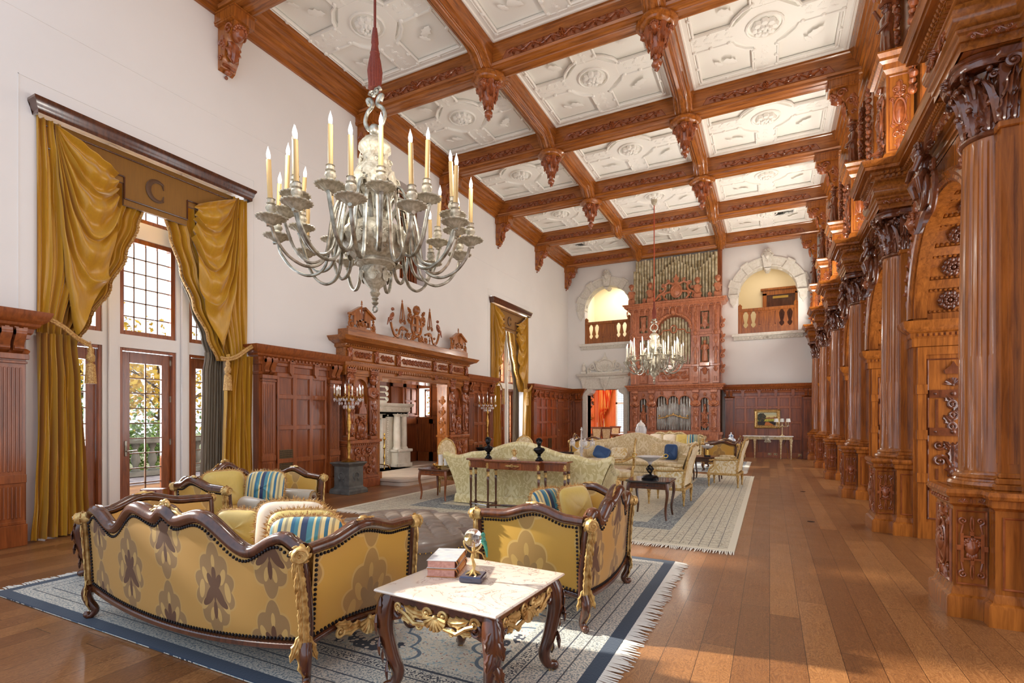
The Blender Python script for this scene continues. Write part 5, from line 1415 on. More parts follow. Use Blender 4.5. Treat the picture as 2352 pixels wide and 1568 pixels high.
m.box(-10.005,-9.995,NR+.315,NR+.325,1.6,2.45); m.obj('lead_bars',M['iron'],t,0)
m=MB(); m.box(-10.2,-9.8,NR+.319,NR+.321,1.57,2.48); m.obj('pane',M['pane'],t,0)
# hearth
t=thing('stone_hearth','raised pale stone hearth step with rounded corners in front of the fireplace','hearth',(-8.9,10.5,0))
m=MB(); P=[(-1.4,-2.0),(.6,-2.0)]
def rr(x0,x1,y0,y1,r): return arc(x1-r,y0+r,r,-pi/2,0,6)+arc(x1-r,y1-r,r,0,pi/2,6)+[(x0,y1),(x0,y0)]
m.prism(rr(-1.38,1.58,-1.25,1.18,.22),0,.10); m.prism(rr(-1.38,1.62,-1.29,1.22,.26),.10,.15); m.box(-1.38,-.1,-1.94,3.1,0,.15)
m.obj('step',M['hearth'],t,20)
# fireplace
t=thing('stone_fireplace','white carved stone fireplace with paired columns and dark firebox','fireplace',(-9.95,10.27,.15))
fx=.35; hw=1.75
m=MB()
m.box(-.35,fx,-hw+.35,-.82,0,1.5); m.box(-.35,fx,.82,hw-.35,0,1.5); m.box(-.35,fx,-hw+.35,hw-.35,1.42,1.62)
for s in (1,-1): m.box(-.35,fx-.05,s*.82,s*(hw-.1),0,1.5)
m.box(-.35,fx+.02,-.82,.82,1.4,1.62)
m.obj('chimney_breast',M['fire'],t,0)
m=MB(); b=.13
for (y0,y1,z0,z1) in ((-.98,-.82,0,1.5),(.82,.98,0,1.5),(-.98,.98,1.37,1.52)): m.box(fx,fx+.05,y0,y1,z0,z1,.012)
for i in range(24):
    for s in (1,-1): m.sph((fx+.05,s*1.06,.08+i*.06),.022,6)
for i in range(34): m.sph((fx+.05,-1.0+i*.06,1.56),.022,6)
m.obj('opening_surround',M['fire'],t,30)
m=MB()
for s in (1,-1):
    m.box(fx-.1,fx+.32,s*1.2,s*1.82,0,.1,.01); m.box(fx-.1,fx+.28,s*1.24,s*1.78,.1,.42,.005); m.box(fx-.1,fx+.33,s*1.19,s*1.83,.42,.5,.015)
m.obj('column_pedestal',M['fire'],t,20)
for s in (1,-1):
    for q in (1.37,1.65):
        m=MB(); m.push(TR(fx+.12,s*q,.5)); m.lathe([(.13,0),(.13,.03),(.115,.05),(.105,.07),(.1,.08),(.105,.3),(.1,.7),(.088,.93),(.1,.94),(.1,.96),(.12,.98),(.12,1.0)],20)
        for e in (1,-1): m.push(FR((.08,e*.09,.96),(0,1,0),(0,0,1))); m.scroll((0,0),.045,1.3,pi/2,e,.016); m.pop()
        m.pop(); m.obj('column',M['fire'],t,40)
m=MB(); pth=[(-.3,-hw-.02),(fx+.2,-hw-.02),(fx+.2,hw+.02),(-.3,hw+.02)]
m.mold(pth[::-1],[(-o,z) for o,z in [(0,1.5),(.0,1.55),(.03,1.57),(.05,1.62),(.04,1.68),(.06,1.7),(.1,1.72),(.12,1.76),(.12,1.79),(0,1.8)]]); m.box(-.3,fx+.2,-hw,hw,1.5,1.79)
m.push(FR((fx+.24,0,1.63),(0,1,0),(0,0,1))); rinceau(m,3.2,.1,26,.008,.02); m.pop()
m.obj('mantel_shelf',M['fire'],t,30)
m=MB(); m.box(-.35,-.15,-hw+.1,hw-.1,1.8,2.46); m.obj('mauve_chimney_panel',M['pink'],t,0)
m=MB(); X0,X1=-.15,-.11
for z in (1.98,2.14,2.30): m.box(X0,X1,-hw+.15,hw-.15,z-.022,z+.022)
m.box(X0,X1+.02,-hw+.15,hw-.15,1.8,1.9)
for c in (-1.2,-.6,0,.6,1.2):
    m.box(X0,X1,c-.03,c+.03,1.85,2.4); m.sph((X1,c,2.42),.04,6); m.prism([(c-.07,2.36),(c+.07,2.36),(c,2.46)],X0,X1,'x')
    m.push(FR((X0,c,2.14),(0,1,0),(0,0,1))); m.prism([(.11*cos(a),.13*sin(a)) for a in [2*pi*i/20 for i in range(20)]],0,.05); m.pop()
for s in (1,-1):
    m.push(FR((X1,s*(hw-.15),2.1),(0,1,0),(0,0,1)))
    for k in (-.16,.0,.16): m.scroll((s*.0,k),.06,1.3,-pi/2,s,.02)
    m.pop()
m.obj('strapwork_overmantel',M['fire'],t,30)
m=MB()
for c in (-1.2,-.6,0,.6,1.2): m.sph((X1+.02,c,2.14),.05,10,(.4,1,1.3))
m.obj('green_stone_boss',M['stoneg'],t,40)
m=MB(); m.box(-.34,-.3,-.82,.82,0,1.42); m.box(-.34,fx-.05,-.82,-.78,0,1.42); m.box(-.34,fx-.05,.78,.82,0,1.42); m.box(-.34,fx,-.8,.8,1.38,1.42)
for i in range(8): m.box(-.3,-.28,-.7+i*.18,-.6+i*.18,.1,1.3)
m.obj('firebox',M['soot'],t,0)
for s,nm in ((-1,'left'),(1,'right')):
    a=thing('andiron','tall brass andiron on the hearth at the %s of the dark firebox'%nm,'andiron',(-9.3,10.27+s*.62,.15),0,'brass andirons')
    m=MB(); m.push(TR(0,0,.12)); m.lathe([(.05,0),(.02,.03),(.018,.15),(.035,.2),(.018,.25),(.018,.42),(.04,.46),(.02,.5),(.02,.66),(.045,.7),(.03,.74),(.012,.78),(.03,.81),(.006,.87)],12); m.pop(); m.obj('brass_shaft',M['brass'],a,50)
    m=MB(); m.tube([(.0,0,.13),(.06,-.07,.1),(.1,-.12,.012)],.014,6); m.tube([(0,0,.13),(.06,.07,.1),(.1,.12,.012)],.014,6); m.tube([(0,0,.13),(-.25,0,.13),(-.27,0,.012)],.014,6); m.obj('scrolled_feet',M['brass'],a,50)
# ---------- far wall: arches, balconies, doorway, organ ----------
def archivolt(A,name,label):
    cx=(A[0]+A[1])/2; r=(A[1]-A[0])/2; z0=6.40
    t=thing(name,label,'arch',(cx,YF,z0),0,'carved plaster arch surrounds',world=True)
    m=MB(); n=30; Y=YF
    ring=lambda r1,r2,y0,y1: [m.add([(cx-ra*cos(p),y,z0+ra*sin(p)) for p in (pi*i/n,pi*(i+1)/n) for ra in (r1,r2) for y in (y0,y1)],[(0,2,6,4),(0,4,5,1),(2,3,7,6)]) for i in range(n)]
    ring(r,r+.30,Y-.03,Y+.01); ring(r+.28,r+.36,Y-.06,Y+.01); ring(r-.02,r+.03,Y-.05,Y+.4)
    for i,a in enumerate((.35,.95,pi-.95,pi-.35)):
        c,s=cos(a),sin(a); m.push(FR((cx-(r+.18)*c,Y-.05,z0+(r+.18)*s),(s,0,c),(-c,0,s))); m.box(-.13,.13,-.2,.22,0,.03,.01); m.box(-.16,.16,.17,.24,0,.05,.01); m.pop()
        if True: m.box(0,0.001,0,0.001,0,0.001) if False else None
    for i in range(7):
        a=pi*(i+.5)/7; m.push(FR((cx-(r-.03)*cos(a),Y+.2,z0+(r-.03)*sin(a)),(0,1,0),(cos(a),0,-sin(a))if False else Vector((sin(a),0,cos(a))))); m.sph((0,0,0),.07,8,(1,1.4,.35)); m.pop()
    for s in (1,-1):
        x=cx+s*(r+.17); m.prism([(x-.19,z0+.02),(x+.19,z0+.02),(x+.16,z0-.08),(x+.13,z0-.1),(x+.11,z0-.3),(x+.05,z0-.36),(x,z0-.48),(x-.05,z0-.36),(x-.11,z0-.3),(x-.13,z0-.1),(x-.16,z0-.08)],Y-.08,Y,'y')
        m.box(x-.2,x+.2,Y-.12,Y,z0-.02,z0+.04,.01)
    m.obj('archivolt',M['stonew'],t,30)
    m=MB(); m.push(FR((cx,Y-.08,z0+r+.2),(1,0,0),(0,0,1))); m.prism([(-.12,-.3),(.12,-.3),(.19,.2),(-.19,.2)],-.06,.06); m.prism([(-.05,-.4),(.05,-.4),(.12,-.28),(-.12,-.28)],-.45,.06)
    m.leaf((0,-.2),pi/2,.3,.2,.08,curl=.1); m.scroll((-.13,.2),.09,1.3,0,1,.03); m.scroll((.13,.2),.09,1.3,pi,-1,.03); m.push(TR(0,.15,.1)); mask(m,.26); m.pop(); m.shell((0,.3),.14,0,pi,7,.05); m.pop()
    m.obj('keystone',M['stonew'],t,50)
    m=MB(); w=r+.22; m.box(cx-w,cx+w,Y-.16,Y+.02,4.74,4.86,.01); m.box(cx-w+.06,cx+w-.06,Y-.1,Y,4.6,4.75,.01); m.push(FR((cx,Y-.1,4.67),(1,0,0),(0,0,1))); rinceau(m,2*w-.2,.14,15,.012,.03); m.pop()
    m.obj('carved_sill',M['stonew'],t,40)
    return t
archivolt(A1,'plaster_arch','white carved arch surround round the left upper balcony opening')
archivolt(A2,'plaster_arch','white carved arch surround round the right upper balcony opening')
def balcony(A,label):
    x0,x1=A; t=thing('balcony_front',label,'balcony',((x0+x1)/2,YF+.1,4.86),0,'wooden balcony fronts',world=True)
    y0,y1=YF+.06,YF+.12; zt=5.86
    m=MB(); m.box(x0,x0+.14,y0-.04,y1+.04,4.86,zt+.12,.01); m.box(x1-.14,x1,y0-.04,y1+.04,4.86,zt+.12,.01); 
    for x in (x0+.07,x1-.07): m.prism([(x-.08,zt+.12),(x+.08,zt+.12),(x,zt+.2)],y0-.04,y1+.04,'y')
    m.box(x0,x1,y0-.02,y1+.02,4.86,5.1); m.box(x0,x1,y0-.05,y1+.05,zt-.12,zt,.012); 
    w=(x1-x0); c=(x0+x1)/2
    m.box(c-.36,c+.36,y0,y1,5.1,zt-.1); m.box(c-.3,c+.3,y0-.02,y0,5.18,5.22); m.box(c-.3,c+.3,y0-.02,y0,5.66,5.7); m.box(c-.3,c-.26,y0-.02,y0,5.2,5.68); m.box(c+.26,c+.3,y0-.02,y0,5.2,5.68)
    for a,b in ((x0+.14,c-.36),(c+.36,x1-.14)):
        # pierced vase shaped openings: two per side -> three posts with bottle outline
        L=b-a; 
        for i in range(3):
            q=a+L*i/2; hw=[.09,.05,.13,.13,.06,.05,.10]; zz=[5.1,5.18,5.24,5.3,5.5,5.62,5.74]
            hw=[.12,.06,.05,.09,.05,.04,.10]
            L2=[(max(a,q-h),z) for h,z in zip(hw,zz)]; R2=[(min(b,q+h),z) for h,z in zip(hw,zz)]
            m.prism(R2+L2[::-1],y0,y1,'y'); 
    m.obj('pierced_panel',M['wood'],t,20)
balcony(A1,'oak balcony front with vase shaped piercings in the left upper arch')
balcony(A2,'oak balcony front with vase shaped piercings in the right upper arch')
# rooms behind the arches
def niche(A,z0,z1,dep,mat,nm):
    x0,x1=A[0]-.5,A[1]+.5; y0,y1=YF+.45,YF+.45+dep
    m=MB(); m.box(x0-.1,x0,y0,y1,z0,z1); m.box(x1,x1+.1,y0,y1,z0,z1); m.box(x0,x1,y1,y1+.1,z0,z1); m.box(x0-.1,x1+.1,y0,y1,z1,z1+.1); m.box(x0-.1,x1+.1,y0,y1,z0-.1,z0)
    return struct(m.obj(nm,mat,smooth=0))
M['cream_wall']=plain('cream_wall',srgb(236,222,190),.7)
niche(A1,4.7,8.2,2.6,M['cream_wall'],'wall_balcony_left'); niche(A2,4.7,8.2,2.6,M['cream_wall'],'wall_balcony_right')
light('balcony_lamp_left','AREA',(-6.4,24.2,8.1),(0,0,0),70,(1,.97,.9),(1.2,1.2))
light('balcony_lamp_right','AREA',(-.1,24.0,8.1),(0,0,0),22,(1,.88,.7),(1.2,1.2))
t=thing('exit_door','dark panelled door with an oak casing and small brass sign behind the right balcony','door',(.42,25.3,4.7),0,world=True)
m=MB(); m.box(-.28,-.12,25.28,25.44,4.7,7.0); m.box(.98,1.14,25.28,25.44,4.7,7.0); m.box(-.28,1.14,25.28,25.44,6.92,7.12); m.mold([(1.18,25.3),(-.32,25.3)],[(0,7.1),(-.04,7.12),(-.05,7.2),(-.1,7.24),(0,7.25)]) if False else m.box(-.36,1.22,25.22,25.44,7.12,7.22,.02); m.obj('door_casing',M['wood'],t,0)
m=MB(); m.box(-.12,.98,25.34,25.44,4.7,6.92)
for (a,b) in ((-.02,.4),(.46,.88)):
    for c,d in ((4.9,5.9),(6.05,6.8)):
        m.box(a,b,25.325,25.34,c,d,.01)
m.obj('door_leaf',M['wdark'],t,0)
m=MB(); m.box(.12,.72,25.3,25.33,6.76,6.86); m.obj('brass_sign',M['brass'],t,0)
# ---- white stone doorway to the dining room ----
x0,x1=-7.37,-5.72; c=(x0+x1)/2
t=thing('stone_doorway','white stone doorway with carved cresting leading to the orange dining room','doorway',(c,YF-.1,0),0,world=True)
m=MB()
for s,x in ((-1,x0),(1,x1)):
    m.box(x-.0 if s>0 else x-.24,x+.24 if s>0 else x,YF-.1,YF+.46,0,2.9); m.box((x+.05) if s>0 else x-.19,(x+.19) if s>0 else x-.05,YF-.14,YF-.1,0,2.9); 
    m.prism([(x,2.55),(x-s*.18,2.66),(x-s*.24,2.8),(x,2.8)],YF-.1,YF+.46,'y')
m.box(x0-.24,x1+.24,YF-.1,YF+.46,2.8,3.3); m.box(x0-.24,x1+.24,YF-.12,YF-.1,2.84,2.9)
m.obj('jambs_and_lintel',M['stonew'],t,0)
m=MB(); m.mold([(x1+.34,YF),(x1+.34,YF-.12),(x0-.34,YF-.12),(x0-.34,YF)],[(-o,z) for o,z in [(0,3.26),(.02,3.3),(.03,3.36),(.1,3.42),(.12,3.46),(.14,3.5),(0,3.52)]][::1])
m.box(x0-.34,x1+.34,YF-.12,YF,3.24,3.5)
for i in range(24): m.box(x0-.2+i*.085,x0-.16+i*.085,YF-.17,YF-.12,3.3,3.34)
m.obj('cornice',M['stonew'],t,20)
m=MB(); m.prism([(c-.2,3.3),(c+.2,3.3),(c+.16,3.1),(c+.1,2.95),(c,2.72),(c-.1,2.95),(c-.16,3.1)],YF-.2,YF-.08,'y'); m.box(c-.24,c+.24,YF-.24,YF,3.28,3.34)
m.push(FR((c,YF-.2,3.05),(1,0,0),(0,0,1))); cartouche(m,.2,.36,.03); m.pop()
for s in (1,-1): m.prism([(c+s*.98+.0-.12,3.3),(c+s*.98+.12,3.3),(c+s*.98+.09,3.1),(c+s*.98,2.88),(c+s*.98-.09,3.1)],YF-.16,YF-.1,'y')
m.obj('keystone',M['stonew'],t,40)
m=MB(); zt=3.52; X=lambda p: c+p
for s in (1,-1):
    m.push(TR(c+s*.98,YF-.09,zt)); m.box(-.12,.12,-.08,.08,0,.1,.01); m.lathe([(.05,.1),(.09,.18),(.1,.26),(.06,.32),(.05,.36),(.08,.4),(.03,.46),(.004,.54)],14); m.pop()
    m.push(FR((c,YF-.08,zt),(1,0,0),(0,0,1)))
    m.scroll((s*.55,.28),.16,1.2,pi/2,-s,.035,tail=(s*.4,.12)); m.scroll((s*.72,.12),.1,1.3,pi/2,-s,.03); m.scroll((s*.3,.12),.09,1.3,0,s,.025); m.leaf((s*.3,.4),pi/2-s*.9,.26,.14,.04)
    m.leaf((s*.78,.02),pi/2,.26,.1,.04)
    m.tube([(s*.1,.06,.03),(s*.3,.12,.03),(s*.4,.3,.03),(s*.36,.46,.03),(s*.2,.56,.03),(s*.02,.6,.03)],.03,6)
    m.pop()
m.push(FR((c,YF-.08,zt),(1,0,0),(0,0,1))); m.prism([(-.38,.1),(.38,.1),(.42,.3),(.3,.5),(0,.58),(-.3,.5),(-.42,.3)],-.06,.0)
m.shell((0,.08),.34,pi*.15,pi*.7,9,.03); m.box(-.1,.1,.6,.68,-.03,.08); m.prism([(-.08,.68),(.08,.68),(.03,.78),(0,.92),(-.03,.78)],-.03,.05); m.box(-.8,.8,0,.06,-.04,.04); m.pop()
m.obj('carved_cresting',M['stonew'],t,50)
# ---- dining room ----
M['orange']=wood('orange_panel',srgb(214,92,30),srgb(240,130,52),.45,(8,8,1.2),.1)
m=MB(); Y0=YF+.45; Y1=28.6
m.box(-11.2,-11.1,Y0,Y1,0,4.6); struct(m.obj('wall_dining_left',M['orange'],smooth=0))
m=MB(); m.box(-11.1,-7.75,Y1,Y1+.1,0,4.6); m.box(-7.75,-5.4,Y1,Y1+.1,0,.65); m.box(-7.75,-5.4,Y1,Y1+.1,3.5,4.6); m.box(-5.4,-3.2,Y1,Y1+.1,0,4.6); struct(m.obj('wall_dining_far',M['orange'],smooth=0))
m=MB(); m.box(-3.3,-3.2,Y0,Y1,0,4.6); struct(m.obj('wall_dining_right',M['orange'],smooth=0))
m=MB(); m.box(-11.2,-3.2,Y0,Y1+.1,4.6,4.7); struct(m.obj('ceiling',M['plaster'],smooth=0))
t=thing('window_10','x','w',(-5.8,Y1,.65),0,world=True); del t['label']; del t['category']; struct(t)
m=MB()
for x in (-7.75,-6.95,-6.2,-5.48): m.box(x,x+.09,Y1-.06,Y1+.05,.65,3.5)
for z in (.65,2.3,3.42): m.box(-7.75,-5.4,Y1-.06,Y1+.05,z,z+.1)
m.obj('stone_mullions',M['stonew'],t,0)
m=MB()
for i in range(27): x=-7.7+i*.085; m.box(x,x+.008,Y1,Y1+.01,.7,3.45)
for i in range(22): z=.75+i*.125; m.box(-7.7,-5.45,Y1,Y1+.01,z,z+.008)
m.obj('lead_bars',M['concrete'],t,0)
m=MB(); m.box(-7.7,-5.45,Y1+.02,Y1+.023,.7,3.45); m.obj('pane',M['pane'],t,0)
light('dining_daylight','AREA',(-6.6,29.6,2.4),(-pi/2,0,0),160,(.95,.97,1),(2.4,2.8))
light('dining_lamp','AREA',(-7.4,25.6,4.4),(0,0,0),130,(1,.9,.76),(2,2))
t=thing('striped_curtain','red and gold striped curtain beside the leaded window of the dining room','curtain',(-7.3,28.3,0),0,world=True)
def m_cstripe():
    m,nt,b,h=newmat('red_gold_stripe',.45,0); u,v=uvxy(h); f=h.math('FRACT',h.math('MULTIPLY',u,5))
    h.link(ramp(h,f,[(0,srgb(214,60,30)),(.3,srgb(240,150,60)),(.42,srgb(250,206,120)),(.55,srgb(226,84,34)),(.8,srgb(244,170,80))],'CONSTANT'),b.inputs['Base Color']); return m
M['cst']=m_cstripe()
m=MB(); Ys=28.25
def f(u,v):
    z=3.9-3.7*v; w=interp([(0,1.05),(.45,.7),(.62,.34),(1,.5)],v); x=-8.75+u*w*.95+.15*v
    return (x,Ys-.08*sin(2*pi*6*u),z)
m.surf(f,60,30); m.surf(lambda u,v:(lambda p:(p[0],p[1]+.015,p[2]))(f(1-u,v)),60,30); m.obj('cloth',M['cst'],t,60,uv='xz')
m=MB(); m.box(-8.9,-7.6,28.2,28.3,3.9,3.98,.01); m.obj('curtain_rail',M['gold'],t,0)
t=thing('carved_pilaster','dark carved pilaster on the orange wall of the dining room','pilaster',(-9.15,28.5,0),0,world=True)
m=MB(); m.box(-9.3,-9.0,28.5,28.59,0,4.4); m.obj('shaft',M['orange'],t,0)
m=MB(); m.push(FR((-9.15,28.49,2.9),(1,0,0),(0,0,1))); 
for i in range(8): m.scroll((.05*(-1)**i,.7-.2*i),.08,1.2,0,(-1)**i,.025); m.leaf((0,.7-.2*i),-pi/2+.8*(-1)**i,.2,.12,.05)
m.pop(); m.obj('carved_drop',M['wdark'],t,50)
t=thing('wall_sconce','small gilt crystal wall sconce with candles in the dining room','sconce',(-9.15,28.4,1.5),0,world=True)
m=MB()
for s in (-1,-.4,.4,1): m.tube([(-9.15,28.48,1.5),(-9.15+s*.12,28.38,1.45),(-9.15+s*.2,28.34,1.56)],.012,6); m.sph((-9.15+s*.2,28.34,1.58),.03,6); m.tube([(-9.15+s*.2,28.34,1.58),(-9.15+s*.2,28.34,1.78)],.014,6)
for i in range(9): m.sph((-9.35+i*.05,28.34,1.42-.05*(i%2)),.022,6)
m.sph((-9.15,28.46,1.5),.07,8); m.obj('gilt_arms',M['gold'],t,50)
# table and chairs
t=thing('dining_table','long polished dining table seen through the white doorway','table',(-7.0,25.2,0),0)
m=MB(); m.box(-1.2,.45,-.55,.55,.71,.75,.012); m.box(-1.1,.35,-.45,.45,.63,.71); m.obj('top',M['wmid'],t,0)
for x in (-.7,.1):
    m=MB(); m.push(TR(x,0,0)); m.lathe([(.08,.12),(.12,.2),(.06,.3),(.1,.45),(.06,.63)],14); 
    for a in range(4): m.tube([(0,0,.2),(.25*cos(a*pi/2+.78),.25*sin(a*pi/2+.78),.1),(.38*cos(a*pi/2+.78),.38*sin(a*pi/2+.78),.03)],.035,6)
    m.pop(); m.obj('pedestal_leg',M['wmid'],t,40)
def dchair():
    t=thing('dining_chair','','chair',(0,0,0),0,'dining room chairs')
    m=MB(); m.box(-.25,.25,-.25,.25,.42,.5,.02); m.obj('seat',M['damask2'],t,30,uv='xy')
    m=MB(); m.prism([(-.2,.5),(.2,.5),(.26,1.05),(-.26,1.05)],-.27,-.22,'y'); m.prism([(-.27,1.02),(.27,1.02),(.3,1.1),(-.3,1.1)],-.29,-.21,'y'); m.obj('back_frame',M['wmid'],t,0)
    m=MB(); m.prism([(-.15,.55),(.15,.55),(.2,1.0),(-.2,1.0)],-.285,-.2,'y'); m.obj('back_pad',M['damask2'],t,0,uv='xz')
    for x in (-.21,.21):
        for y in (-.23,.21): m=MB(); m.tube([(x,y,.45),(x*1.05,y*1.1,0)],[.028,.02],6); m.obj('leg',M['wmid'],t,30)
    return t
dc=dchair(); dc.location=(-7.42,24.2,0); dc['label']='left one of the two dining chairs with its back to the doorway'
dup(dc,(-6.98,24.25,0),.05,label='right one of the two dining chairs with its back to the doorway')
dup(dc,(-7.19,26.2,0),pi,label='dining chair facing the doorway on the far side of the dining table')
dup(dc,(-6.35,25.3,0),pi/2-.2,label='dining chair standing at the right end of the dining table')
def candlestick(x,y,z,lab,h=.35):
    t=thing('candlestick',lab,'candlestick',(x,y,z),0,'dining table candlesticks')
    m=MB(); m.lathe([(.05,0),(.045,.015),(.012,.04),(.018,.1),(.012,.16),(.02,.2),(.02,.22)],10); m.obj('holder',M['silver'],t,40)
    m=MB(); m.lathe([(.012,.2),(.011,.2+h)],8); m.obj('candle',M['white'],t,0)
candlestick(-7.75,25.05,.75,'left white candlestick on the dining table'); candlestick(-7.45,25.2,.75,'tall right white candlestick on the dining table',.55)
# ---------- pipe organ ----------
oc=-3.52; of=21.75
org=thing('pipe_organ','tall carved oak pipe organ against the far wall between the two balconies','organ',(oc,22.1,0),0,world=True)
X=lambda a: oc+a
m=MB(); hw=1.80
m.box(X(-hw),X(hw),of+.25,YF,0,6.2)
m.box(X(-hw-.06),X(hw+.06),of-.08,YF,0,.22,.01); m.box(X(-hw-.02),X(hw+.02),of-.04,YF,.22,.8); m.box(X(-hw-.07),X(hw+.07),of-.1,YF,.86,.98,.015); m.box(X(-hw-.03),X(hw+.03),of-.06,YF,.8,.86)
for s in (-1.55,-.87,.87,1.55): m.box(X(s-.17),X(s+.17),of-.14,of,0,.96,.01)
for i in range(46): m.box(X(-1.8+i*.08),X(-1.8+i*.08+.04),of-.12,of-.08,.86,.89)
m.obj('base',M['worg'],org,20)
# lower storey plate with arches
def plate(m,xs,z0,z1,ya,yb,ops):
    """ops: list of (xa,xb,zb,zs) arched openings, springing zs"""
    x=xs[0]
    for (a,b,zb,zs) in ops:
        m.box(X(x),X(a),ya,yb,z0,z1); r=(b-a)/2; c=(a+b)/2
        if zb>z0: m.box(X(a),X(b),ya,yb,z0,zb)
        P=[(c-r*cos(pi*i/12),zs+r*sin(pi*i/12)) for i in range(13)]
        for p,q in zip(P,P[1:]): m.prism([(X(p[0]),p[1]),(X(q[0]),q[1]),(X(q[0]),z1),(X(p[0]),z1)],ya,yb,'y')
        x=b
    m.box(X(x),X(xs[1]),ya,yb,z0,z1)
m=MB(); w3=.46
plate(m,(-hw,hw),.98,2.72,of,of+.12,[(-1.36,-1.06,1.05,2.2),(-.69,-.69+w3,1.02,2.22),(-.69+w3,.69-w3,1.02,2.22),(.69-w3,.69,1.02,2.22),(1.06,1.36,1.05,2.2)])
m.box(X(-hw),X(-hw+.02),of,YF,.98,2.72); m.box(X(hw-.02),X(hw),of,YF,.98,2.72)
m.obj('lower_case',M['worg'],org,20)
m=MB(); pth=[(X(hw),YF),(X(hw),of),(X(-hw),of),(X(-hw),YF)]
m.mold(pth,[(-o,z) for o,z in [(0,2.64),(.04,2.66),(.05,2.72),(.09,2.75),(.11,2.8),(.16,2.84),(.17,2.89),(0,2.91)]]); m.box(X(-hw),X(hw),of,YF,2.7,2.9)
for i in range(52): m.box(X(-1.86+i*.072),X(-1.86+i*.072+.036),of-.09,of-.04,2.68,2.72); m.sph((X(-1.86+i*.072),of-.12,2.8),.02,5)
m.obj('lower_cornice',M['worg'],org,25)
# caryatids and carving of the lower storey
for s in (-1.55,-.87,.87,1.55):
    m=MB(); x=X(s)
    m.surf(lambda u,v:(x+(.07+.05*v)*cos(2*pi*u),of-.06+(.05+.03*v)*sin(2*pi*u),1.0+v*.95),16,6,cu=True)
    m.sph((x,of-.1,2.12),.15,12,(1,.75,.9)); m.push(FR((x,of-.14,2.36),(1,0,0),(0,0,1))); mask(m,.26); m.pop()
    for e in (1,-1):
        m.tube([(x+e*.13,of-.1,2.22),(x+e*.17,of-.12,2.08),(x+e*.06,of-.2,2.0)],[.045,.04,.03],7); m.sph((x+e*.06,of-.18,2.1),.05,8)
        m.push(FR((x,of-.12,1.1),(1,0,0),(0,0,1))); m.scroll((e*.07,.02),.06,1.3,0 if e<0 else pi,-e,.022); m.pop()
    m.push(FR((x,of-.1,1.75),(1,0,0),(0,0,1))); cartouche(m,.26,.3,.04); m.leaf((0,-.12),-pi/2,.3,.16,.05); m.pop()
    m.box(x-.13,x+.13,of-.15,of,2.54,2.66,.02)
    m.obj('caryatid',M['worg'],org,50)
m=MB()
for s in (-1.21,1.21):
    m.push(FR((X(s),of-.01,1.55),(1,0,0),(0,0,1))); cartouche(m,.3,.46,.05); m.scroll((-.08,-.3),.08,1.3,0,1,.022); m.scroll((.08,-.3),.08,1.3,pi,-1,.022); m.leaf((0,.24),pi/2,.3,.12,.05); m.sph((0,.5,.02),.05,8); m.leaf((0,-.42),pi/2,.16,.2,.04); m.pop()
    m.push(FR((X(s),of-.01,.5),(1,0,0),(0,0,1))); cartouche(m,.34,.3,.04); m.pop()
for s in (-1.55,-.87,.87,1.55): m.push(FR((X(s),of-.15,.5),(1,0,0),(0,0,1))); m.leaf((0,.1),-pi/2,.3,.16,.04); m.scroll((-.06,.14),.05,1.2,0,1,.015); m.scroll((.06,.14),.05,1.2,pi,-1,.015); m.pop()
for i,c in enumerate((-.46,0,.46)):
    m.tube([(X(c+.23*cos(a)),of-.02,2.22+.23*sin(a)) for a in [pi*j/12 for j in range(13)]],.028,6)
    m.push(FR((X(c),of-.04,2.55),(1,0,0),(0,0,1))); m.leaf((0,-.06),pi/2,.14,.12,.05); m.sph((0,.05,.02),.035,6); m.pop()
for c in (-.23,.23): m.push(TR(X(c),of-.02,2.2)); m.lathe([(.01,-.14),(.04,-.08),(.03,0),(.045,.05)],8); m.pop()
for c in (-1.21,1.21): m.tube([(X(c+.16*cos(a)),of-.02,2.2+.16*sin(a)) for a in [pi*j/12 for j in range(13)]],.025,6); m.push(FR((X(c),of-.04,2.46),(1,0,0),(0,0,1))); m.leaf((0,-.05),pi/2,.15,.13,.05); m.pop()
m.push(FR((X(0),of-.02,.52),(1,0,0),(0,0,1))); rinceau(m,1.3,.3,5,.02,.04); m.pop()
m.obj('lower_carving',M['worg'],org,50)
# upper storey
m=MB()
plate(m,(-hw+.05,hw-.05),2.9,3.7,of+.02,of+.14,[])
plate(m,(-hw+.05,hw-.05),3.7,4.95,of+.04,of+.14,[(-1.38,-1.04,3.72,4.6),(-.68,.68,3.7,4.9),(1.04,1.38,3.72,4.6)]) if False else None
m2=m
for a,b in ((-hw+.05,-1.38),(-1.04,-.68),(.68,1.04),(1.38,hw-.05)): m.box(X(a),X(b),of+.02,of+.14,3.7,6.0)
for a,b in ((-1.38,-1.04),(1.04,1.38)): m.box(X(a),X(b),of+.02,of+.14,4.78,5.08); m.box(X(a),X(b),of+.02,of+.14,5.8,6.0)
P=[(-.68*cos(pi*i/20),5.1+.66*sin(pi*i/20)) for i in range(21)]
for p,q in zip(P,P[1:]): m.prism([(X(p[0]),p[1]),(X(q[0]),q[1]),(X(q[0]),6.0),(X(p[0]),6.0)],of+.02,of+.14,'y')
for s in (-1.62,-.86,.86,1.62): m.box(X(s-.12),X(s+.12),of-.05,of+.05,2.92,5.98,.01); m.box(X(s-.15),X(s+.15),of-.08,of+.05,3.6,3.68,.01); m.box(X(s-.15),X(s+.15),of-.08,of+.05,4.84,5.0,.015)
m.box(X(-hw+.02),X(hw-.02),of-.03,of+.1,3.6,3.7,.012); m.box(X(-hw+.02),X(-.68),of-.03,of+.1,4.86,4.96,.012); m.box(X(.68),X(hw-.02),of-.03,of+.1,4.86,4.96,.012)
m.obj('upper_case',M['worg'],org,20)
m=MB()
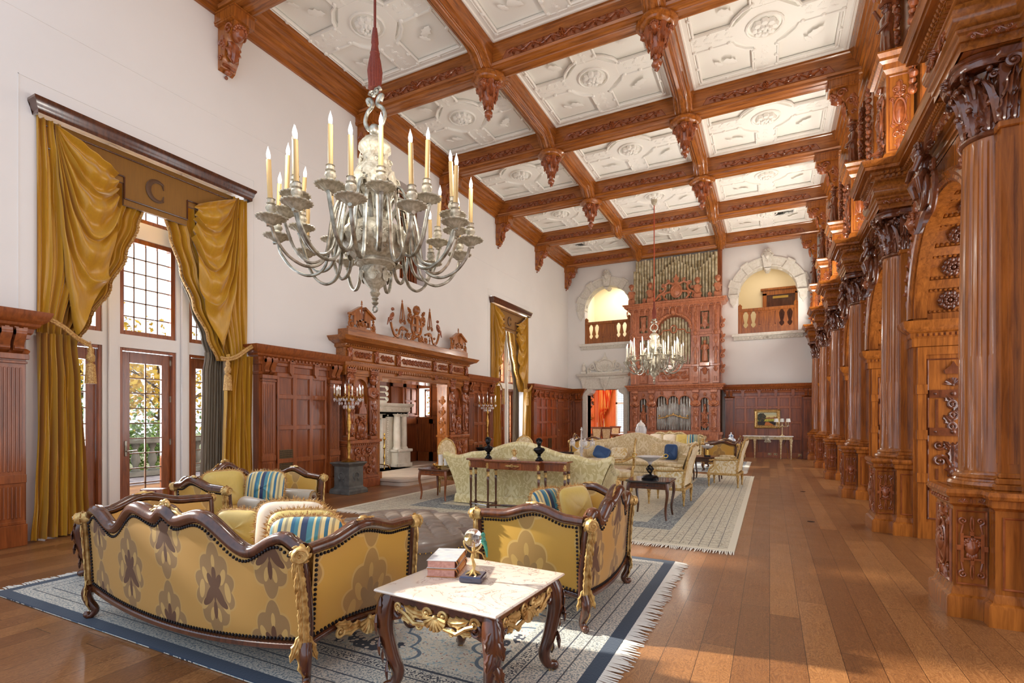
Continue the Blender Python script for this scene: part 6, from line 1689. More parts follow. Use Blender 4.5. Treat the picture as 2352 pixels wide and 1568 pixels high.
m.tube([(X(.7*cos(a)),of-.0,5.1+.68*sin(a)) for a in [pi*j/24 for j in range(25)]],.07,8)
for j in range(17): a=pi*(j+.5)/17; m.sph((X(.7*cos(a)),of-.06,5.1+.68*sin(a)),.05,6)
m.push(FR((X(0),of-.08,5.86),(1,0,0),(0,0,1))); mask(m,.3); m.pop()
for s in (1,-1):
    m.push(FR((X(s*.62),of+.01,5.75),(1,0,0),(0,0,1))); m.scroll((0,0),.1,1.3,0,s,.025); m.leaf((0,0),pi/2+s*.8,.2,.12,.04); m.leaf((0,0),-pi/2+s*.3,.2,.12,.04); m.pop()
    m.push(FR((X(s*1.21),of+.03,5.44),(1,0,0),(0,0,1)));
    m.prism([(-.03,-.34),(.03,-.34),(.09,-.1),(.06,.1),(.13,.3),(-.13,.3),(-.06,.1),(-.09,-.1)],-.02,.03); cartouche(m,.26,.5,.03); m.scroll((-.1,-.22),.07,1.3,0,1,.02); m.scroll((.1,-.22),.07,1.3,pi,-1,.02); m.pop()
    # hanging brackets and panels below
    m.push(FR((X(s*1.21),of-.02,3.25),(1,0,0),(0,0,1))); m.mold([(-.17,-.3),(.17,-.3),(.17,.24),(-.17,.24)],[(0,0),(-.01,.03),(-.03,0)],closed=True); m.leaf((0,.3),-pi/2,.3,.2,.09); m.scroll((0,-.2),.05,1.2,0,1,.02); m.pop()
    m.box(X(s*1.21-.2),X(s*1.21+.2),of-.2,of,3.58,3.74,.02)
    for q in (.86,1.62):
        m.push(FR((X(s*q),of-.06,3.1),(1,0,0),(0,0,1))); 
        for i in range(3): m.tube([(-.06+.06*i,-.1,.01),(-.06+.06*i,.08,.01)],.022,6)
        m.leaf((0,.5),-pi/2,.24,.16,.06); m.pop()
        m.push(TR(X(s*q),of-.1,3.68)); m.lathe([(.07,0),(.05,.05),(.06,.12),(.035,.2),(.06,.3),(.05,.42),(.03,.5),(.02,.6),(.035,.65),(.004,.8)],12); m.pop()
        m.tube([(X(s*q-.1),of-.08,4.2),(X(s*q-.08),of-.08,4.32),(X(s*q),of-.08,4.38),(X(s*q+.08),of-.08,4.32),(X(s*q+.1),of-.08,4.2)],.02,6)
        for i in range(5): m.push(FR((X(s*q),of-.06,5.1+.17*i),(1,0,0),(0,0,1))); m.leaf((0,0),-pi/2,.2,.12,.04,n=6); m.pop()
        m.push(FR((X(s*q),of-.09,4.92),(1,0,0),(0,0,1))); mask(m,.2); m.pop()
        m.push(FR((X(s*q),of-.06,4.65),(1,0,0),(0,0,1))); m.leaf((0,.1),-pi/2,.3,.14,.04,n=6); m.pop()
m.push(FR((X(0),of-.0,3.28),(1,0,0),(0,0,1))); m.mold([(-.62,-.26),(.62,-.26),(.62,.26),(-.62,.26)],[(0,0),(-.01,.03),(-.03,0)],closed=True); rinceau(m,1.1,.42,4,.022,.05); m.sph((0,0,.03),.08,8); m.pop()
# side scroll brackets on the right flank
for z in (5.2,4.6,4.0,3.4):
    m.push(FR((X(hw),22.05,z),(0,1,0),(0,0,1))); m.scroll((0,0),.12,1.3,0,1,.03); m.leaf((0,.1),pi/2,.3,.16,.06); m.pop()
    m.push(FR((X(hw-.02),21.9,z),(1,0,0),(0,0,1))); m.scroll((.08,0),.1,1.3,pi/2,1,.03); m.leaf((.05,.1),.9,.2,.12,.05); m.pop()
    m.push(FR((X(-hw+.02),21.9,z),(1,0,0),(0,0,1))); m.scroll((-.06,0),.08,1.3,pi/2,-1,.025); m.pop()
m.obj('upper_carving',M['worg'],org,50)
# arched main cornice
m=MB(); pth=[(X(hw+.0),YF),(X(hw+.0),of-.06),(X(-hw),of-.06),(X(-hw),YF)]
m.mold(pth,[(-o,z) for o,z in [(0,5.98),(.02,6.0),(.02,6.08),(.12,6.1),(.17,6.14),(.17,6.19),(.22,6.22),(.24,6.26),(0,6.28)]]); m.box(X(-hw),X(hw),of-.06,YF,5.98,6.27)
n=15
for i in range(n):
    c=-hw-.04+(2*hw+.08)*(i+.5)/n; 
    m.tube([(X(c+.1*cos(a)),of-.2,5.98+.1*sin(a)) for a in [pi*j/8 for j in range(9)]],.022,6)
    e=-hw-.04+(2*hw+.08)*i/n; m.push(TR(X(e),of-.2,5.82)); m.lathe([(.004,-.06),(.03,0),(.02,.04),(.035,.08),(.03,.16)],8); m.pop()
for i in range(70): m.sph((X(-2.0+i*.058),of-.27,6.2),.018,5)
m.box(X(-hw),X(hw),of-.2,of,6.04,6.12)
m.obj('arcaded_cornice',M['worg'],org,30)
# central armorial cresting
m=MB(); zt=6.28; ya,yb=of-.06,of-.0; c0=.12
Q=lambda pts: m.prism([(X(c0+a),zt+b) for a,b in pts],ya,yb,'y')
Q([(-1.1,0),(1.1,0),(1.1,.07),(-1.1,.07)])
FRO=lambda x,z: FR((X(c0+x),of-.04,zt+z),(1,0,0),(0,0,1))
m.tube([(X(c0+.2*cos(a)),of-.03,zt+.42+.25*sin(a)) for a in [2*pi*i/24 for i in range(24)]],.045,8,closed=True)
m.surf(lambda u,v:(X(c0+.17*v*cos(2*pi*u)),of-.03-.05*(1-v*v),zt+.42+.22*v*sin(2*pi*u)),20,4,cu=True)
Q([(-.12,.62),(.12,.62),(.16,.72),(.06,.78),(.12,.92),(.06,.98),(0,1.12),(-.06,.98),(-.12,.92),(-.06,.78),(-.16,.72)])
for s in (1,-1):
    m.push(FRO(0,0))
    m.tube([(s*.95,.05,0),(s*.8,.16,0),(s*.7,.3,0),(s*.5,.4,0),(s*.42,.55,0),(s*.45,.68,0),(s*.3,.78,0),(s*.12,.7,0)],.05,8)
    m.scroll((s*.5,.68),.09,1.3,0,s,.035); m.scroll((s*.3,.86),.06,1.2,0,s,.025); m.tube([(s*.2,.4,0),(s*.42,.36,0),(s*.5,.2,0),(s*.35,.06,0)],.045,8); m.sph((s*.5,.33,0),.09,8,(1,1,.4)); m.tube([(s*.68,.3,0),(s*.62,.16,0),(s*.72,.05,0)],.04,8)
    m.scroll((s*.62,.5),.06,1.2,0,s,.028); m.scroll((s*.92,.2),.07,1.2,pi,-s,.03)
    m.pop()
    Q([(s*1.28-.12,.0),(s*1.28+.12,.0),(s*1.28+.05,.1),(s*1.28+.09,.16),(s*1.28,.26),(s*1.28-.09,.16),(s*1.28-.05,.1)])
m.obj('armorial_cresting',M['worg'],org,40)
for s in (-1.7,-.93,.93,1.68):
    m=MB(); x=X(s+.02); m.box(x-.13,x+.13,of-.16,of+.06,6.28,6.48,.012)
    m.sph((x,of-.05,6.66),.14,12,(.85,.8,1.4)); m.push(FR((x,of-.13,6.98),(1,0,0),(0,0,1))); mask(m,.24); m.pop()
    m.prism([(x-.1,6.82),(x+.1,6.82),(x+.11,6.65),(x+.06,6.54),(x,6.5),(x-.06,6.54),(x-.11,6.65)],of-.21,of-.15,'y')
    for e in (1,-1): m.tube([(x+e*.1,of-.05,6.82),(x+e*.14,of-.14,6.72),(x+e*.09,of-.2,6.7)],[.04,.035,.03],6); m.tube([(x+e*.08,of-.08,6.5),(x+e*.09,of-.12,6.48)],.045,6)
    m.obj('heraldic_beast',M['worg'],org,50)
# statues in niches
for s in (-1.21,1.21):
    m=MB(); m.push(TR(X(s),of+.03,3.76)@RZ(pi/2)); statue(m,.85); m.pop(); m.obj('niche_figure',M['worg'],org,60)
# pipes
def pipe(x,y,z0,z1,r,mat,nm,foot=0):
    m=MB(); m.push(TR(x,y,0)); P=[]
    if foot: P+=[(r*.25,z0),(r,z0+foot),(r,z1)]
    else: P+=[(r,z0),(r,z1)]
    m.lathe(P+[(r*.86,z1),(r*.84,z1-.05)],14)
    if foot: m.box(-r*.5,r*.5,-r*1.06,-r*.8,z0+foot+.02,z0+foot+.09)
    m.pop(); m.obj(nm,mat,org,40)
tz=[(0,7.75),(5,7.27),(14,8.02),(21,7.5),(27,8.14)]
def lin(t,x):
    for (a,b),(c,d) in zip(t,t[1:]):
        if x<=c: return b+(d-b)*(x-a)/(c-a)
    return t[-1][1]
for i in range(28): pipe(X(-1.62+.12*i),of+.2,6.2,lin(tz,i),.05,M['pipe'],'facade_pipe')
for i in range(27): pipe(X(-1.56+.12*i),of+.36,6.2,8.22-.015*((i*5)%3),.052,M['pipe'],'rear_pipe')
for i in range(11): x=-.6+.12*i; pipe(X(x),of+.2,3.72,5.05+sqrt(max(0,.62**2-x*x)),.052,M['pipe'],'arch_pipe',.5)
for s in (-1.21,1.21):
    for k in (-.11,0,.11): pipe(X(s+k),of+.22,3.72,5.9,.045,M['pipe'],'side_pipe'); pipe(X(s+k),of+.2,1.05,2.34,.045,M['pipe2'],'side_pipe')
for i in range(12): pipe(X(-.62+.113*i),of+.22,1.05,2.46,.05,M['pipe2'],'large_pipe')
for i in range(26): x=-.65+.052*i; pipe(X(x),of+.06,1.04,1.98+.17*(1-abs(x)/.65)*(1+.0)+(.05 if abs(abs(x)-.4)<.08 else 0),.02,M['pipe2'],'small_pipe',.22)
m=MB(); m.tube(spl([(X(-.6),of-.0,1.52),(X(-.4),of-.02,1.54),(X(-.2),of-.02,1.6),(X(0),of-.02,1.66),(X(.2),of-.02,1.6),(X(.4),of-.02,1.54),(X(.6),of,1.52)],5),.03,8)
for x in (-.55,-.24,0,.26,.55): m.sph((X(x),of-.02,1.62+.08*(x==0)),.04,8)
m.obj('gilt_pipe_band',M['gild'],org,50)
m=MB(); m.tube([(X(-.66),of+.1,4.98),(X(-.5),of+.1,5.0),(X(-.42),of+.1,5.14),(X(-.2),of+.1,5.14),(X(-.12),of+.1,5.17)],.03,6); m.tube([(X(.66),of+.1,4.98),(X(.5),of+.1,5.0),(X(.42),of+.1,5.14),(X(.2),of+.1,5.14),(X(.12),of+.1,5.17)],.03,6)
m.tube([(X(.12*cos(a)),of+.1,5.17+.16*sin(a)) for a in [2*pi*i/8 for i in range(8)]],.035,6,closed=True); m.obj('wooden_pipe_band',M['worg'],org,40)
m=MB(); m.box(X(1.66),X(1.82),of+.3,YF,6.25,8.3); m.obj('flank_post',M['wred'],org,0)
# picture, outlets on the right wainscot
t=thing('framed_painting','gilt framed landscape painting hung on the oak panelling above the marble console','painting',(-.08,YF-.24,1.5),0,world=True)
yy=YF-.2; PX0,PX1,PZ0,PZ1=-.54,.36,1.13,1.86
m=MB(); m.mold([(PX0,0),(PX1,0)],[(0,0),(0,0)]) if False else None
m.push(FR(((PX0+PX1)/2,yy,(PZ0+PZ1)/2),(1,0,0),(0,0,1))); w,hh=(PX1-PX0)/2,(PZ1-PZ0)/2
m.mold([(-w,-hh),(w,-hh),(w,hh),(-w,hh)],[(0,0),(0,.03),(-.03,.07),(-.06,.05),(-.09,.06),(-.12,.02),(-.12,.0)],closed=True)
for i in range(24): m.sph((-w+.03+i*(2*w-.06)/23,-hh+.045,.06),.018,5); m.sph((-w+.03+i*(2*w-.06)/23,hh-.045,.06),.018,5)
for sx in (1,-1):
    for sy in (1,-1): m.leaf((sx*(w-.02),sy*(hh-.02)),atan2(-sy,-sx),.2,.12,.04); m.rosette((sx*(w-.03),sy*(hh-.03)),.05,6,.09,1)
m.pop(); m.obj('carved_gilt_frame',M['gild'],t,40)
def m_land():
    m,nt,b,h=newmat('landscape_canvas',.5,0); u,v=uvxy(h)
    n=noise(h,coords(h,'UV',(9,9,9)),1,4); n2=noise(h,coords(h,'UV',(3,3,3)),1,3)
    sky=ramp(h,v,[(.5,srgb(232,206,120)),(.9,srgb(176,178,150))])
    hill=h.mix(h.math('GREATER_THAN',n,.5),srgb(160,160,62),srgb(196,186,70))
    dark=h.mix(h.math('GREATER_THAN',n,.55),srgb(46,52,40),srgb(96,72,40))
    hor=h.math('ADD',.52,h.math('MULTIPLY',n2,.1))
    c=h.mix(h.math('GREATER_THAN',v,hor),hill,sky)
    far=h.math('MULTIPLY',h.math('GREATER_THAN',v,.5),h.math('LESS_THAN',v,h.math('ADD',.5,h.math('MULTIPLY',h.math('MULTIPLY',n,u),.36))))
    c=h.mix(far,c,srgb(150,100,60))
    # big tree left
    dx=h.math('DIVIDE',h.math('SUBTRACT',u,.22),.24); dy=h.math('DIVIDE',h.math('SUBTRACT',v,.62),.34)
    r=h.math('ADD',h.math('SQRT',h.math('ADD',h.math('MULTIPLY',dx,dx),h.math('MULTIPLY',dy,dy))),h.math('MULTIPLY',h.math('SUBTRACT',n,.5),.7))
    c=h.mix(h.math('LESS_THAN',r,.95),c,dark)
    low=h.math('LESS_THAN',v,h.math('ADD',.22,h.math('MULTIPLY',n2,.2))); c=h.mix(low,c,srgb(44,34,34))
    px=h.math('ABSOLUTE',h.math('SUBTRACT',u,h.math('ADD',.45,h.math('MULTIPLY',h.math('SUBTRACT',.35,v),.5)))); path=h.math('MULTIPLY',h.math('LESS_THAN',v,.26),h.math('LESS_THAN',px,h.math('SUBTRACT',.26,h.math('MULTIPLY',v,.7))))
    c=h.mix(path,c,srgb(190,112,50)); h.link(c,b.inputs['Base Color']); return m
m=MB(); m.box(PX0+.11,PX1-.11,yy-.02,yy-.01,PZ0+.11,PZ1-.11)
m.obj('canvas',m_land(),t,0,uv=lambda c:((c[0]-PX0-.11)/(PX1-PX0-.22),(c[2]-PZ0-.11)/(PZ1-PZ0-.22)))
for i,(x,l) in enumerate(((.0,'left one of the pair of cream wall outlets under the marble console'),(.2,'right one of the pair of cream wall outlets under the marble console'),(1.02,'cream wall outlet with a plugged lamp cord right of the marble console'))):
    t=thing('wall_outlet',l,'outlet',(x,YF-.2,.14),0,None); m=MB(); m.box(-.06,.06,-.012,.0,-.035,.035,.004); m.obj('plate',M['cream'],t,0)
    m=MB(); [m.box(a-.014,a+.014,-.016,-.01,-.018,.018,.003) for a in (-.03,.03)]; m.obj('socket',M['black'],t,0)
# ---------- chandeliers ----------
def chandelier(cm):
    t=thing('chandelier','','chandelier',(0,0,0),0,'silver candle chandeliers')
    m=MB()
    pr=[(0,.10),(.03,.11),(.05,.14),(.035,.165),(.05,.19),(.095,.23),(.122,.30),(.125,.34),(.112,.37),(.115,.385),(.165,.40),(.178,.43),(.172,.455),(.20,.47),(.235,.50),(.285,.57),(.31,.64),(.305,.69),(.265,.745),(.19,.79),(.15,.81),(.12,.85),(.105,.93),(.11,1.0),(.15,1.05),(.185,1.10),(.21,1.17),(.205,1.23),(.175,1.29),(.135,1.36),(.115,1.42),(.112,1.46),(.15,1.50),(.152,1.53),(.125,1.57),(.10,1.60),(.06,1.62),(.03,1.64)]
    m.lathe(pr,64,lambda a,z:1+.022*sin(9*a+8*z)*sin(14*z)+.012*cos(18*a-20*z))
    m.obj('baluster_body',M['silver2'],t,60)
    m=MB()
    for (z,r,n,L) in ((.62,.315,9,.2),(.52,.25,9,.14),(.30,.128,6,.13),(1.16,.212,8,.18),(1.36,.14,6,.14)):
        for i in range(n):
            a=2*pi*i/n
            m.push(TR(r*cos(a),r*sin(a),z)@FR((0,0,0),(-sin(a),cos(a),0),(0,0,1))); m.leaf((0,-L*.4),pi/2+.3,L,L*.5,.012,bend=-1,n=6); m.leaf((0,-L*.4),pi/2-.7,L*.7,L*.4,.012,bend=1.4,n=6); m.scroll((L*.3,.0),L*.25,1.2,0,1,.008,seg=5,n=12); m.pop()
    m.tube([(.18*cos(a),.18*sin(a),.42) for a in [2*pi*i/32 for i in range(32)]],.012,6,closed=True)
    m.obj('pierced_scrollwork',M['silver2'],t,60)
    m=MB(); m.lathe([(.0,.02),(.02,.03),(.035,.05),(.018,.07),(.035,.09),(.02,.11)],16); m.tube([(.028*cos(a),0,-.01+.028*sin(a)) for a in [2*pi*i/14 for i in range(14)]],.009,6,closed=True)
    m.obj('finial_ring',M['silver'],t,50)
    # scrolled hooks
    m=MB(); m.sph((0,0,1.69),.058,14)
    for s in (1,-1):
        m.push(FR((0,0,0),(s,0,0),(0,0,1)))
        m.tube(spl([(.02,1.70,0),(.08,1.72,0),(.12,1.80,0),(.09,1.88,0),(.03,1.93,0),(.05,1.99,0),(.09,2.0,0),(.07,1.95,0)],6),[.02]*42+[.018],8); m.scroll((.035,2.05),.04,1.2,0,1,.016); m.pop()
    m.obj('scrolled_hanger',M['silver'],t,50)
    # tassel + cord
    m=MB(); m.lathe([(.06,2.08),(.055,2.12),(.065,2.25),(.05,2.36),(.045,2.40),(.03,2.50),(.035,2.52),(.028,2.6),(.02,2.66)],40,lambda a,z:1+(.09*cos(16*a) if z<2.38 else .0)); 
    m.tube([(.036*cos(a),.036*sin(a),2.42) for a in [2*pi*i/14 for i in range(14)]],.012,6,closed=True)
    m.obj('tassel_cover',M['cord'],t,50)
    return t
def chand_finish(t,H,candmat,cordmat,rows):
    m=MB(); m.tube([(0,0,2.6),(0,0,H)],.013 if candmat is M['candle'] else .016,8); m.sph((0,0,H-.9),.024,8); m.obj('cord',cordmat,t,50)
    m=MB(); m.lathe([(.02,H-.32),(.05,H-.3),(.09,H-.22),(.1,H-.1),(.14,H-.03),(.14,H)],20,lambda a,z:1+.06*cos(8*a)); m.obj('ceiling_cup',M['silver2'],t,50)
    # prototypes
    am=pan=cn=bl=None
    rnd=random.Random(3)
    for (n,z,R,ph,zr,rr) in rows:
        am=None
        for i in range(n):
            a=2*pi*(i+ph)/n; rot=RZ(a)
            if am is None:
                m=MB(); pts=spl([(.16,0,zr),(rr*.55,0,zr+.02),(R*.42,0,zr-.12),(R*.62,0,zr-.26),(R*.82,0,z-.22),(R*.93,0,z-.12),(R*.9,0,z-.07),(R*1.03,0,z-.062)],6)
                # arm leaves the body, loops down and rises to the pan
                pts=spl([(.13,0,zr),(.22,0,zr+.20),(.34,0,zr+.17),(.40,0,zr-.02),(.46,0,z-.26),(.60,0,z-.36),(.76,0,z-.30),(.87,0,z-.16),(.90,0,z-.065),(R*1.04,0,z-.06)],6) if R>.9 else spl([(.12,0,zr),(.19,0,zr+.2),(.29,0,zr+.16),(.36,0,zr-.1),(.44,0,z-.36),(.58,0,z-.44),(.70,0,z-.34),(.77,0,z-.16),(.80,0,z-.065),(R*1.05,0,z-.06)],6)
                m.tube(pts,.0145,6,up=(0,1,0),flat=1.3); am=m.obj('arm',M['silver'],t,50); am.matrix_local=rot; q=am
            else: q=am.copy(); C.objects.link(q); q.parent=t; q.matrix_local=rot
            P=TR(R*cos(a),R*sin(a),z)@RZ(a)
            tilt=RX(rnd.uniform(-.05,.05))@RY(rnd.uniform(-.05,.05))
            if pan is None:
                m=MB(); m.lathe([(0,-.075),(.02,-.07),(.018,-.055),(.04,-.045),(.065,-.02),(.085,-.005),(.118,.0),(.122,.008),(.115,.012),(.075,.006),(.035,.012),(.028,.025),(.04,.04),(.03,.055),(.045,.08),(.04,.105),(.028,.115),(.04,.125),(.028,.13),(.028,.16),(.036,.165)],36,lambda aa,z:1+(.06*cos(18*aa) if z<.013 else .03*cos(12*aa))); pan=m.obj('drip_pan',M['silver2'],t,50); q=pan
                m=MB(); m.lathe([(.021,.13),(.020,.50),(.0,.50)],14); cn=m.obj('candle',candmat,t,50)
                m=MB(); m.lathe([(.01,.50),(.016,.52),(.018,.545),(.012,.575),(.004,.60),(.001,.615)],10); bl=m.obj('flame_bulb',M['bulb'],cn,60)
                pan.matrix_local=P; cn.matrix_local=P@tilt
            else:
                q=pan.copy(); C.objects.link(q); q.parent=t; q.matrix_local=P
                q=cn.copy(); C.objects.link(q); q.parent=t; q.matrix_local=P@tilt
                b2=bl.copy(); C.objects.link(b2); b2.parent=q
    return t
mb_,nt_,b_,h_=newmat('bulb',.05,0,(.95,.97,1,1)); b_.inputs['Transmission Weight'].default_value=.6; b_.inputs['Emission Color'].default_value=(1,.97,.92,1); b_.inputs['Emission Strength'].default_value=.5; M['bulb']=mb_
rows=[(12,.66,.905,.0,.78,.4),(12,.82,.775,.5,.92,.4)]
c1=chandelier(0); c1.location=(-3.36,3.80,2.59); c1['label']='large silver chandelier with ivory candles hanging in the foreground'
chand_finish(c1,ZC-2.59,M['candle'],M['cord'],rows)
c2=chandelier(0); c2.location=(-3.38,17.15,2.69); c2['label']='smaller looking silver chandelier with white candles hanging far away before the organ'
chand_finish(c2,ZC-2.69,M['candlew'],M['cordr'],rows)
# ---------- rugs ----------
def rug_mat(name,kind):
    m,nt,b,h=newmat(name,.9,0); b.inputs['Sheen Weight'].default_value=.2
    u,v=uvxy(h)   # metres from centre
    X,Y=(2.6,1.85) if kind==1 else ((3.07,4.2) if kind==2 else (2.9,2.3))
    au=h.math('SUBTRACT',X,h.math('ABSOLUTE',u)); av=h.math('SUBTRACT',Y,h.math('ABSOLUTE',v)); e=h.math('MINIMUM',au,av)
    cb=nt.nodes.new('ShaderNodeCombineXYZ'); h.link(u,cb.inputs[0]); h.link(v,cb.inputs[1]); V=cb.outputs[0]
    n1=noise(h,V,26,3,.5,1.5); n2=noise(h,V,70,3,.6,.5); n3=noise(h,V,5,3,.5,1)
    fl=nt.nodes.new('ShaderNodeTexVoronoi'); fl.inputs['Scale'].default_value=9; h.link(V,fl.inputs['Vector'])
    fl2=nt.nodes.new('ShaderNodeTexVoronoi'); fl2.inputs['Scale'].default_value=26; h.link(V,fl2.inputs['Vector'])
    if kind==1:
        ivory=srgb(214,208,190); blue=srgb(126,160,172); navy=srgb(22,34,52); tan=srgb(186,168,140); red=srgb(150,84,72)
        c=h.mix(h.math('GREATER_THAN',n1,.56),ivory,srgb(178,190,186)); c=h.mix(h.math('GREATER_THAN',n2,.6),c,tan)
        c=h.mix(h.math('LESS_THAN',fl2.outputs[0],.16),c,red); c=h.mix(h.math('GREATER_THAN',n1,.64),c,blue)
        # medallions in a lattice: navy floral roundels and pale stars
        o,l,p,d=medallion(h,u,v,1.05,.95,(.5,.3)); 
        nv=h.mix(h.math('LESS_THAN',fl2.outputs[0],.42),navy,srgb(216,206,190)); nv=h.mix(h.math('LESS_THAN',fl2.outputs[0],.14),nv,tan)
        c=h.mix(h.math('MAXIMUM',p,d),c,nv); c=h.mix(l,c,srgb(90,110,126))
        # borders
        def band(a,b_,col,c): return h.mix(h.math('MULTIPLY',h.math('GREATER_THAN',e,a),h.math('LESS_THAN',e,b_)),c,col)
        gb=h.mix(h.math('GREATER_THAN',n2,.52),srgb(206,198,180),srgb(120,128,128))
        c=band(0,.62,gb,c)
        c=band(.55,.57,navy,c); c=band(.46,.53,h.mix(h.math('GREATER_THAN',n2,.5),navy,ivory),c); c=band(.44,.45,navy,c); c=band(.3,.31,navy,c); c=band(.2,.21,srgb(60,60,60),c)
        c=band(0,.1,srgb(18,44,66),c)
    else:
        base=h.mix(n3,srgb(212,200,164),srgb(184,176,150)) if kind==2 else h.mix(n3,srgb(206,208,204),srgb(150,168,182))
        c=h.mix(h.math('GREATER_THAN',n1,.58),base,srgb(146,128,96)); c=h.mix(h.math('GREATER_THAN',n2,.63),c,srgb(112,104,90))
        ed=lambda a,b_: h.math('MULTIPLY',h.math('GREATER_THAN',e,a),h.math('LESS_THAN',e,b_))
        dk=h.mix(h.math('GREATER_THAN',n1,.5),srgb(150,152,140),srgb(38,42,48))
        c=h.mix(ed(.85,1.25),c,dk)
        fr=h.math('GREATER_THAN',h.math('FRACT',h.math('MULTIPLY',u,9)),.93); fr2=h.math('GREATER_THAN',h.math('FRACT',h.math('MULTIPLY',v,7)),.95)
        c=h.mix(h.math('MULTIPLY',h.math('MAXIMUM',fr,fr2),ed(.12,.8)),c,srgb(80,66,56))
        c=h.mix(ed(0,.08),c,srgb(214,204,176))
    h.link(c,b.inputs['Base Color']); bump(h,b,n2,.4,.006); return m
def rug(name,label,cx,cy,hx,hy,kind,ends,fr_col):
    t=thing(name,label,'rug',(cx,cy,0),0)
    m=MB(); n=60
    m.box(-hx,hx,-hy,hy,.001,.016,.004); m.obj('woven_pile',rug_mat('rug_%d'%kind,kind),t,0,uv='xy')
    rnd=random.Random(kind)
    for (ax,s) in ends:
        m=MB()
        L=hy if ax=='x' else hx; cnt=int(L*2/.022)
        for i in range(cnt):
            q=-L+2*L*(i+.5)/cnt; ln=.10+.05*rnd.random(); w=rnd.uniform(-.02,.02); z=.006+.008*rnd.random()
            a=(hx if ax=='x' else hy)
            P=[(s*a*1.0-.0*s,q,.011),(s*(a+ln*.5),q+w*.6,z),(s*(a+ln),q+w,.005)]
            if ax=='y': P=[(y,x,zz) for x,y,zz in P]
            m.tube(P,[.008,.007,.003],4)
        m.obj('knotted_fringe',fr_col,t,30)
    return t
M['fr1']=plain('rug_fringe',srgb(226,220,206),.9)
rug('persian_rug','ivory and blue patterned rug with navy edge under the nearest seating group',-3.5,3.85,2.6,1.85,1,[('x',1),('x',-1)],M['fr1'])
rug('persian_rug','large beige patterned rug under the middle camelback sofas',-3.43,10.6,3.07,4.2,2,[('y',-1),('y',1)],M['fr1'])
rug('persian_rug','pale blue grey rug under the farthest seating group',-3.4,17.6,2.7,2.1,3,[('x',1)],M['fr1'])
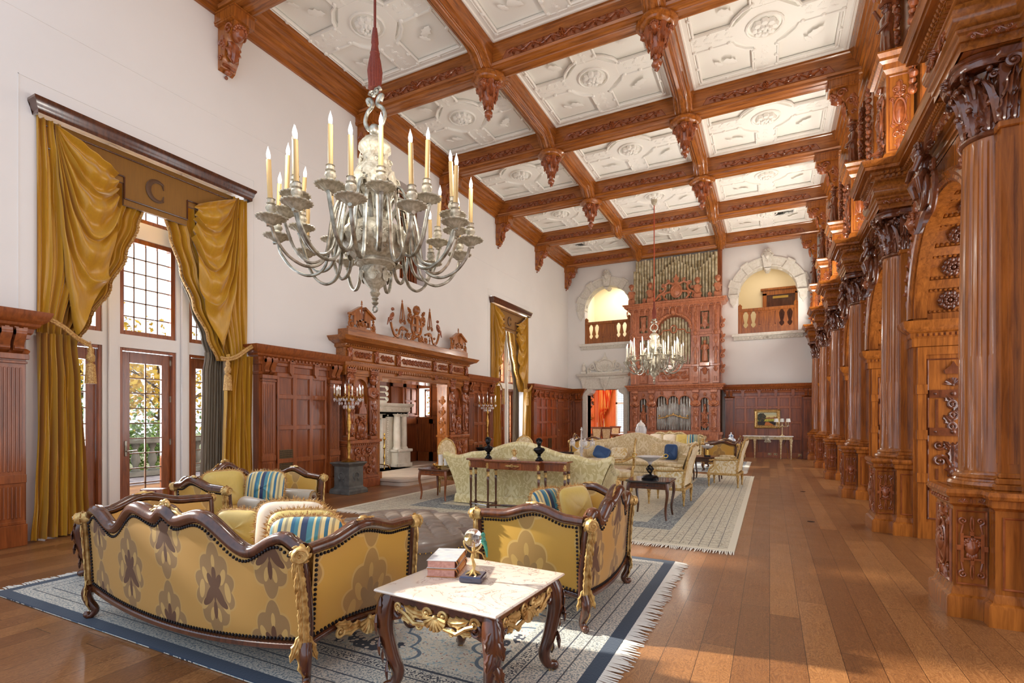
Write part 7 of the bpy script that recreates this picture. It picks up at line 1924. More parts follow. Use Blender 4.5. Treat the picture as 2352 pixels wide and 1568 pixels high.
# ---------- carved french seats ----------
def leafrow(m,pts,w,L,up=(0,0,1)):
    pass
def cab(m,p0,out,h,r=.04,foot=.03):
    """cabriole leg from p0 (top) to floor; out = unit xy direction of the knee"""
    x,y=p0; o=out
    P=[(x,y,h),(x+o[0]*.03,y+o[1]*.03,h*.78),(x+o[0]*.015,y+o[1]*.015,h*.5),(x-o[0]*.025,y-o[1]*.025,h*.25),(x+o[0]*.0,y+o[1]*.0,h*.08),(x+o[0]*.03,y+o[1]*.03,foot*.7)]
    Q=spl(P,5); n=len(Q); R=[r*(1-.55*(i/(n-1))) if i<n*.85 else r*.6 for i in range(n)]
    m.tube(Q,R,8); m.sph((x+o[0]*.03,y+o[1]*.03,foot),foot*.95,8)
def french(W,D,name,cat,label,loc,rz,group,back,arm,pal=None):
    """back: list (s,z) profile of the top rail, s in -1..1 ; arm list (t,z), t 0 back..1 front"""
    pal=pal or {'f':M['broc'],'s':M['brocs'],'w':M['wdark2'],'g':M['gild'],'n':M['stud']}
    t=thing(name,label,cat,loc,rz,group)
    bow=.07 if W>1.6 else .04; hw=W/2; hd=D/2
    zt=lambda s: interp(back,s)
    zb=lambda s: .235-.075*(1-s*s) if W>1.6 else .24-.03*(1-s*s)
    def wx(z): return hw+.018*sin(pi*min(1,max(0,(z-.1)/.7)))
    def B(s,z,off=0):
        return (s*wx(z),hd+bow*(1-s*s)+.05*((z-.25)/.6)**2+off,z)
    def bsurf(off,flip=False):
        def f(u,v):
            if flip: u=1-u
            s=-1+2*u; a=zb(s)+.03; b=zt(s)-.035; z=a+(b-a)*v
            return B(s*.985,z,off+.02*sin(pi*u)**.5*sin(pi*v)**.5*(1 if off>=0 else -1))
        return f
    m=MB(); m.surf(bsurf(.0,True),48,14); m.obj('outer_back_upholstery',pal['f'],t,60,uv='xz')
    m=MB(); m.surf(bsurf(-.07),40,10); m.obj('inner_back_upholstery',pal['s'],t,60,uv='xz')
    N=96; S=[-1+2*i/N for i in range(N+1)]
    m=MB(); m.tube([B(s,zt(s),-.03) for s in S],[.036+.012*(1-abs(s))for s in S],10,up=(0,1,0),flat=1.25)
    m.tube([B(s,zb(s),-.02) for s in S],.032,8,up=(0,1,0),flat=1.2)
    for sx in (1,-1):
        zz=[.2+.6*i/12 for i in range(13)]; m.tube([B(sx,min(z,zt(sx)),-.02) for z in zz],.03,8)
    # arms
    za=lambda q: interp(arm,q)
    def A(sx,q,z,off=0):
        spl_=.05*sin(pi*q)
        return (sx*(wx(z)+spl_*.6+.05*((z-.25)/.55)**2+off),hd-.0-(D)*q,z)
    zab=lambda q: .23+.02*sin(2*pi*q)+.03*sin(pi*q)
    for sx in (1,-1):
        m.tube([A(sx,i/20,za(i/20),-.01) for i in range(21)],[.034+.006*sin(pi*i/20) for i in range(21)],10,up=(1,0,0),flat=1.2)
        m.tube([A(sx,i/20,zab(i/20),-.02) for i in range(21)],.028,8)
        m.tube([A(sx,1,.2+(za(1)-.2)*i/10,-.01) for i in range(11)],[.034]*11,8)
    m.tube([(x,-hd-.0-.03*(1-(x/hw)**2),.26) for x in [-hw+W*i/20 for i in range(21)]],.032,8)
    m.obj('carved_frame',pal['w'],t,50)
    for sx in (1,-1):
        def sf(off,sg):
            def f(u,v):
                q=.03+.94*(u if sg*sx>0 else 1-u); a=zab(q)+.03; b=za(q)-.03; z=a+(b-a)*v
                p=A(sx,q,z,off+.015*sg*sin(pi*u)*sin(pi*v)); return p
            return f
        m=MB(); m.surf(sf(.0,1),24,12); m.obj('outer_arm_upholstery',pal['s'],t,60,uv='yz')
        m=MB(); m.surf(sf(-.05,-1),20,8); m.obj('inner_arm_upholstery',pal['s'],t,60,uv='yz')
    # nailheads
    m=MB(); sp=.028 if loc[1]<8 else .06; rr=.0105 if loc[1]<8 else .014
    def along(fn,L):
        n=max(3,int(L/sp))
        for i in range(n): m.sph(fn((i+.5)/n),rr,5)
    along(lambda u:B((-1+2*u)*.97,zt(-1+2*u)-.052,.006),W*1.15); along(lambda u:B((-1+2*u)*.97,zb(-1+2*u)+.04,.006),W)
    for sx in (1,-1):
        along(lambda u:B(sx*.97,.28+(zt(sx)-.32)*u,.006),.55)
        along(lambda u:A(sx,.04+.92*u,za(.04+.92*u)-.05,.004),D*1.05); along(lambda u:A(sx,.04+.92*u,zab(.04+.92*u)+.04,.004),D)
        for q in (.05,.95): along(lambda u:A(sx,q,.28+.48*u,.004),.5)
    m.obj('nailhead_trim',pal['n'],t,40)
    # gilding
    for sx in (1,-1):
        for (px,py,zz,dx,dy) in ((sx*(wx(zt(sx))+.03),hd+.05,zt(sx)-.02,sx*.7,.7),(sx*(wx(za(1))+.06),-hd-.01,za(1)-.01,0,-1)):
            m=MB(); m.push(TR(px,py,zz)@FR((0,0,0),(-dy,dx,0),(0,0,1))); 
            m.tube([(0,0,-.05),(0,0,-.02),(0,0,.025),(0,0,.045)],[.036,.046,.048,.038],14); 
            for k in range(8): m.leaf((.04*cos(k*pi/4),.04*sin(k*pi/4)),k*pi/4+pi/2,.045,.022,.008,n=4)
            m.push(TR(0,0,.04)); m.scroll((0,0),.04,1.6,0,1,.008,seg=5,n=16); m.pop(); m.pop(); m.obj('gilded_scroll',pal['g'],t,50)
        for (fn,ox) in ((lambda z:B(sx,z,.008),(sx,1)),(lambda z:A(sx,1,z,.012),(sx,-1))):
            m=MB(); o=Vector((ox[0],ox[1],0)).normalized()
            m.tube([Vector(fn(.26+.05*k))+o*.012 for k in range(11)],[.02]*11,6,up=(-o.y,o.x,0),flat=.9)
            for k in range(6):
                z=.76-.085*k; p=fn(z); m.push(TR(p[0]+o.x*.018,p[1]+o.y*.018,z)@FR((0,0,0),(-o.y,o.x,0),(0,0,1))); 
                for e in (1,-1): m.leaf((.006*e,0),-pi/2+.13*e,.13,.034,.014,curl=.002,n=8,lobes=4)
                m.pop()
            p=fn(.24); m.push(TR(p[0]+o.x*.012,p[1]+o.y*.012,.30)@FR((0,0,0),(-o.y,o.x,0),(0,0,1)))
            m.leaf((0,0),-pi/2,.24,.085,.028,curl=-.01); m.leaf((-.02,.0),-pi/2-.35,.15,.045,.016); m.leaf((.02,.0),-pi/2+.35,.15,.045,.016); m.pop()
            m.obj('gilded_post_carving',pal['g'],t,50)
        m=MB(); p=A(sx,.5,.2,.02); m.push(TR(*p)@FR((0,0,0),(0,sx,0),(0,0,1))); m.shell((0,.05),.10,-pi,pi,9,.02); 
        for e in (1,-1): m.leaf((e*.08,.04),(0 if e>0 else pi)-e*.2,.2,.07,.02,bend=e*.6); m.scroll((e*.26,.05),.035,1.2,0,e,.012); m.leaf((e*.16,.06),(0 if e>0 else pi)+e*.3,.14,.05,.016)
        m.pop(); m.obj('gilded_apron_shell',pal['g'],t,50)
        m=MB(); p=A(sx,.42,za(.42)+.03,-.02); m.sph(p,.026,8,(1,1.5,.8)); m.push(TR(*p)@FR((0,0,0),(0,-1,0),(1,0,0))); m.leaf((0,-.008),-.15,.08,.035,.01); m.leaf((0,-.008),pi+.15,.08,.035,.01); m.pop(); m.obj('gilded_arm_bud',pal['g'],t,50)
    m=MB(); zc=zt(0)+.03; p=B(0,zc,-.03)
    m.push(TR(*p)@FR((0,0,0),(-1,0,0),(0,0,1))@TR(0,-.01,0))
    m.scroll((-.03,.02),.025,1.2,0,1,.01); m.scroll((.03,.02),.025,1.2,pi,-1,.01); m.shell((0,.0),.05,0,pi,5,.012); m.sph((0,.045,0),.015,8)
    kk=1 if W>1.6 else .6
    for e in (1,-1): m.leaf((e*.04,-.0),(0 if e>0 else pi)-e*.2,.17*kk,.045,.012,bend=-e*.3); m.leaf((e*.16*kk,-.03),(0 if e>0 else pi)-e*.4,.12*kk,.035,.01)
    m.pop()
    for s in S[4:-4:4]:
        p=B(s,zt(s)+.028,-.05); m.push(TR(*p)@FR((0,0,0),(1,0,0),(0,0,1))); m.leaf((0,-.012),0 if s>0 else pi,.05,.018,.006,n=4); m.pop()
    m.obj('gilded_crest',pal['g'],t,50)
    for sx in (1,-1):
        for (y,o) in ((hd,(sx*.7,.7)),(-hd,(sx*.7,-.7))):
            m=MB(); cab(m,(sx*(hw+.02),y+(.0)),o,.25,.04,.028); m.obj('leg',pal['w'],t,50)
    m=MB(); m.box(-hw+.06,hw-.06,-hd+.0,hd-.03,.26,.38,.02); m.obj('seat_deck',pal['s'],t,30,uv='xz')
    m=MB(); k=2 if W>1.6 else 1
    for i in range(k):
        a=-hw+.08+(W-.16)*i/k; b=a+(W-.16)/k
        m.surf(lambda u,v:pil(u,v,(a+b)/2,0-.02,.44,(b-a)/2,hd-.04,.075),28,14,cu=True)
    m.obj('seat_cushion',pal['s'],t,60,uv='xy')
    return t
def pil(u,v,cx,cy,cz,hx,hy,hz,e=.28):
    a=2*pi*u; b=pi*(v-.5)
    sg=lambda x,p: (abs(x)**p)*(1 if x>=0 else -1)
    return (cx+hx*sg(cos(a),e)*sg(cos(b),.4),cy+hy*sg(sin(a),e)*sg(cos(b),.4),cz+hz*sg(sin(b),.8))
Bs=[(-1,.79),(-.9,.845),(-.64,.735),(-.30,.92),(-.1,.875),(0,.93),(.1,.875),(.30,.92),(.64,.735),(.9,.845),(1,.79)]
Bc=[(-1,.79),(-.86,.84),(-.6,.74),(-.32,.86),(0,.95),(.32,.86),(.6,.74),(.86,.84),(1,.79)]
As=[(0,.79),(.12,.80),(.4,.87),(.75,.80),(1,.79)]
s1=french(2.26,.94,'carved_sofa','sofa','large gold brocade sofa with carved gilt frame, its back to the camera',(-3.50,2.56,.016),pi,None,Bs,As)
a2=french(1.16,.86,'carved_armchair','armchair','wide gold brocade armchair with carved frame at the right of the tufted ottoman',(-1.62,4.13,.016),-pi/2,'gold brocade armchairs beside the ottoman',Bc,As)
dup(a2,(-5.42,4.05,.016),pi/2,label='wide gold brocade armchair with carved frame at the left of the tufted ottoman')
# farthest group: same pattern
dup(a2,(-1.28,16.35,.0),-pi/2,label='gilt framed armchair at the right of the farthest seating group')
dup(a2,(-5.35,16.45,.0),pi/2,label='gilt framed armchair at the left of the farthest seating group')
pal3={'f':M['damask2'],'s':M['damask2'],'w':M['cream'],'g':M['gild'],'n':M['stud']}
Bd=[(a,b+.07) for a,b in Bs]
s3=french(2.4,.94,'carved_sofa','sofa','pale gilt framed sofa with scalloped crest in front of the organ, facing the camera',(-3.3,19.05,0),0,None,Bd,As,pal3)
# ---------- pillows ----------
def fringe(m,path,ln=.035,n=None,seed=1,norm=None):
    rnd=random.Random(seed); P=[Vector(p) for p in path]; k=len(P)
    for i in range(k):
        a=P[i]; b=P[(i+1)%k]; L=(b-a).length; c=max(1,int(L/.005))
        for j in range(c):
            p=a.lerp(b,(j+rnd.random())/c); out=(p-norm).normalized() if norm is not None else Vector((0,0,1))
            d=out*ln*rnd.uniform(.6,1.2)+Vector((rnd.uniform(-1,1),rnd.uniform(-1,1),rnd.uniform(-1,1)))*ln*.45
            q=(b-a).normalized()*.005; w=Vector((rnd.uniform(-1,1),rnd.uniform(-1,1),rnd.uniform(-1,1)))*.008
            m.add([p-q,p+q,p+w,p+d],[(0,1,3),(1,2,3),(2,0,3)])
def pillow(name,label,loc,rz,tilt,w,h,th,mat,fr=True,roll=0,uvs=1):
    t=thing(name,label,'pillow',loc,rz,None); R=RX(tilt)@RY(roll)
    m=MB(); m.push(R)
    def f(u,v):
        a=2*pi*u; b=pi*(v-.5); sg=lambda x,p:(abs(x)**p)*(1 if x>=0 else -1)
        cx,sx=sg(cos(a),.45),sg(sin(a),.45); r=sg(cos(b),.75)
        k=1-.07*(abs(sin(2*a)))**.5*0
        return (w/2*cx*r*k,th/2*sg(sin(b),1)*(1+.05*sin(5*u*pi)+.02*sin(9*u*pi+v*5)),h/2+h/2*sx*r*k)
    m.surf(f,44,18,cu=True); m.obj('cushion',mat,t,60,uv='xz',uvs=uvs)
    if fr:
        m=MB(); m.push(R); pth=[(w/2*((abs(cos(a))**.45)*(1 if cos(a)>=0 else -1)),0,h/2+h/2*(abs(sin(a))**.45)*(1 if sin(a)>=0 else -1)) for a in [2*pi*i/40 for i in range(40)]]
        m.tube(pth,.012,6,closed=True); fringe(m,pth,.034,seed=int(w*1000),norm=Vector((0,0,h/2))); m.obj('bullion_fringe',M['fringe'],t,0)
    return t
zs=.52
pillow('throw_pillow','blue and cream striped pillow with gold fringe in the corner of the large sofa',(-2.80,2.47,zs),radians(30),-.25,.5,.36,.13,M['stripe'])
pillow('throw_pillow','shiny gold pillow with fringe behind the striped one on the large sofa',(-2.98,2.60,zs),radians(30),-.2,.5,.37,.13,M['psilk'])
pillow('throw_pillow','ivory pillow with gold fringe, leftmost of the three on the large sofa',(-3.22,2.70,zs),radians(28),-.2,.52,.40,.14,M['pwhite'])
pillow('throw_pillow','small gold pillow behind the ivory one near the middle of the large sofa',(-3.75,2.65,zs),radians(20),-.2,.4,.30,.12,M['psilk'])
pillow('throw_pillow','blue and white pillow with cream fringe, seen edge on in the right armchair',(-1.72,4.25,zs),radians(72),-.25,.44,.40,.14,M['stripe'])
pillow('throw_pillow','olive gold pillow with cream fringe leaning in the right armchair',(-1.5,4.4,zs),radians(72),-.3,.44,.42,.14,M['psilk'])
pillow('throw_pillow','large gold pillow with fringe leaning in the left armchair',(-5.62,3.85,zs),radians(-105),.28,.46,.42,.14,M['psilk'])
pillow('throw_pillow','blue and cream striped pillow with fringe standing in the left armchair',(-5.32,4.1,zs),radians(25),-.25,.46,.40,.15,M['stripe'])
def bolster(label,loc,rz,L=.42,r=.085):
    t=thing('bolster_pillow',label,'pillow',loc,rz,'taupe bolsters in the left armchair')
    m=MB(); m.push(RX(-pi/2)); m.lathe([(.02,-L/2),(r*.9,-L/2),(r,-L/2+.02),(r,L/2-.02),(r*.9,L/2),(.02,L/2)],24); m.pop(); m.obj('roll',M['pgrey'],t,50)
    m=MB()
    for s in (1,-1):
        fringe(m,[(r*.75*cos(a),s*(L/2),r*.75*sin(a)) for a in [2*pi*i/20 for i in range(20)]],.045,seed=4,norm=Vector((0,-s*.05,0)))
        m.push(TR(0,s*L/2,0)); m.sph((0,0,0),.02,8); m.pop()
    m.obj('fringed_end',M['fringe'],t,0)
    m=MB(); [m.sph((0,s*(L/2+.01),0),.022,8) for s in (1,-1)]; m.obj('dark_button',M['wdark'],t,40)
    return t
bolster('taupe bolster with fringed end beside the near arm of the left armchair',(-4.98,3.72,.60),pi/2-.2); bolster('taupe bolster with fringed end beside the far arm of the left armchair',(-5.1,4.42,.60),pi/2+.15)
# ---------- tufted ottoman ----------
t=thing('tufted_ottoman','clover shaped taupe leather ottoman with button tufted top in the middle of the seating group','ottoman',(-3.40,4.33,.016),0)
def orad(a): return .78+.12*abs(sin(2*a))**.7-.10*exp(-((((a+pi/4*0)%(pi/2))-0)/.12)**2)*1-.10*exp(-(((a%(pi/2))-pi/2)/.12)**2)
m=MB(); prof=[(.955,.03),(.965,.06),(.97,.30),(.99,.33)]
m.surf(lambda u,v:(lambda a,k:(orad(a)*prof[k][0]*cos(a),orad(a)*prof[k][0]*sin(a)*.95,prof[k][1]))(2*pi*u,int(round(v*3))),120,3,cu=True); m.obj('leather_side',M['leather'],t,40)
def tuft(x,y):
    g=.125; a=(x+y)/g*pi/2; b=(x-y)/g*pi/2
    d=min(abs(((x/g+.5)%1)-.5),9)
    q=abs(sin(a))*abs(sin(b)); return .045*(q**.35)-.045
def ot(u,v):
    a=2*pi*u; R=orad(a); r=R*(1-v) ; 
    if v<.06: k=v/.06; r=R*(1.0-.06*k*k*.9); z=.33+.085*(sin(pi/2*k))
    else: z=.415+.03*(1-(r/R)**2)
    x,y=r*cos(a),r*sin(a)*.95
    if v>=.06: z+=tuft(x,y)*min(1,(v-.06)/.1)+.02
    return (x,y,z)
m=MB(); m.surf(lambda u,v:ot(u,v if v<.999 else .9995),200,70,cu=True); m.obj('tufted_leather_top',M['leather'],t,60)
m=MB()
for i in range(110): a=2*pi*i/110; m.sph((orad(a)*1.0*cos(a),orad(a)*.95*sin(a),.325),.008,5)
for i in range(100): a=2*pi*i/100; m.sph((orad(a)*.97*cos(a),orad(a)*.925*sin(a),.035),.008,5)
m.obj('nailheads',M['brass'],t,30)
g=.125; m=MB()
for i in range(-8,9):
    for j in range(-8,9):
        if (i+j)%2: continue
        x,y=i*g,j*g
        if sqrt(x*x+(y/.95)**2)<orad(atan2(y,x)%(2*pi))-.1: m.sph((x,y,.398+.03*(1-(x*x+y*y)/.7)),.012,6,(1,1,.5))
m.obj('tuft_buttons',M['leather'],t,40)
m=MB(); m.surf(lambda u,v:(lambda a:(orad(a)*.93*cos(a),orad(a)*.9*sin(a),.0+.04*v))(2*pi*u),60,1,cu=True); m.prism([(orad(a)*.93*cos(a),orad(a)*.9*sin(a)) for a in [2*pi*i/60 for i in range(60)]],.002,.03); m.obj('plinth',M['wdark'],t,40)
# ---------- camelback sofas ----------
def camel(label,loc,rz,mat):
    t=thing('camelback_sofa',label,'sofa',loc,rz,'camelback sofas on the middle rug')
    # front = -y ; back at y=+.45
    hw=1.32; zt=lambda s: interp([(-1,.86),(-.85,.80),(-.55,.88),(0,1.07),(.55,.88),(.85,.80),(1,.86)],s)
    fl=lambda z: .24*(max(0,z-.15)/.7)**1.6
    def Bk(s,z,o): return (s*(hw+fl(z)),.42+.10*(max(0,z-.2)/.8)**1.3+o,z)
    m=MB(); nb=44
    m.surf(lambda u,v:Bk(1-2*u,.16+(zt(1-2*u)-.16)*v,.05),nb,16); m.surf(lambda u,v:Bk(-1+2*u,.16+(zt(-1+2*u)-.16)*v,-.13+.06*v),nb,12)
    m.tube([Bk(-1+2*i/nb,zt(-1+2*i/nb),-.01) for i in range(nb+1)],.062,10,up=(0,1,0),flat=1.0)
    m.obj('arched_back',mat,t,60,uv='xz')
    for sx in (1,-1):
        def ztop(q): return interp([(0,.86),(.35,.70),(.75,.60),(1,.58)],q)
        def Ar(q,z,o): return (sx*(hw+fl(z)*(1-.25*q)+o),.46-.93*q,z)
        m=MB(); m.surf(lambda u,v:Ar((u if sx>0 else 1-u),.16+(ztop(u if sx>0 else 1-u)-.16)*v,.0),20,12); m.surf(lambda u,v:Ar((1-u if sx>0 else u),.16+(ztop(1-u if sx>0 else u)-.16)*v,-.16+.05*v),20,10)
        m.tube([Ar(i/16,ztop(i/16),-.045) for i in range(17)],.068,10)
        m.surf(lambda u,v:(lambda p:(p[0]-sx*.155*u+(.0),p[1]-.0,p[2]))(Ar(1,.16+(ztop(1)-.16)*v,0)),4,8)
        m.obj('flared_arm',mat,t,60,uv='yz')
    m=MB(); m.box(-hw,hw,-.44,.4,.16,.34,.02); m.obj('seat_base',mat,t,30,uv='xz')
    m=MB(); m.surf(lambda u,v:pil(u,v,0,-.07,.40,hw-.08,.44,.075,.2),50,14,cu=True); m.obj('bench_cushion',mat,t,60,uv='box')
    m=MB(); P=[(-hw-.01,-.47),(hw+.01,-.47),(hw+.01,.49),(-hw-.01,.49)]
    m.mold(P[::-1],[(-.0,.17),(-.012,.12),(-.02,.03),(-.02,.015),(.0,.015)],closed=True); 
    for x in (-.45,.45): m.box(x-.002,x+.002,-.492,-.485,.02,.16); m.box(x-.002,x+.002,.505,.512,.02,.16)
    m.obj('skirt',mat,t,30,uv='xz')
    return t
sa=camel('yellow damask camelback sofa with its back to the camera behind the walnut console',(-3.75,8.36,.016),pi,M['damask'])
sb=camel('beige damask camelback sofa facing the camera with blue pillows',(-3.2,13.35,.016),0,M['damask2'])
pillow('throw_pillow','beige damask pillow at the left end of the beige camelback sofa',(-4.2,13.4,.49),.15,-.2,.48,.40,.15,M['damask2'],False)
pillow('throw_pillow','dark blue pillow lying on its corner at the left of the beige camelback sofa',(-4.02,13.18,.47),.2,-.35,.44,.34,.13,M['pblue'],False,.35)
pillow('throw_pillow','pale damask pillow resting left of centre on the beige camelback sofa',(-3.55,13.25,.49),-.1,-.6,.46,.32,.14,M['damaskw'],False)
pillow('throw_pillow','cream damask pillow right of centre on the beige camelback sofa',(-2.5,13.35,.49),.1,-.2,.44,.42,.14,M['damask2'],False)
pillow('throw_pillow','dark blue pillow standing at the right of the beige camelback sofa',(-2.22,13.28,.49),-.25,-.15,.34,.40,.12,M['pblue'],False)
pillow('throw_pillow','plain beige pillow at the right end of the beige camelback sofa',(-1.96,13.3,.49),-.6,-.15,.40,.40,.14,M['damask2'],False)
for x,mm,l in ((-3.75,'pwhite','white pillow at the left of the pale far sofa'),(-3.25,'pwhite','white pillow in the middle of the pale far sofa'),(-2.8,'psilk','yellow pillow right of centre on the pale far sofa'),(-2.45,'stripe','pale blue striped pillow at the right end of the far sofa')):
    pillow('throw_pillow',l,(x,19.2,.5),.05,-.2,.44,.46,.15,M[mm],False)
# ---------- bergere chairs ----------
def berg(label,loc,rz,side):
    t=thing('bergere_armchair',label,'armchair',loc,rz,'cream bergere armchairs')
    # front=-y
    W=.66; hw=W/2; 
    m=MB()
    bk=[(0,.2,.28),(0,.30,.5),(0,.36,.8),(0,.42,1.03)]
    for sx in (1,-1):
        m.tube(spl([(sx*hw,.27,.3),(sx*hw,.31,.6),(sx*(hw-.0),.38,.9),(sx*(hw-.04),.42,1.02)],5),.02,8)
        m.tube(spl([(sx*hw,.30,.62),(sx*(hw+.01),.0,.60),(sx*(hw+.01),-.2,.60),(sx*hw,-.27,.58)],5),.02,8); m.sph((sx*hw,-.28,.585),.028,8)
        m.tube(spl([(sx*hw,-.2,.58),(sx*hw,-.22,.46),(sx*hw,-.30,.38),(sx*hw,-.31,.30)],5),.02,8)
        m.box(sx*hw-.02,sx*hw+.02,-.33,.30,.26,.31,.006)
    m.tube(spl([(-hw+.04,.42,1.02),(-.15,.43,1.05),(0,.435,1.06),(.15,.43,1.05),(hw-.04,.42,1.02)],5),.02,8)
    m.box(-hw,hw,-.33,-.29,.26,.31,.006); m.box(-hw,hw,.28,.31,.26,.31,.006)
    for sx in (1,-1):
        for y in (-.31,.29): m.box(sx*hw-.028,sx*hw+.028,y-.028,y+.028,.23,.32,.006); m.rosette((0,0),.001,3,.001,1) if False else None
    m.obj('gilt_wood_frame',M['gild'] if side else M['wmid'],t,40)
    for sx in (1,-1):
        for y in (-.31,.29):
            m=MB(); m.push(TR(sx*hw,y,0)); m.lathe([(.012,0),(.015,.03),(.012,.05),(.026,.19),(.03,.21),(.018,.22),(.03,.24)],12,lambda a,z:1+.06*cos(8*a)); m.pop(); m.obj('leg',M['gild'],t,40)
    m=MB(); ys=lambda z: interp([(.3,.27),(.6,.31),(1.05,.43)],z)
    m.surf(lambda u,v:(-hw+.02+(W-.04)*u,ys(.34+.68*v)+.012,.34+.68*v),8,10); m.surf(lambda u,v:(hw-.02-(W-.04)*u,ys(.34+.68*v)-.05-.03*sin(pi*u)*sin(pi*v),.34+.68*v),10,12)
    m.obj('back_upholstery',M['damaskw'],t,60,uv='xz')
    for sx in (1,-1):
        m=MB(); P=[(-.29,.31),(.27,.31),(.31,.60),(-.2,.585),(-.21,.46),(-.29,.38)]
        m.prism(P,sx*(hw-.02),sx*(hw+.006),'x'); m.obj('side_upholstery',M['damaskw'],t,0,uv='yz')
        m=MB(); m.surf(lambda u,v:pil(u,v,sx*hw,-.02,.635,.04,.17,.03,.5),20,10,cu=True); m.obj('arm_pad',M['damask2'],t,60,uv='xy')
    m=MB(); m.surf(lambda u,v:pil(u,v,0,-.03,.40,hw-.03,.31,.09,.3),30,14,cu=True); m.obj('seat_cushion',M['damask2'],t,60,uv='xy')
    return t
bg=berg('cream bergere armchair with wooden frame beside the black table with the glass bowl',(-1.60,9.62,.016),-pi/2-.05,True)
dup(bg,(-.88,12.55,.016),-pi/2-.08,label='white and gold damask bergere armchair standing alone at the right edge of the middle rug')
# ---------- oval back chairs ----------
def oval(label,loc,rz):
    t=thing('oval_back_chair',label,'chair',loc,rz,'oval back chairs')
    m=MB(); E=[(.25*cos(a),.27+.06*(.8+.28*sin(a)),.80+.28*sin(a)) for a in [2*pi*i/32 for i in range(32)]]
    m.tube(E,.022,8,closed=True)
    for sx in (1,-1):
        m.tube(spl([(sx*.2,.26,.35),(sx*.2,.28,.5),(sx*.16,.3,.58)],4),.02,8); m.tube(spl([(sx*.24,.3,.75),(sx*.3,.1,.66),(sx*.3,-.1,.64),(sx*.28,-.18,.5),(sx*.29,-.25,.36)],5),.018,8)
    m.box(-.3,.3,-.28,.27,.28,.34,.01); m.sph((0,.34,1.09),.04,8,(1.5,.6,.8)); m.obj('gilt_frame',M['gild'],t,40)
    m=MB(); 
    for s in (1,-1): m.surf(lambda u,v:(.235*v*cos(2*pi*u)*s,.27+.06*(.8+.265*v*sin(2*pi*u))+s*(.012+.02*(1-v*v)),.80+.265*v*sin(2*pi*u)),28,6,cu=True)
    m.obj('oval_back_pad',M['damask2'],t,60,uv='xz')
    m=MB(); m.surf(lambda u,v:pil(u,v,0,0,.39,.28,.27,.08,.4),28,12,cu=True); m.obj('seat',M['damask2'],t,60,uv='xy')
    for sx in (1,-1):
        for y in (-.25,.25): m=MB(); m.push(TR(sx*.27,y,0)); m.lathe([(.012,0),(.014,.03),(.028,.22),(.02,.24),(.03,.29)],10); m.pop(); m.obj('leg',M['gild'],t,40)
    return t
oc1=oval('oval back chair in profile behind the side table with pillar candles',(-5.72,8.95,.016),radians(78))
dup(oc1,(-5.05,11.1,.016),radians(55),label='oval back chair whose round top shows above the yellow camelback sofa')
dup(oc1,(-2.75,10.35,.016),radians(-80),label='small oval back chair seen from the side between the two camelback sofas')
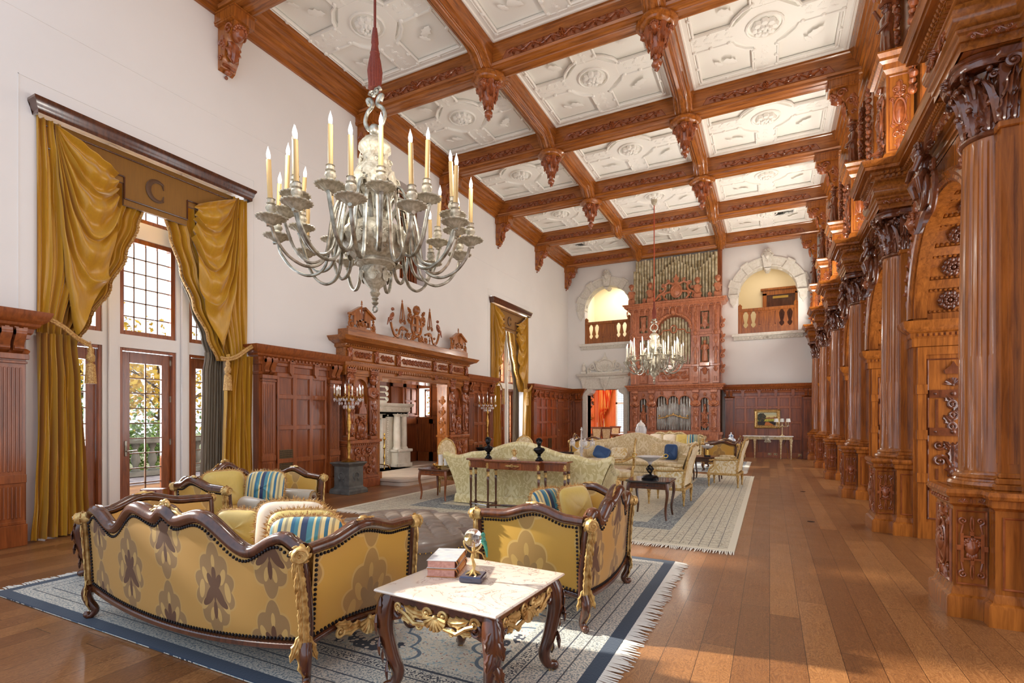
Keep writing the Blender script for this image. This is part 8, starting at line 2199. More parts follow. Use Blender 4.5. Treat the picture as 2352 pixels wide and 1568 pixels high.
# ---------- marble topped tables ----------
def marble_table(label,loc,rz,S=.80):
    t=thing('marble_table',label,'table',loc,rz,'marble topped side tables'); h=S/2; H=.585
    m=MB(); m.mold([(-h,-h),(h,-h),(h,h),(-h,h)],[(-.03,H-.025),(-.006,H-.02),(0,H-.012),(-.004,H-.003),(-.02,H),(-.03,H)],closed=True); m.box(-h+.03,h-.03,-h+.03,h-.03,H-.025,H); m.obj('marble_top',M['marble'],t,40)
    m=MB(); q=h-.05
    for (a,b) in (((-q,-q),(q,-q)),((q,-q),(q,q)),((q,q),(-q,q)),((-q,q),(-q,-q))):
        a=Vector(a);b=Vector(b); d=(b-a).normalized(); c=(a+b)/2; nrm=Vector((d.y,-d.x))
        m.push(FR((c.x,c.y,H-.09),(d.x,d.y,0),(0,0,1)))
        m.prism([(-q,.06),(-q,-.10),(-q+.12,-.06),(-.1,-.045),(0,-.055),(.1,-.045),(q-.12,-.06),(q,-.10),(q,.06)],-.022,.004)
        m.box(-q,q,.03,.062,-.0,.014); 
        for s in (1,-1): m.scroll((s*(q-.10),-.03),.045,1.3,pi if s>0 else 0,-s,.012)
        m.pop()
    m.obj('apron',M['wdark'],t,30)
    for (a,b) in (((-q,-q),(q,-q)),((q,-q),(q,q)),((q,q),(-q,q)),((-q,q),(-q,-q))):
        m=MB(); a=Vector(a);b=Vector(b); d=(b-a).normalized(); c=(a+b)/2; nrm=Vector((d.y,-d.x))
        m.push(FR((c.x,c.y,H-.115),(d.x,d.y,0),(0,0,1))@TR(0,0,.006))
        m.shell((0,.02),.075,-pi,pi,9,.016); m.scroll((-.055,.03),.03,1.3,0,1,.010); m.scroll((.055,.03),.03,1.3,pi,-1,.010)
        for s in (1,-1):
            m.tube([(s*.06,-.03,.008),(s*.14,-.04,.01),(s*.2,.0,.01),(s*.25,.02,.01)],.011,6); m.leaf((s*.08,.01),(0 if s>0 else pi),.14,.06,.014,bend=s*.5); m.leaf((s*.14,-.02),(0 if s>0 else pi)-s*.2,.1,.05,.014,bend=s*.4); m.scroll((s*.25,.03),.03,1.4,0,s,.010); m.scroll((s*.11,-.045),.022,1.2,0,s,.008)
        m.pop(); m.obj('gilded_shell_carving',M['gild'],t,50)
    for sx in (1,-1):
        for sy in (1,-1):
            m=MB(); o=Vector((sx,sy)).normalized(); x,y=sx*(q-.02),sy*(q-.02)
            P=[(x,y,H-.03),(x+o.x*.03,y+o.y*.03,H-.11),(x+o.x*.035,y+o.y*.035,.38),(x+o.x*.0,y+o.y*.0,.22),(x-o.x*.035,y-o.y*.035,.11),(x-o.x*.01,y-o.y*.01,.045),(x+o.x*.035,y+o.y*.035,.035)]
            Q=spl(P,6); n=len(Q); R=[.045+.012*sin(pi*min(1,i/14)) if i<14 else .045-.021*(i-14)/(n-14) for i in range(n)]
            m.tube(Q,R,10); m.sph((x+o.x*.03,y+o.y*.03,.03),.03,8)
            for k in range(7):
                z=H-.10-.045*k; p=Q[min(n-1,3+3*k)]; m.push(TR(p[0]+o.x*.044,p[1]+o.y*.044,p[2])@FR((0,0,0),(-o.y,o.x,0),(0,0,1))); m.leaf((.012*(-1)**k,.02),-pi/2+.3*(-1)**k,.10,.055,.016,n=6); m.pop()
            L=m.obj('cabriole_leg',M['wdark'],t,50)
            m=MB()
            for k in range(5):
                p=Q[min(n-1,19+3*k)]; m.push(TR(p[0]+o.x*.016,p[1]+o.y*.016,p[2])@FR((0,0,0),(-o.y,o.x,0),(0,0,1))); m.leaf((0,.0),-pi/2,.08,.03,.014,n=6); m.pop()
            m.obj('gilt_leaf_spine',M['gild'],L,50)
    return t
marble_table('cream marble topped table with gilt shell carving, nearest the camera',(-1.545,2.59,.016),radians(-3.5))
marble_table('cream marble topped table at the left end of the large sofa',(-5.62,2.95,.016),radians(2))
marble_table('marble topped table far away beside the pale gilt sofa',(-1.15,18.6,.0),0)
def book(label,loc,rz,w,d,h,cov,page,band=True):
    t=thing('book',label,'book',loc,rz,'old books stacked on the nearest marble table')
    m=MB(); m.box(-w/2,w/2,-d/2,d/2,0,.004,.001); m.box(-w/2,w/2,-d/2,d/2,h-.004,h,.001); m.obj('cover_boards',cov,t,20)
    m=MB(); m.box(-w/2+.006,w/2-.01,-d/2+.006,d/2-.006,.004,h-.004); m.obj('page_block',page,t,0)
    m=MB(); m.surf(lambda u,v:(w/2-.008+.014*sin(pi*v),-d/2+d*u,h*v),2,8); m.obj('leather_spine',M['tan'],t,40)
    m=MB()
    for a,b in ((.08,.14),(.86,.92)): m.surf(lambda u,v:(w/2-.007+.0145*sin(pi*v),-d/2+d*(a+(b-a)*u),h*v),2,8)
    m.obj('black_label',M['black'],t,40)
    m=MB()
    for a,b in ((.2,.23),(.77,.8)): m.surf(lambda u,v:(w/2-.007+.0145*sin(pi*v),-d/2+d*(a+(b-a)*u),h*v),2,8)
    m.obj('red_label',M['redl'],t,40)
    return t
M['tan']=plain('tan_leather',srgb(196,128,70),.4); M['redl']=plain('red_leather',srgb(150,50,40),.5)
M['page']=plain('pink_page_edges',srgb(216,160,140),.7,c2=srgb(196,136,118),nsc=50)
def m_mb():
    m,nt,b,h=newmat('marbled_paper',.35,0,coat=.3); n=noise(h,coords(h,'Object',(3,22,1)),2.5,3,.5,.5)
    h.link(ramp(h,n,[(.3,srgb(120,136,150)),(.45,srgb(214,206,196)),(.6,srgb(168,178,188)),(.75,srgb(226,216,206))]),b.inputs['Base Color']); return m
M['mbp']=m_mb()
tz=.016+.585
book('pink edged old book lying flat at the bottom of the stack',(-1.79,2.68,tz+.001),radians(19),.18,.29,.048,M['tan'],M['page'])
book('old book with marbled cover on top of the stack',(-1.795,2.685,tz+.051),radians(20),.18,.29,.048,M['mbp'],M['page'])
# crystal ball held by a gilt tree
t=thing('crystal_ball_sculpture','crystal ball on a gilt tree with a green parrot and dark blue base','sculpture',(-1.55,2.59,tz),radians(15)); t.scale=(1.2,1.2,1.2)
m=MB(); m.box(-.055,.055,-.055,.055,0,.03,.005); m.obj('blue_base',M['navy'],t,30)
m=MB(); m.tube(spl([(0,0,.03),(.004,.002,.07),(-.003,0,.11),(.003,0,.145)],4),[.010,.008,.007,.006]*3+[.006],8)
for i in range(7): a=i*.9; m.tube([(0,0,.05),(.018*cos(a),.018*sin(a),.036),(.038*cos(a),.038*sin(a),.031)],[.006,.006,.003],5)
for i in range(4): a=i*pi/2+.4; m.tube(spl([(0,0,.13),(.026*cos(a),.026*sin(a),.148),(.042*cos(a),.042*sin(a),.172),(.045*cos(a),.045*sin(a),.195)],4),[.0045]*12+[.002],6)
m.tube(spl([(.02,0,.14),(.045,.0,.13),(.05,.01,.11),(.062,.01,.095)],4),.004,5)
m.obj('gilt_tree',M['gild'],t,50)
m=MB(); m.sph((0,0,.205),.045,32); m.obj('crystal_ball',M['ball'],t,60)
m=MB(); m.sph((.052,0,.195),.016,10,(.8,.8,1.5)); m.sph((.05,0,.222),.012,8); m.tube([(.057,0,.19),(.066,0,.15),(.07,0,.115)],[.011,.008,.004],6); m.obj('green_parrot',M['green'],t,50)
m=MB(); m.sph((.056,0,.172),.006,6); m.obj('red_spot',M['redl'],t,50)
t=thing('decorative_box','upright red and burl wood box standing on the left marble table','box',(-5.72,3.12,tz),radians(35))
m=MB(); m.box(-.11,.11,-.05,.05,0,.21,.006); m.obj('burl_case',M['wmid'],t,20)
m=MB(); m.box(-.09,.045,-.056,-.05,.015,.195,.002); m.obj('crimson_panel',plain('crimson',srgb(88,16,26),.5),t,20)
m=MB(); m.box(-.05,-.01,-.062,-.056,.03,.13,.004); m.prism([(-.055,.13),(-.005,.13),(-.03,.16)],-.062,-.056,'y'); m.obj('gilt_emblem',M['gold'],t,20)
# ---------- slim wooden side tables ----------
def side_table(label,loc,rz,top,body,S=.65,H=.585,L=None,group='slim cabriole leg side tables'):
    t=thing('side_table',label,'table',loc,rz,group); h=S/2; l=(L or S)/2
    m=MB(); c=.05; P=[(-h+c,-l),(h-c,-l),(h,-l+c),(h,l-c),(h-c,l),(-h+c,l),(-h,l-c),(-h,-l+c)]
    m.prism(P,H-.028,H); m.mold(P,[(0,H-.024),(.008,H-.014),(0,H-.004)],closed=True); m.obj('top',top,t,20)
    m=MB(); q=h-.035; k=l-.035; m.box(-q,q,-k,k,H-.12,H-.028,.006); 
    for s in (1,-1): m.box(-q+.1,q-.1,s*k-.003,s*k+.004,H-.075,H-.062); m.box(s*q-.003,s*q+.004,-k+.1,k-.1,H-.075,H-.062)
    m.obj('apron',body,t,20)
    m=MB()
    for s in (1,-1): m.box(-q+.12,q-.12,s*k-.005,s*k+.006,H-.078,H-.072); m.sph((0,s*k,H-.07),.014,6)
    m.obj('dark_inlay',M['black'],t,20)
    for sx in (1,-1):
        for sy in (1,-1):
            o=(sx*.7,sy*.7); x,y=sx*(q-.015),sy*(k-.015); m=MB()
            Q=spl([(x,y,H-.03),(x+o[0]*.02,y+o[1]*.02,H-.13),(x+o[0]*.02,y+o[1]*.02,.36),(x-o[0]*.02,y-o[1]*.02,.16),(x,y,.01)],6)
            m.tube(Q,[.032-.018*i/(len(Q)-1) for i in range(len(Q))],8); m.obj('leg',body,t,50)
    return t
M['glossb']=plain('black_polished_top',srgb(26,20,26),.06,coat=1)
side_table('small mahogany table with brass tray at the left arm of the yellow sofa',(-5.545,8.10,.016),0,M['wdark'],M['wmid'])
side_table('glossy black topped side table carrying the glass bowl',(-1.64,8.09,.016),0,M['glossb'],M['wdark'])
side_table('dark wooden side table between the beige sofa and the far armchair',(-1.36,13.45,.016),0,M['wdark'],M['wdark'],.7)
side_table('low brown coffee table with brass edge between the two camelback sofas',(-3.35,10.95,.016),0,M['wmid'],M['wmid'],1.35,.46,.8)
side_table('low dark table standing in front of the far left wainscot door',(-5.75,15.1,.0),0,M['glossb'],M['wdark'],1.0,.5,.6)
# tray with candles
t=thing('brass_tray','round footed brass tray on the small mahogany table','tray',(-5.42,7.98,.602),0)
m=MB(); m.lathe([(.0,.05),(.17,.05),(.2,.06),(.205,.075),(.2,.07),(.17,.056),(0,.055)],32); m.obj('tray',M['brass'],t,40)
m=MB(); [m.sph((.14*cos(a),.14*sin(a),.025),.025,8) for a in (0.5,2.6,4.7)]; m.tube([(.15*cos(a),.15*sin(a),.03) for a in [2*pi*i/20 for i in range(20)]],.008,5,closed=True); [m.tube([(s*.19,-.03,.07),(s*.23,0,.08),(s*.19,.03,.07)],.008,5) for s in (1,-1)]; m.obj('feet_and_handles',M['brass'],t,40)
for (x,y,r,h,l) in ((-5.47,7.97,.045,.20,'taller of the two white pillar candles on the brass tray'),(-5.365,8.0,.045,.13,'shorter of the two white pillar candles on the brass tray')):
    t=thing('pillar_candle',l,'candle',(x,y,.659),0,'pillar candles on the brass tray'); m=MB(); m.lathe([(.0,0),(r,0),(r,h),(r*.9,h+.002),(r*.5,h-.008),(0,h-.01)],20); m.obj('wax',M['white'],t,40); m=MB(); m.tube([(0,0,h-.01),(.002,0,h+.012)],.002,4); m.obj('wick',M['black'],t,0)
# glass tazza with bronze base
t=thing('glass_centrepiece','cut glass bowl with gilt handles on a dark bronze figural foot','bowl',(-1.66,8.10,.602),0)
m=MB(); m.lathe([(0,0),(.12,0),(.125,.02),(.11,.04),(.1,.05),(.05,.07),(0,.075)],24,lambda a,z:1+.08*abs(cos(3*a))); m.obj('black_base',M['bronze'],t,40)
m=MB(); m.tube(spl([(0,0,.06),(.02,.0,.12),(-.015,0,.18),(.01,0,.23)],5),.014,8)
for i in range(6): a=i*1.05; m.tube(spl([(0,0,.08),(.04*cos(a),.04*sin(a),.12),(.05*cos(a),.05*sin(a),.16),(.02*cos(a),.02*sin(a),.2)],4),.007,5); m.leaf((0,0),0,.001,.001,.001) if False else m.sph((.05*cos(a),.05*sin(a),.15),.014,6)
m.obj('figural_stem',M['bronze'],t,50)
m=MB(); m.lathe([(.02,.22),(.035,.26),(.07,.28),(.17,.325),(.215,.345),(.205,.35),(.16,.335),(.06,.295),(.0,.28)],40,lambda a,z:1+.03*cos(20*a)); m.obj('cut_glass_bowl',M['crystal'],t,40)
m=MB()
for s in (1,-1): m.tube(spl([(s*.2,0,.34),(s*.25,0,.33),(s*.27,0,.37),(s*.23,0,.385),(s*.2,0,.355)],5),.008,6)
m.obj('gilt_handles',M['brass'],t,50)
# candle bowl
t=thing('candle_bowl','crystal footed bowl holding a white candle on the dark side table','bowl',(-1.36,13.4,.602),0)
m=MB(); m.box(-.07,.07,-.07,.07,0,.03,.004); m.obj('dark_plinth',M['bronze'],t,20)
m=MB(); m.lathe([(.03,.03),(.015,.06),(.02,.12),(.012,.16),(.03,.18)],14); m.obj('brass_stem',M['brass'],t,40)
m=MB(); m.lathe([(.02,.18),(.09,.2),(.15,.26),(.145,.265),(.085,.21),(0,.195)],28,lambda a,z:1+.03*cos(14*a)); m.obj('crystal_bowl',M['crystal'],t,40)
m=MB(); m.lathe([(.045,.2),(.045,.3),(0,.3)],14); m.obj('candle',M['white'],t,40)
# ---------- walnut console behind the sofa ----------
def console_walnut(label,loc,rz):
    t=thing('walnut_console',label,'table',loc,rz,'walnut console tables behind the sofas')
    # front = -y, length 1.74
    h=.87; D0=.13; 
    out=lambda e:[(-h-e,.16+e),(-h-e,-.06-e),(-.46-e,-.06-e),(-.46-e,-.17-e),(.46+e,-.17-e),(.46+e,-.06-e),(h+e,-.06-e),(h+e,.16+e)]
    m=MB(); P=out(.02); m.prism(P,.825,.855); m.mold(P[::-1],[(-.0,.822),(-.01,.835),(-.004,.85)],closed=True) ; m.obj('top',M['wmid'],t,20)
    m=MB(); P=out(-.01); m.prism(P,.70,.825)
    for a,b in ((-.84,-.5),(-.4,-.2),(.2,.4),(.5,.84)):
        y=-.05 if abs(a)>.45 else -.16
        for i in range(int((b-a)/.02)): m.box(a+i*.02,a+.011+i*.02,y-.006,y+.002,.715,.80,.002)
    m.obj('fluted_frieze',M['wmid'],t,20)
    m=MB()
    m.push(FR((0,-.162,.755),(1,0,0),(0,0,1))); m.box(-.17,.17,-.05,.05,-.0,.006); m.tube([(-.13,.0,.012),(-.06,-.03,.02),(0,-.01,.02),(.06,-.03,.02),(.13,0,.012)],.008,6); m.pop(); m.obj('drawer_front',M['wmid'],t,20)
    m=MB()
    for (x,y) in ((-.85,-.052),(-.45,-.165),(.45,-.165),(.85,-.052)): m.push(FR((x,y,.76),(1,0,0),(0,0,1))); m.leaf((0,-.05),pi/2,.1,.05,.014); m.leaf((0,.03),-pi/2,.07,.04,.012); m.pop()
    m.push(FR((0,-.172,.765),(1,0,0),(0,0,1))); m.rosette((0,0),.03,6,.014,1); m.leaf((.03,0),0,.1,.03,.01); m.leaf((-.03,0),pi,.1,.03,.01); m.pop()
    m.obj('gilt_mounts',M['gild'],t,50)
    for (x,y) in ((-.84,-.03),(-.45,-.14),(.45,-.14),(.84,-.03),(-.84,.13),(-.45,.13),(.45,.13),(.84,.13)):
        m=MB(); m.push(TR(x,y,0)); m.lathe([(.012,0),(.014,.03),(.01,.05),(.024,.06),(.024,.13),(.014,.14),(.017,.3),(.02,.5),(.022,.56),(.014,.575),(.026,.6),(.018,.62),(.028,.66),(.024,.70)],12); m.pop(); L=m.obj('leg',M['wdark'],t,40)
        m=MB(); m.push(TR(x,y,0)); m.lathe([(.024,.575),(.028,.6),(.02,.62),(.03,.655)],10,lambda a,z:1+.1*cos(6*a)); m.pop(); m.obj('gilt_collar',M['gild'],L,40)
    m=MB(); pts=[(-.84,-.03,.1),(-.84,.13,.1),(-.45,.13,.1),(-.45,-.14,.1)]
    for a,b in (((-.84,-.03),(-.84,.13)),((-.84,.13),(-.45,.13)),((-.84,-.03),(-.45,-.14)),((.84,-.03),(.84,.13)),((.84,.13),(.45,.13)),((.84,-.03),(.45,-.14)),((-.45,-.14),(-.45,.13)),((.45,-.14),(.45,.13))): m.tube([(a[0],a[1],.1),(b[0],b[1],.1)],.012,6)
    m.tube(spl([(-.45,-.14,.1),(-.25,.0,.1),(0,.03,.1),(.25,0,.1),(.45,-.14,.1)],6),.014,6); m.obj('stretcher',M['wdark'],t,40)
    return t
cw=console_walnut('walnut console table with many slender legs behind the yellow sofa',(-3.655,7.47,.016),0)
dup(cw,(-3.2,14.35,.016),pi,label='console table hidden behind the beige camelback sofa, carrying the glass urn')
def bust(label,x,y,rz):
    t=thing('bronze_bust',label,'bust',(x,y,.872),rz,'bronze busts on the walnut console')
    m=MB(); m.lathe([(0,0),(.062,0),(.064,.015),(.05,.02),(.045,.035),(.026,.05),(.024,.075),(.04,.09),(.0,.1)],20); m.obj('socle',M['bronze'],t,40)
    wp=[(0,.02),(.3,.06),(.6,.092),(.8,.088),(.92,.05),(1,.026)]; dp=[(0,.016),(.3,.04),(.6,.052),(.8,.046),(1,.024)]
    m=MB(); m.surf(lambda u,v:(interp(wp,v)*cos(2*pi*u),interp(dp,v)*sin(2*pi*u)*(1+.08*sin(10*pi*u)),.09+.125*v),28,12,cu=True)
    m.tube([(0,0,.2),(0,0,.25)],.026,10); m.push(FR((0,-.008,.285),(1,0,0),(0,0,1))); mask(m,.115); m.pop()
    for i in range(4): m.tube([(-.08+.02*i,-.045,.17-.01*i),(0,-.062,.13+.012*i),(.075,-.04,.16+.012*i)],.008,5)
    m.sph((0,.035,.31),.028,8); m.obj('draped_figure',M['bronze'],t,60)
    return t
bust('dark bronze bust at the left of the walnut console',-4.17,7.46,-.3); bust('dark bronze bust at the right of the walnut console',-3.24,7.43,.4)
t=thing('gilt_ornament','small gilt urn ornament on a pale marble stand between the two busts','ornament',(-3.69,7.46,.872),0)
m=MB(); m.box(-.07,.07,-.05,.05,0,.012,.003); [m.sph((a,b,.004),.01,6) for a in (-.06,.06) for b in (-.04,.04)]; m.lathe([(.05,.012),(.045,.04),(.03,.045)],16); m.obj('marble_stand',M['marble'],t,30)
m=MB(); m.lathe([(.02,.045),(.014,.06),(.035,.08),(.03,.12),(.02,.14),(.028,.15),(.008,.17),(.004,.19)],16)
for s in (1,-1): m.tube(spl([(s*.03,0,.09),(s*.05,0,.11),(s*.04,0,.15),(s*.02,0,.14)],4),.006,5); m.tube(spl([(0,s*.03,.09),(0,s*.05,.11),(0,s*.04,.15),(0,s*.02,.14)],4),.006,5)
m.obj('gilt_urn',M['gild'],t,50)
# glass urn
t=thing('glass_urn','lidded cut glass urn standing behind the beige camelback sofa','urn',(-3.20,14.4,.872),0)
m=MB(); m.lathe([(.07,0),(.07,.02),(.03,.04),(.03,.07),(.1,.14),(.15,.26),(.155,.34),(.13,.42),(.11,.44),(.1,.43),(.14,.34),(.09,.14),(.0,.08)],32,lambda a,z:1+.02*cos(16*a)); m.obj('glass_body',M['crystal'],t,40)
m=MB(); m.lathe([(.12,.44),(.115,.47),(.07,.53),(.03,.55),(.03,.57),(.015,.6),(.0,.62)],28,lambda a,z:1+.02*cos(14*a)); m.obj('lid',M['white'],t,40)
# ginger jar
t=thing('ginger_jar','blue and white lidded porcelain jar on the far marble table','jar',(-1.15,18.6,.587),0)
mm,nt,b,h=newmat('blue_white',.12,0,coat=.6); h.link(h.mix(h.math('GREATER_THAN',noise(h,coords(h),22,3,.6,1),.53),srgb(232,238,240),srgb(48,96,150)),b.inputs['Base Color'])
m=MB(); m.lathe([(.08,0),(.12,.06),(.15,.16),(.14,.24),(.07,.3),(.06,.33)],24); m.obj('jar_body',mm,t,40)
m=MB(); m.lathe([(.075,.33),(.08,.36),(.05,.4),(.015,.42),(.025,.45),(0,.48)],20); m.obj('lid',mm,t,40)
# candelabrum with prisms behind the yellow sofa
t=thing('glass_candelabrum','five armed glass candelabrum rising above the back of the yellow sofa','candelabrum',(-4.55,9.3,.0),0)
t.location=(-3.75,10.95,.476)
m=MB(); m.lathe([(.09,0),(.08,.03),(.025,.06),(.04,.16),(.02,.26),(.045,.34),(.02,.42),(.03,.5),(.01,.78),(.03,.8),(.008,.86)],20); m.obj('glass_stem',M['crystal'],t,40)
m=MB()
for i in range(5):
    a=2*pi*i/5+.3; m.tube(spl([(0,0,.42),(.12*cos(a),.12*sin(a),.38),(.22*cos(a),.22*sin(a),.46),(.24*cos(a),.24*sin(a),.54)],5),.01,6); m.push(TR(.24*cos(a),.24*sin(a),.54)); m.lathe([(.01,0),(.05,.02),(.02,.03),(.02,.07)],14); m.pop()
m.obj('arms_and_pans',M['crystal'],t,40)
m=MB()
for i in range(5):
    a=2*pi*i/5+.3
    for k in range(6): b2=k*1.05; m.push(TR(.24*cos(a)+.045*cos(b2),.24*sin(a)+.045*sin(b2),.5)); m.lathe([(.002,.05),(.007,.03),(.009,-.01),(.002,-.06)],5); m.pop()
m.obj('prisms',M['crystal'],t,0)
# ---------- stone pedestals with crystal candelabra ----------
def pedestal(label,x,y,dark=False):
    t=thing('stone_pedestal',label,'pedestal',(x,y,0),0,'square pedestals flanking the chimneypiece'); mt=M['black'] if dark else M['stoneg']
    m=MB(); m.box(-.27,.27,-.27,.27,0,.07,.006); m.surf(lambda u,v:0,0,0) if False else None
    m.mold([(-.2,-.2),(.2,-.2),(.2,.2),(-.2,.2)],[(.06,.07),(.05,.1),(.01,.12),(0,.15),(0,.15)],closed=True); m.prism([(-.2,-.2),(.2,-.2),(.2,.2),(-.2,.2)],.07,.58)
    m.mold([(-.2,-.2),(.2,-.2),(.2,.2),(-.2,.2)],[(0,.55),(.02,.57),(.04,.6),(.06,.615),(.06,.635),(0,.64)],closed=True); m.box(-.25,.25,-.25,.25,.61,.64,.006)
    m.obj('block',mt,t,20)
    m=MB()
    for fr in (FR((0,-.2,.36),(1,0,0),(0,0,1)),FR((.2,0,.36),(0,1,0),(0,0,1))):
        m.push(fr); m.tube([(.075*cos(a),.075*sin(a),.006) for a in [radians(-60+300*i/20) for i in range(21)]],.012,6); m.leaf((-.02,-.08),-2.6,.06,.03,.01); m.leaf((.02,-.08),-.5,.06,.03,.01); m.pop()
    m.obj('wreath_relief',mt,t,40); return t
pedestal('grey square pedestal with wreath reliefs left of the chimneypiece',-7.75,7.98); pedestal('dark square pedestal right of the chimneypiece',-7.74,13.78,True)
def candelabrum(label,x,y):
    t=thing('crystal_candelabrum',label,'candelabrum',(x,y,.64),0,'tall gilt crystal candelabra')
    m=MB(); m.lathe([(.15,0),(.155,.015),(.12,.03),(.06,.05),(.03,.08),(.025,.14),(.045,.3),(.03,.42),(.04,.44),(.025,.46),(.022,.6),(.05,.78),(.03,.92),(.025,1.0),(.045,1.05),(.035,1.12),(.028,1.15)],24,lambda a,z:1+.03*cos(12*a)); m.obj('gilt_stem',M['gold'],t,45)
    m=MB(); m.lathe([(.02,1.12),(.03,1.2),(.05,1.24),(.02,1.3),(.012,1.5),(.02,1.52),(.008,1.6)],16)
    n=12
    for i in range(n):
        a=2*pi*i/n; R=.29 if i%2==0 else .24; z=1.37 if i%2==0 else 1.33
        m.tube(spl([(0,0,1.24),(.1*cos(a),.1*sin(a),1.34),(.18*cos(a),.18*sin(a),1.26),(R*cos(a),R*sin(a),z-.03)],5),.008,5); m.push(TR(R*cos(a),R*sin(a),z)); m.lathe([(.004,-.03),(.028,0),(.012,.01),(.012,.03)],10); m.pop()
    m.obj('gilt_arms',M['gold'],t,45)
    cn=None
    for i in range(n):
        a=2*pi*i/n; R=.29 if i%2==0 else .24; z=1.37 if i%2==0 else 1.33
        if cn is None:
            m=MB(); m.lathe([(.011,.02),(.010,.14),(0,.14)],8); cn=m.obj('candle_tube',M['candlew'],t,30); m=MB(); m.lathe([(.006,.14),(.012,.16),(.008,.19),(.001,.215)],8); bl=m.obj('flame_bulb',M['bulb'],cn,50); q=cn
        else: q=cn.copy(); C.objects.link(q); q.parent=t; b2=bl.copy(); C.objects.link(b2); b2.parent=q
        q.location=(R*cos(a),R*sin(a),z)
    m=MB(); rnd=random.Random(2)
    for i in range(n):
        a=2*pi*i/n; R=.29 if i%2==0 else .24; z=1.33
        for k in range(3): b=a+(k-1)*.12; m.push(TR(R*cos(b),R*sin(b),z-.05-.02*(k%2))); m.lathe([(.001,.03),(.014,.01),(.016,-.01),(.001,-.035)],6); m.pop()
    for i in range(16): a=2*pi*i/16; m.push(TR(.19*cos(a),.19*sin(a),1.20)); m.lathe([(.001,.035),(.015,.01),(.018,-.012),(.001,-.04)],6); m.pop()
    for i in range(10): a=2*pi*i/10; m.push(TR(.1*cos(a),.1*sin(a),1.13)); m.lathe([(.001,.04),(.018,.01),(.02,-.015),(.001,-.05)],6); m.pop()
    m.push(TR(0,0,1.66)); m.lathe([(.001,-.06),(.012,-.02),(.014,0),(.001,.05)],6); m.pop()
    m.obj('crystal_drops',M['crystal'],t,0)
    for i in range(n):
        pass
    return t
candelabrum('gilt crystal candelabrum standing on the grey stone pedestal',-7.75,7.98); candelabrum('gilt crystal candelabrum standing on the dark pedestal near the far tall window',-7.74,13.78)
# ---------- marble console on the far right, lamp ----------
t=thing('marble_console','white marble console with silvered carved legs under the landscape painting','table',(-.07,21.85,0),0)
m=MB(); m.box(-.86,.86,-.2,.24,.83,.86,.006); m.box(-.5,.5,-.26,-.2,.83,.86,.006); m.obj('marble_top',M['white'],t,20)
m=MB(); m.box(-.82,.82,-.17,.22,.72,.83); m.box(-.46,.46,-.22,-.17,.72,.83)
m.push(FR((-.64,-.175,.775),(1,0,0),(0,0,1))); rinceau(m,.34,.09,4,.008,.015); m.pop(); m.push(FR((.64,-.175,.775),(1,0,0),(0,0,1))); rinceau(m,.34,.09,4,.008,.015); m.pop()
m.push(FR((0,-.225,.775),(1,0,0),(0,0,1))); rinceau(m,.9,.09,9,.008,.015); m.pop(); m.obj('carved_frieze',M['cream'],t,40)
m=MB(); m.push(FR((0,-.24,.73),(1,0,0),(0,0,1))); cartouche(m,.26,.24,.03); m.leaf((-.1,.02),pi-.3,.12,.07,.02); m.leaf((.1,.02),.3,.12,.07,.02); m.pop(); m.obj('central_cartouche',M['silver2'],t,40)
for x,y in ((-.78,-.12),(-.44,-.18),(.44,-.18),(.78,-.12)):
    m=MB(); m.push(TR(x,y,0)); m.lathe([(.012,0),(.015,.05),(.012,.08),(.03,.45),(.035,.5),(.025,.52),(.04,.58),(.035,.62),(.055,.68),(.06,.72)],14,lambda a,z:1+.05*cos(7*a)); m.pop(); m.obj('leg',M['cream'],t,40)
t=thing('table_lamp','candelabra lamp with three small white shades on the marble console','lamp',(.42,21.85,.86),0)
m=MB(); m.lathe([(.09,0),(.08,.02),(.03,.04),(.015,.08),(.012,.36),(.025,.4),(.01,.44)],16)
LP=[(.0,.1),(-.2,.0),(.2,.02)]
for (x,y) in LP+[(-.1,-.14),(.12,-.14)]: m.tube(spl([(0,0,.4),(x*.5,y*.5,.34),(x,y,.38),(x,y,.46)],5),.008,5); m.push(TR(x,y,.44)); m.lathe([(.004,-.02),(.03,.0),(.01,.01),(.01,.1)],10); m.pop()
m.obj('gilt_stem_and_arms',M['cream'],t,40)
msh=plain('lamp_shade_cloth',srgb(232,234,226),.8)
for (x,y) in LP: m=MB(); m.push(TR(x,y,.52)); m.lathe([(.085,0),(.06,.13),(.058,.13),(.083,0)],20,cap=False); m.pop(); m.obj('lamp_shade',msh,t,40)
m=MB()
for (x,y) in LP: m.push(TR(x,y,.38)); [ (m.push(TR(.035*cos(k),.035*sin(k),0)),m.lathe([(.001,.03),(.009,.0),(.001,-.04)],5),m.pop()) for k in (0,1.5,3,4.5)]; m.pop()
m.obj('crystal_drops',M['crystal'],t,0)
t=thing('yellow_cable','yellow lamp cord hanging behind the marble console to the outlet','cord',(.6,21.95,.85),0,world=True)
m=MB(); m.tube(spl([(.46,22.12,.85),(.55,22.14,.72),(.5,22.12,.5),(.6,22.12,.3),(.62,22.05,.01),(.8,22.05,.008),(.95,22.12,.06),(1.02,22.15,.14)],6),.008,6); m.obj('cord',M['brass'],t,40)
# floor discs
for x,y,l in ((.55,8.85,'nearer of the two small dark floor outlet covers'),(.62,12.35,'farther of the two small dark floor outlet covers')):
    t=thing('floor_outlet_cover',l,'cover',(x,y,0),0,'floor outlet covers'); m=MB(); m.lathe([(.0,.001),(.05,.001),(.05,.004),(.0,.004)],16); m.obj('brass_cap',M['bronze'],t,0)
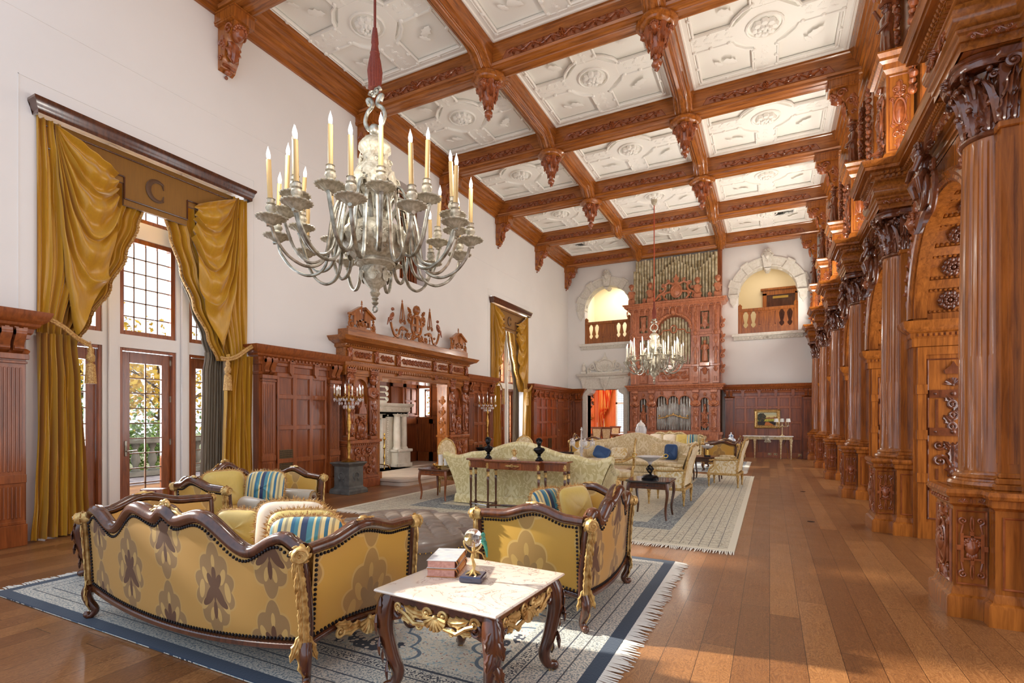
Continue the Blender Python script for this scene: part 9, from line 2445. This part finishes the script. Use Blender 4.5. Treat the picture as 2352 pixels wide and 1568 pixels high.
# ---------- terrace and garden beyond the windows ----------
m=MB(); m.box(-16,-8.96,-8,24,-.3,-.02)
mt,nt,b,h=newmat('terrace_tiles',.6,0); br=nt.nodes.new('ShaderNodeTexBrick'); br.inputs['Scale'].default_value=3.2; br.inputs['Color1'].default_value=srgb(176,160,156); br.inputs['Color2'].default_value=srgb(150,136,134); br.inputs['Mortar'].default_value=srgb(120,112,108); br.inputs['Mortar Size'].default_value=.015
h.link(coords(h),br.inputs['Vector']); h.link(br.outputs[0],b.inputs['Base Color']); o=m.obj('terrace_paving',mt,None,0); struct(o); 
m=MB(); m.box(-60,-16,-40,60,-.6,-.3); o=m.obj('ground',plain('lawn',srgb(86,98,48),.95,c2=srgb(120,110,60),nsc=3),None,0); struct(o)
t=thing('stone_balustrade','weathered stone balustrade along the far edge of the terrace','balustrade',(-15,4,0),0,world=True)
m=MB(); m.box(-15.2,-14.8,-6,22,0,.12); m.obj('plinth',M['concrete'],t,0); m=MB(); m.box(-15.22,-14.78,-6,22,.86,1.0,.02); m.obj('handrail',M['concrete'],t,0)
pst=bal=None
for i in range(0,68):
    y=-5.8+i*.41
    if i%9==0:
        if pst is None: m=MB(); m.box(-.2,.2,-.22,.22,.12,.86,.01); pst=m.obj('pier',M['concrete'],t,0); q=pst
        else: q=pst.copy(); C.objects.link(q); q.parent=t
    else:
        if bal is None: m=MB(); m.lathe([(.1,.12),(.1,.16),(.05,.2),(.07,.3),(.11,.4),(.1,.5),(.055,.65),(.05,.72),(.09,.78),(.1,.86)],12); bal=m.obj('baluster',M['concrete'],t,40); q=bal
        else: q=bal.copy(); C.objects.link(q); q.parent=t
    q.location=(-15-t.location.x if False else 0,y-4,0)
def leafmat(name,a,b_): return plain(name,a,.8,c2=b_,nsc=1.5)
LM={'y':leafmat('autumn_leaves',srgb(198,160,44),srgb(214,178,80)),'g':leafmat('green_leaves',srgb(78,110,44),srgb(120,140,60)),'r':leafmat('red_leaves',srgb(140,60,66),srgb(96,44,48)),'d':leafmat('dark_green_leaves',srgb(44,74,40),srgb(70,104,50))}
def tree(label,x,y,h,r,kind,trunk=True,dens=900,cz=.68,fl=1.0,ls=.12,seed=0,z0=-.3):
    t=thing('garden_tree' if trunk else 'garden_shrub',label,'tree' if trunk else 'shrub',(x,y,z0),0,'trees and shrubs beyond the terrace'); rnd=random.Random(seed)
    m=MB()
    if trunk:
        m.tube([(0,0,0),(.05,0,h*.35),(0,.08,h*.7)],[.16,.12,.06],8)
        for i in range(14):
            a=rnd.uniform(0,6.28); z=h*rnd.uniform(.3,.7); L=r*rnd.uniform(.6,1.0)
            m.tube([(0,0,z),(L*.5*cos(a),L*.5*sin(a),z+L*.4),(L*cos(a),L*sin(a),z+L*.7)],[.05,.035,.012],5)
            for k in range(3): b=a+rnd.uniform(-.7,.7); m.tube([(L*.5*cos(a),L*.5*sin(a),z+L*.4),(L*.5*cos(a)+L*.5*cos(b),L*.5*sin(a)+L*.5*sin(b),z+L*(.5+.4*rnd.random()))],[.025,.008],4)
    else: m.tube([(0,0,0),(0,0,h*.4)],.05,6)
    m.obj('trunk_and_branches',M['bark'],t,40)
    m=MB(); cl=[(rnd.gauss(0,.45)*r,rnd.gauss(0,.45)*r,h*cz+rnd.gauss(0,.38)*h*(1-cz)*fl) for _ in range(26)]
    for i in range(dens):
        c=rnd.choice(cl); s=.32*r; p=Vector((c[0]+rnd.gauss(0,s),c[1]+rnd.gauss(0,s),max(.1,c[2]+rnd.gauss(0,s*.7))))
        a=Vector((rnd.gauss(0,1),rnd.gauss(0,1),rnd.gauss(0,1))).normalized()*ls; b=a.cross(Vector((rnd.gauss(0,1),rnd.gauss(0,1),rnd.gauss(0,1)))).normalized()*ls*.6
        m.add([p-a,p+b,p+a,p-b],[(0,1,2,3)])
    o=m.obj('foliage',LM[kind],t,0); o['kind']='stuff'
    return t
tree('tall yellow autumn tree outside the middle door of the near window',-24,10.2,5.4,2.2,'y',dens=1300,cz=.62,seed=1)
tree('yellow autumn tree to the right outside the near window',-23,12.8,5.6,2.3,'y',dens=1500,cz=.62,seed=2)
tree('bare looking yellow tree to the left outside the near window',-26,8.2,6.0,2.4,'y',dens=400,cz=.6,seed=3,ls=.1)
tree('red leaved small tree outside the left door of the near window',-21.5,7.1,2.6,1.1,'r',dens=700,cz=.6,seed=4,ls=.09)
tree('bright green shrub behind the balustrade outside the middle door',-17.5,7.9,2.3,1.2,'g',False,1400,.5,1.4,.08,5)
tree('dark green evergreen behind the balustrade at the left of the middle door',-18.5,6.6,2.2,1.3,'d',False,1400,.5,1.4,.08,6)
tree('green shrub behind the balustrade outside the right door',-17.5,9.5,2.0,1.2,'g',False,1200,.5,1.4,.08,7)
tree('green shrub behind the balustrade far left',-17.5,5.2,2.0,1.2,'g',False,1200,.5,1.4,.08,8)
tree('yellow autumn tree outside the far tall window',-24,30,6,2.6,'y',dens=900,seed=9)
tree('bare tall tree far behind the garden',-34,16,9.5,3.0,'y',dens=120,seed=10,ls=.1)
t=thing('lamp_post','globe garden lamp on a dark post beyond the balustrade','lamp post',(-19.5,8.85,-.3),0)
m=MB(); m.lathe([(.12,0),(.08,.1),(.05,.2),(.04,1.9),(.07,1.95),(.07,2.05)],12); m.obj('post',M['black'],t,40)
m=MB(); m.sph((0,0,2.3),.24,18); m.lathe([(.08,2.5),(.05,2.6),(.02,2.66),(0,2.7)],12); m.obj('globe',M['white'],t,50)
# ---------- light ----------
for (a,b),e in ((W1,LW),(W2,LW*2.0)):
    light('window_daylight','AREA',(-9.6,(a+b)/2,3.2),(0,-pi/2,0),e,(.86,.93,1),(4.6,2.6),cam_vis=False)
for a,b in zip(YC[1:],YC[2:]): light('arch_side_fill','AREA',(3.3,(a+b)/2,2.2),(0,pi/2,0),LA,(1,.95,.88),(3.4,2.2))  # unseen lights added behind the arches to carry light from the right
light('sun','SUN',(0,0,10),(0,radians(-64),radians(9)),SUNE,(1,.95,.86),(radians(2),0))
for (x,y,z,n) in ((-3.36,3.8,3.95,5),(-3.38,17.15,4.05,3)):
    for k in range(n):
        a=2*pi*(k+.3)/n; light('chandelier_fill','POINT',(x+1.05*cos(a),y+1.05*sin(a),z),(0,0,0),LC/n*(1 if y<9 else 1.2),(1,.94,.84),(.12,),cam_vis=False)  # a few points added round the candles to brighten the ceiling
for a,b in zip(YC[2:],YC[3:]): light('ceiling_fill','AREA',(1.5,(a+b)/2,5.0),(0,radians(180-35),0),LU*(1 if a<12 else 1.5),(1,.93,.82),(.14,2.2))  # unseen strips added above the cornice to brighten the ceiling
light('nook_fill','AREA',(-9.6,8.7,1.9),(pi/2,0,0),150,(1,.97,.93),(.9,1.0),cam_vis=False)  # unseen fill added inside the nook, not light from a window
light('nook_window_daylight','AREA',(-10.0,14.3,2.0),(-pi/2,0,0),30,(.95,.98,1),(.4,.9),cam_vis=False)
